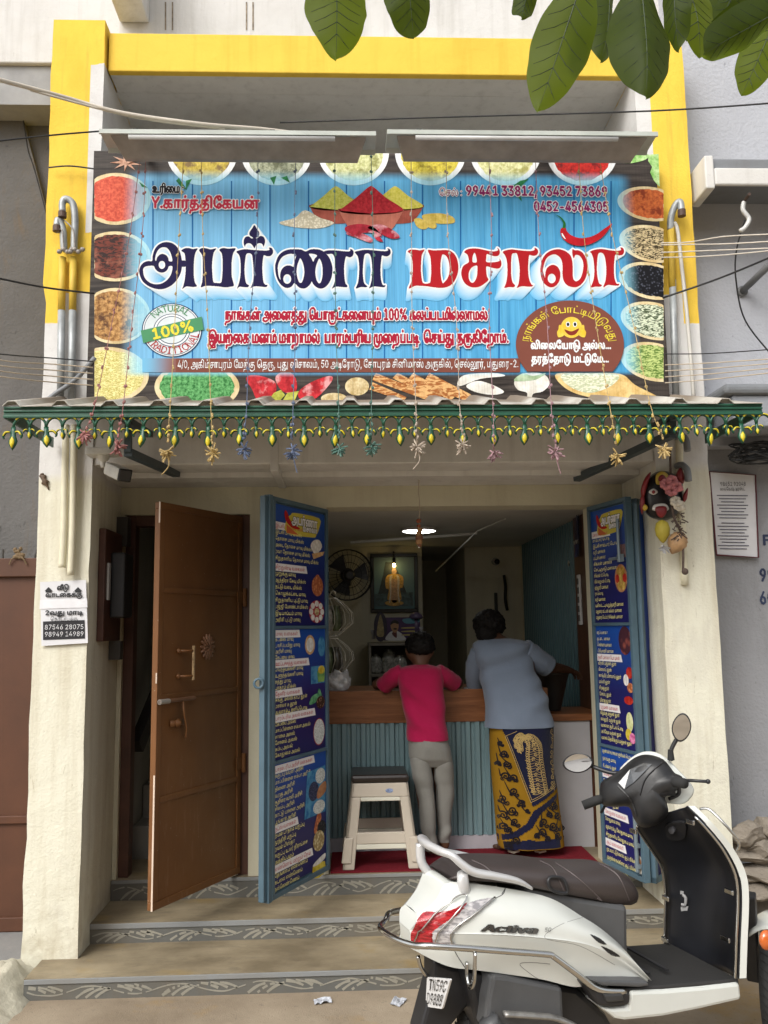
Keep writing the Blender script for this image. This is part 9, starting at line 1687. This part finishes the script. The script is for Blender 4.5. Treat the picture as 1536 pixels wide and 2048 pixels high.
def nlines(par, Y, L_):
 for s, x0, x1, y, h, mt, bo in L_: m = MB(); a, b = PY(x0, y, Y), PY(x1, y, Y); write(m, s, a.x, b.x, a.z, h*abs(PY(x0, y-1, Y).z-a.z)/.56, lambda x, z: (x, Y-.002, z), bo, 22); m.build('notice_lettering', mt, par)
m = MB(); m.add([tuple(PY(x, y, 4.359)) for x, y in ((86, 1280), (170, 1277), (169, 1240), (86, 1243))], [(0, 1, 2, 3)]); m.build('black_strip', INK, NT_)
m = MB(); m.add([tuple(PY(x, y, 4.3585)) for x, y in ((79, 1218), (175, 1215), (174, 1197), (80, 1200))], [(0, 1, 2, 3)]); m.build('blank_tape', flat('tape paper', (.72, .72, .74), .5), NT_)
nlines(NT_, 4.3575, [('வீடு', 114, 138, 1180, 7.5, INK, .04), ('வாடகைக்கு', 91, 165, 1194, 7, INK, .04), ('2வது மாடி', 90, 166, 1230, 7, INK, .04), ('தொடர்புக்கு', 101, 156, 1242, 6.5, INK, .03), ('87546 28075', 89, 168, 1259, 7, PAP, .035), ('98949 14989', 89, 168, 1273, 7, PAP, .035)])
m = MB()
for x in (97, 156): m.add([tuple(PY(x+a, 1180+b, 4.3575)) for a, b in ((-8, 2), (0, -6), (8, 2), (6, 2), (6, 5), (-6, 5), (-6, 2))], [tuple(range(7))])
m.build('house_icon', INK, NT_)
PO = sheet('wall_poster', 'white printed sheet in a dark edged frame on the grey wall at right', 'poster', ((1433, 1110), (1517, 1115), (1511, 950), (1419, 943)), 4.69, PAP); nlines(PO, 4.685, [('98652 92048', 1440, 1492, 972, 6, INK, .03), ('லைகேஷ் டிரஸ்ட்', 1440, 1490, 981, 5, INK, .03)])
m = MB()
for k in range(17): y = 990+6.4*k+(4 if k > 7 else 0); x0 = 1432+4*(k % 3)+y*.02-18; m.add([tuple(PY(x, yy, 4.686)) for x, yy in ((x0, y+1.7), (x0+62-8*(k % 3), y+2.4), (x0+62-8*(k % 3), y+.4), (x0, y-.2))], [(0, 1, 2, 3)])
m.build('text_line', flat('small print', (.16, .16, .20), .8, vsc=220, var=.9), PO); m = MB(); m.tube([PY(x, y, 4.686) for x, y in ((1433, 1110), (1517, 1115), (1511, 950), (1419, 943), (1433, 1110))], .005, 4); m.build('poster_edge', flat('edge maroon', (.12, .03, .04), .6), PO)
MTB = thing('meter_board', 'dark brown wooden meter board on the inner side of the left pillar', 'meter board', PX(215, 1280, -1.24)); m = MB()
p, q = PX(194, 1283, -1.275), PX(240, 1036, -1.275); y0, y1 = p.y, q.y; m.box(-1.281, -1.245, y0, y1-.05, p.z, q.z-.10); m.build('board', M_DFR, MTB, bevel=.006); m = MB(); m.box(-1.2449, -1.17, (y0+y1)/2-.09, (y0+y1)/2+.09, p.z+.12, p.z+.46); m.build('meter_box', BLK, MTB, bevel=.01); m = MB(); m.box(-1.2805, -1.22, y1-.049, y1+.03, q.z-.16, q.z); m.box(-1.2805, -1.22, y1-.14, y1-.08, p.z-.1, p.z-.001); m.build('fuse_holder', flat('fuse dark', (.05, .045, .04), .5), MTB); m = MB(); m.box(-1.2449, -1.235, y0+.04, y0+.075, p.z+.21, p.z+.40); m.build('meter_window', flat('window pale', (.45, .45, .44), .3), MTB)
# ------------------------------------------------------------------ the charm mask
MK = thing('demon_mask', 'black demon face mask with red horns, pink flowers and hanging gourd on the right pillar', 'mask', PY(1325, 1040, 4.28)); YM = 4.30; MBK = flat('mask black', (.010, .009, .010), .35); MRD = flat('mask red', (.20, .012, .014), .4, var=.3); MWH = flat('mask white', (.62, .60, .56), .4); MYL = flat('mask yellow', (.48, .32, .03), .45)
def mk(nm, mt, pts, k=.02, d=.02):
 c = np.mean(pts, 0); m = MB(); m.loft([[tuple(PY(c[0]+(x-c[0])*s, c[1]+(y-c[1])*s, YM-k-d*z)) for x, y in crv(pts, 3, True)] for z, s in ((0, 1), (.6, .92), (.95, .6), (1, .1))]); return m.build(nm, mt, MK, smooth=True, fixn=True)
mk('face', MBK, [(1284, 985), (1292, 962), (1312, 944), (1340, 944), (1362, 960), (1368, 990), (1364, 1018), (1345, 1036), (1318, 1040), (1292, 1026)], -.04, .07)
for s in ([(1286, 1000), (1281, 980), (1290, 955), (1302, 944), (1296, 968)], [(1356, 962), (1352, 948), (1362, 934), (1370, 955), (1366, 968)], [(1284, 1030), (1279, 1005), (1286, 985), (1290, 1005)], [(1366, 990), (1376, 975), (1374, 998), (1366, 1005)]): mk('horn', MRD, s, .0, .03)
mk('crown_disc', MYL, [(1312, 968), (1312, 950), (1324, 942), (1337, 950), (1337, 964), (1325, 969)], .03, .01); mk('crown_disc', MRD, [(1317, 962), (1318, 953), (1325, 949), (1332, 955), (1330, 963)], .042, .006)
for x, y in ((1307, 984), (1350, 981)): mk('eye', MWH, [(x-10, y), (x, y-7), (x+9, y), (x, y+6)], .035, .008); mk('pupil', MRD, [(x-4, y), (x, y-4), (x+4, y), (x, y+4)], .045, .006)
mk('mouth', MWH, [(1304, 1018), (1309, 1009), (1330, 1007), (1338, 1017), (1332, 1022), (1310, 1022)], .035, .008); mk('tongue', MRD, [(1311, 1014), (1332, 1013), (1333, 1026), (1324, 1036), (1314, 1030)], .045, .01); mk('ear_stud', MYL, [(1283, 1016), (1289, 1008), (1296, 1015), (1290, 1022)], .02, .01)
for q, (x, y, cn) in enumerate(((1330, 970, 'a'), (1343, 962, 'a'), (1352, 974, 'a'), (1340, 982, 'a'), (1350, 1004, 'b'), (1357, 1012, 'b'))):
 o = PY(x, y, YM-.07); m = MB()
 for k in range(7): a = k*.9; m.ball(o+Vector((.018*math.cos(a), -.004*k, .018*math.sin(a))), (.017, .008, .013), 7, 5)
 m.build('flower', flat('flower '+('pink' if cn == 'a' else 'cream'), (.50, .17, .18) if cn == 'a' else (.55, .50, .40), .7, var=.4, vsc=60), MK, smooth=True)
m = MB(); o = PY(1325, 1062, YM-.02); m.lathe([(.008, .055), (.03, .04), (.038, .01), (.034, -.02), (.014, -.05), (.004, -.06)], o, (0, 0, 1), 14); m.build('gourd', flat('gourd yellow', (.42, .34, .04), .6, var=.25), MK, smooth=True); m = MB(); o = PY(1354, 1086, YM-.03); m.lathe([(.004, -.06), (.02, -.045), (.042, -.02), (.050, .005), (.044, .018), (.047, .024), (.036, .036), (.038, .041), (.022, .052), (.004, .062)], o, (.5, -.2, 1), 16); m.build('conch', flat('shell tan', (.46, .28, .14), .5, var=.35, vsc=25), MK, smooth=True)
m = MB(); m.tube(crv([PY(1340, 900, YM-.01), PY(1345, 1020, YM-.07), PY(1360, 1060, YM-.06), PY(1366, 1100, YM-.05), PY(1366, 1140, YM-.04)], 6), .006, 6); m.ball(PY(1370, 1143, YM-.04), (.017, .017, .017), 10, 8)
for k in range(30): o = PY(1356+random.uniform(-7, 9), 1026+k*1.7, YM-.07); m.tube([o, o+Vector((random.uniform(-.03, .03), -.01, random.uniform(-.03, .01)))], .003, 4)
m.build('coir_cord', flat('cord brown', (.10, .07, .055), .9, var=.4, vsc=70), MK)
m = MB(); o = PY(1328, 1093, YM-.02)
for k in range(14): m.tube([o, o+Vector((random.uniform(-.03, .03), random.uniform(-.02, 0), random.uniform(-.04, .005)))], .004, 4)
m.build('foil_tassel', flat('foil grey', (.55, .55, .56), .3, .5), MK)
# ------------------------------------------------------------------ hanging leaves, litter, lizard
t = NT('broad leaf'); v = t.ramp(t.noise(16, 3), [(.3, (.016, .030, .004)), (.7, (.03, .05, .007))]); t.base(v).set(.55, 0, .2)
tr = t.n('BsdfTranslucent'); tr.inputs[0].default_value = (.22, .30, .010, 1); mx = t.n('MixShader'); mx.inputs[0].default_value = .42; t.L(t.b.outputs[0], mx.inputs[1]); t.L(tr.outputs[0], mx.inputs[2]); t.L(mx.outputs[0], t.o.inputs[0]); M_LEAF = t.m; M_LEAF_BACKLIT = t.m.copy(); M_LEAF_BACKLIT.name = 'backlit leaf'; q = [n_ for n_ in M_LEAF_BACKLIT.node_tree.nodes if n_.type == 'BSDF_TRANSLUCENT'][0]; q.inputs[0].default_value = (.55, .72, .02, 1); M_VEIN = flat('leaf rib', (.03, .05, .012), .6)  # dark and bright leaf copies: shaded and backlit tone put into the colours
BR = thing('leafy_branch', 'broad dark green leaves of a near tree hanging into the top of the view', 'tree branch', PY(1150, -60, 1.45))
LV = [((672, -60), (672, 122), 66, 1.5, .1), ((800, -60), (836, 40), 52, 1.7, .2), ((1062, -50), (1050, 18), 26, 1.6, .1), ((1172, -60), (1082, 192), 66, 1.40, -.1), ((1210, -40), (1132, 164), 34, 1.46, .9), ((1290, -60), (1296, 188), 72, 1.36, .0), ((1360, -60), (1395, 122), 62, 1.5, .25), ((1365, -40), (1340, 66), 34, 1.42, -.8), ((1560, 10), (1425, 108), 48, 1.38, .7), ((1560, 20), (1497, 156), 44, 1.6, -.2), ((1480, -30), (1432, 120), 30, 1.55, .4), ((1240, -60), (1208, 120), 46, 1.62, .5), ((1420, -60), (1372, 92), 44, 1.66, -.4), ((1540, -40), (1452, 66), 40, 1.5, .9), ((705, -60), (700, 66), 40, 1.62, .6)]
for i, (a, b, wd, Y, tw) in enumerate(LV):
 A_, B__ = PY(*a, Y), PY(*b, Y-.04); d = B__-A_; L_ = d.length; d.normalize(); sx_ = d.cross(Vector((0, 1, 0))).normalized(); n_ = sx_.cross(d); sx_ = sx_*math.cos(tw)+n_*math.sin(tw); n_ = sx_.cross(d); hw = wd*1.5/F_PX*Y*.78
 def lf(u, v):
  s = u*2-1; w_ = hw*2.4*max(v, .001)**.7*(1-v)**.8*(1+.07*nz(v*7, s*.3, i)); return A_+d*L_*v+sx_*s*w_+n_*((.22+.25*(i % 3))*abs(s)**1.5*w_-.02*math.sin(v*3+i)+.03*v*v*(i % 2)+.004*math.sin(v*15+i*2+s)*abs(s))
 m = MB(); m.grid(lf, 12, 28); o = m.build('leaf', M_LEAF_BACKLIT if i in (0, 3, 6, 9) else M_LEAF, BR, smooth=True); m = MB(); m.tube([lf(.5, k/16) for k in range(16)], [.0014*(1-k/18) for k in range(16)], 5)
 for k in range(7):
  for s in (-1, 1): v0 = .12+.11*k; m.tube([lf(.5, v0), lf(.5+s*.2, v0+.06), lf(.5+s*.4, v0+.09)], [.0009, .0008, .0005], 4)
 m.build('midrib', M_VEIN, o)
m = MB(); m.tube(crv([PY(600, -90, 1.55), PY(900, -75, 1.5), PY(1200, -70, 1.45), PY(1600, -60, 1.4)], 6), .008, 7); m.build('twig', flat('twig brown', (.05, .035, .02), .8), BR)
for (px, py), rz, lb in (((645, 2004), .2, 'crumpled white scrap of paper on the ground, left of the other scrap'), ((796, 2006), 1.1, 'folded white scrap of paper on the ground beside the scooter')):
 o = PZ(px, py, .001); m = MB(); m.grid(lambda u, v: (o.x+.075*(u-.5)*math.cos(rz)-.05*(v-.5)*math.sin(rz), o.y+.075*(u-.5)*math.sin(rz)+.05*(v-.5)*math.cos(rz), .003+.022*abs(nz(u*2.4, v*2.4, rz))), 6, 5); m.build('paper_scrap', flat('scrap paper', (.5, .52, .56), .6, var=.35, vsc=40), label=lb, cat='litter', group='paper scraps')
S = Sk(); a = S.p(86, 955, 4.37, .010); b = S.p(90, 964, 4.367, .012, a); S.p(83, 946, 4.368, .012, a); c = S.p(93, 970, 4.37, .007, b); S.p(98, 980, 4.372, .003, c)
for q, x, y in ((a, 78, 951), (a, 92, 950), (b, 83, 968), (b, 98, 962)): S.p(x, y, 4.372, .004, q)
LZ = thing('lizard', 'small brown house lizard clinging to the left pillar below the awning', 'lizard', PY(86, 960, 4.37)); body('lizard_body', S.J, S.E, 0, flat('lizard brown', (.12, .075, .045), .6, var=.4, vsc=90), LZ)
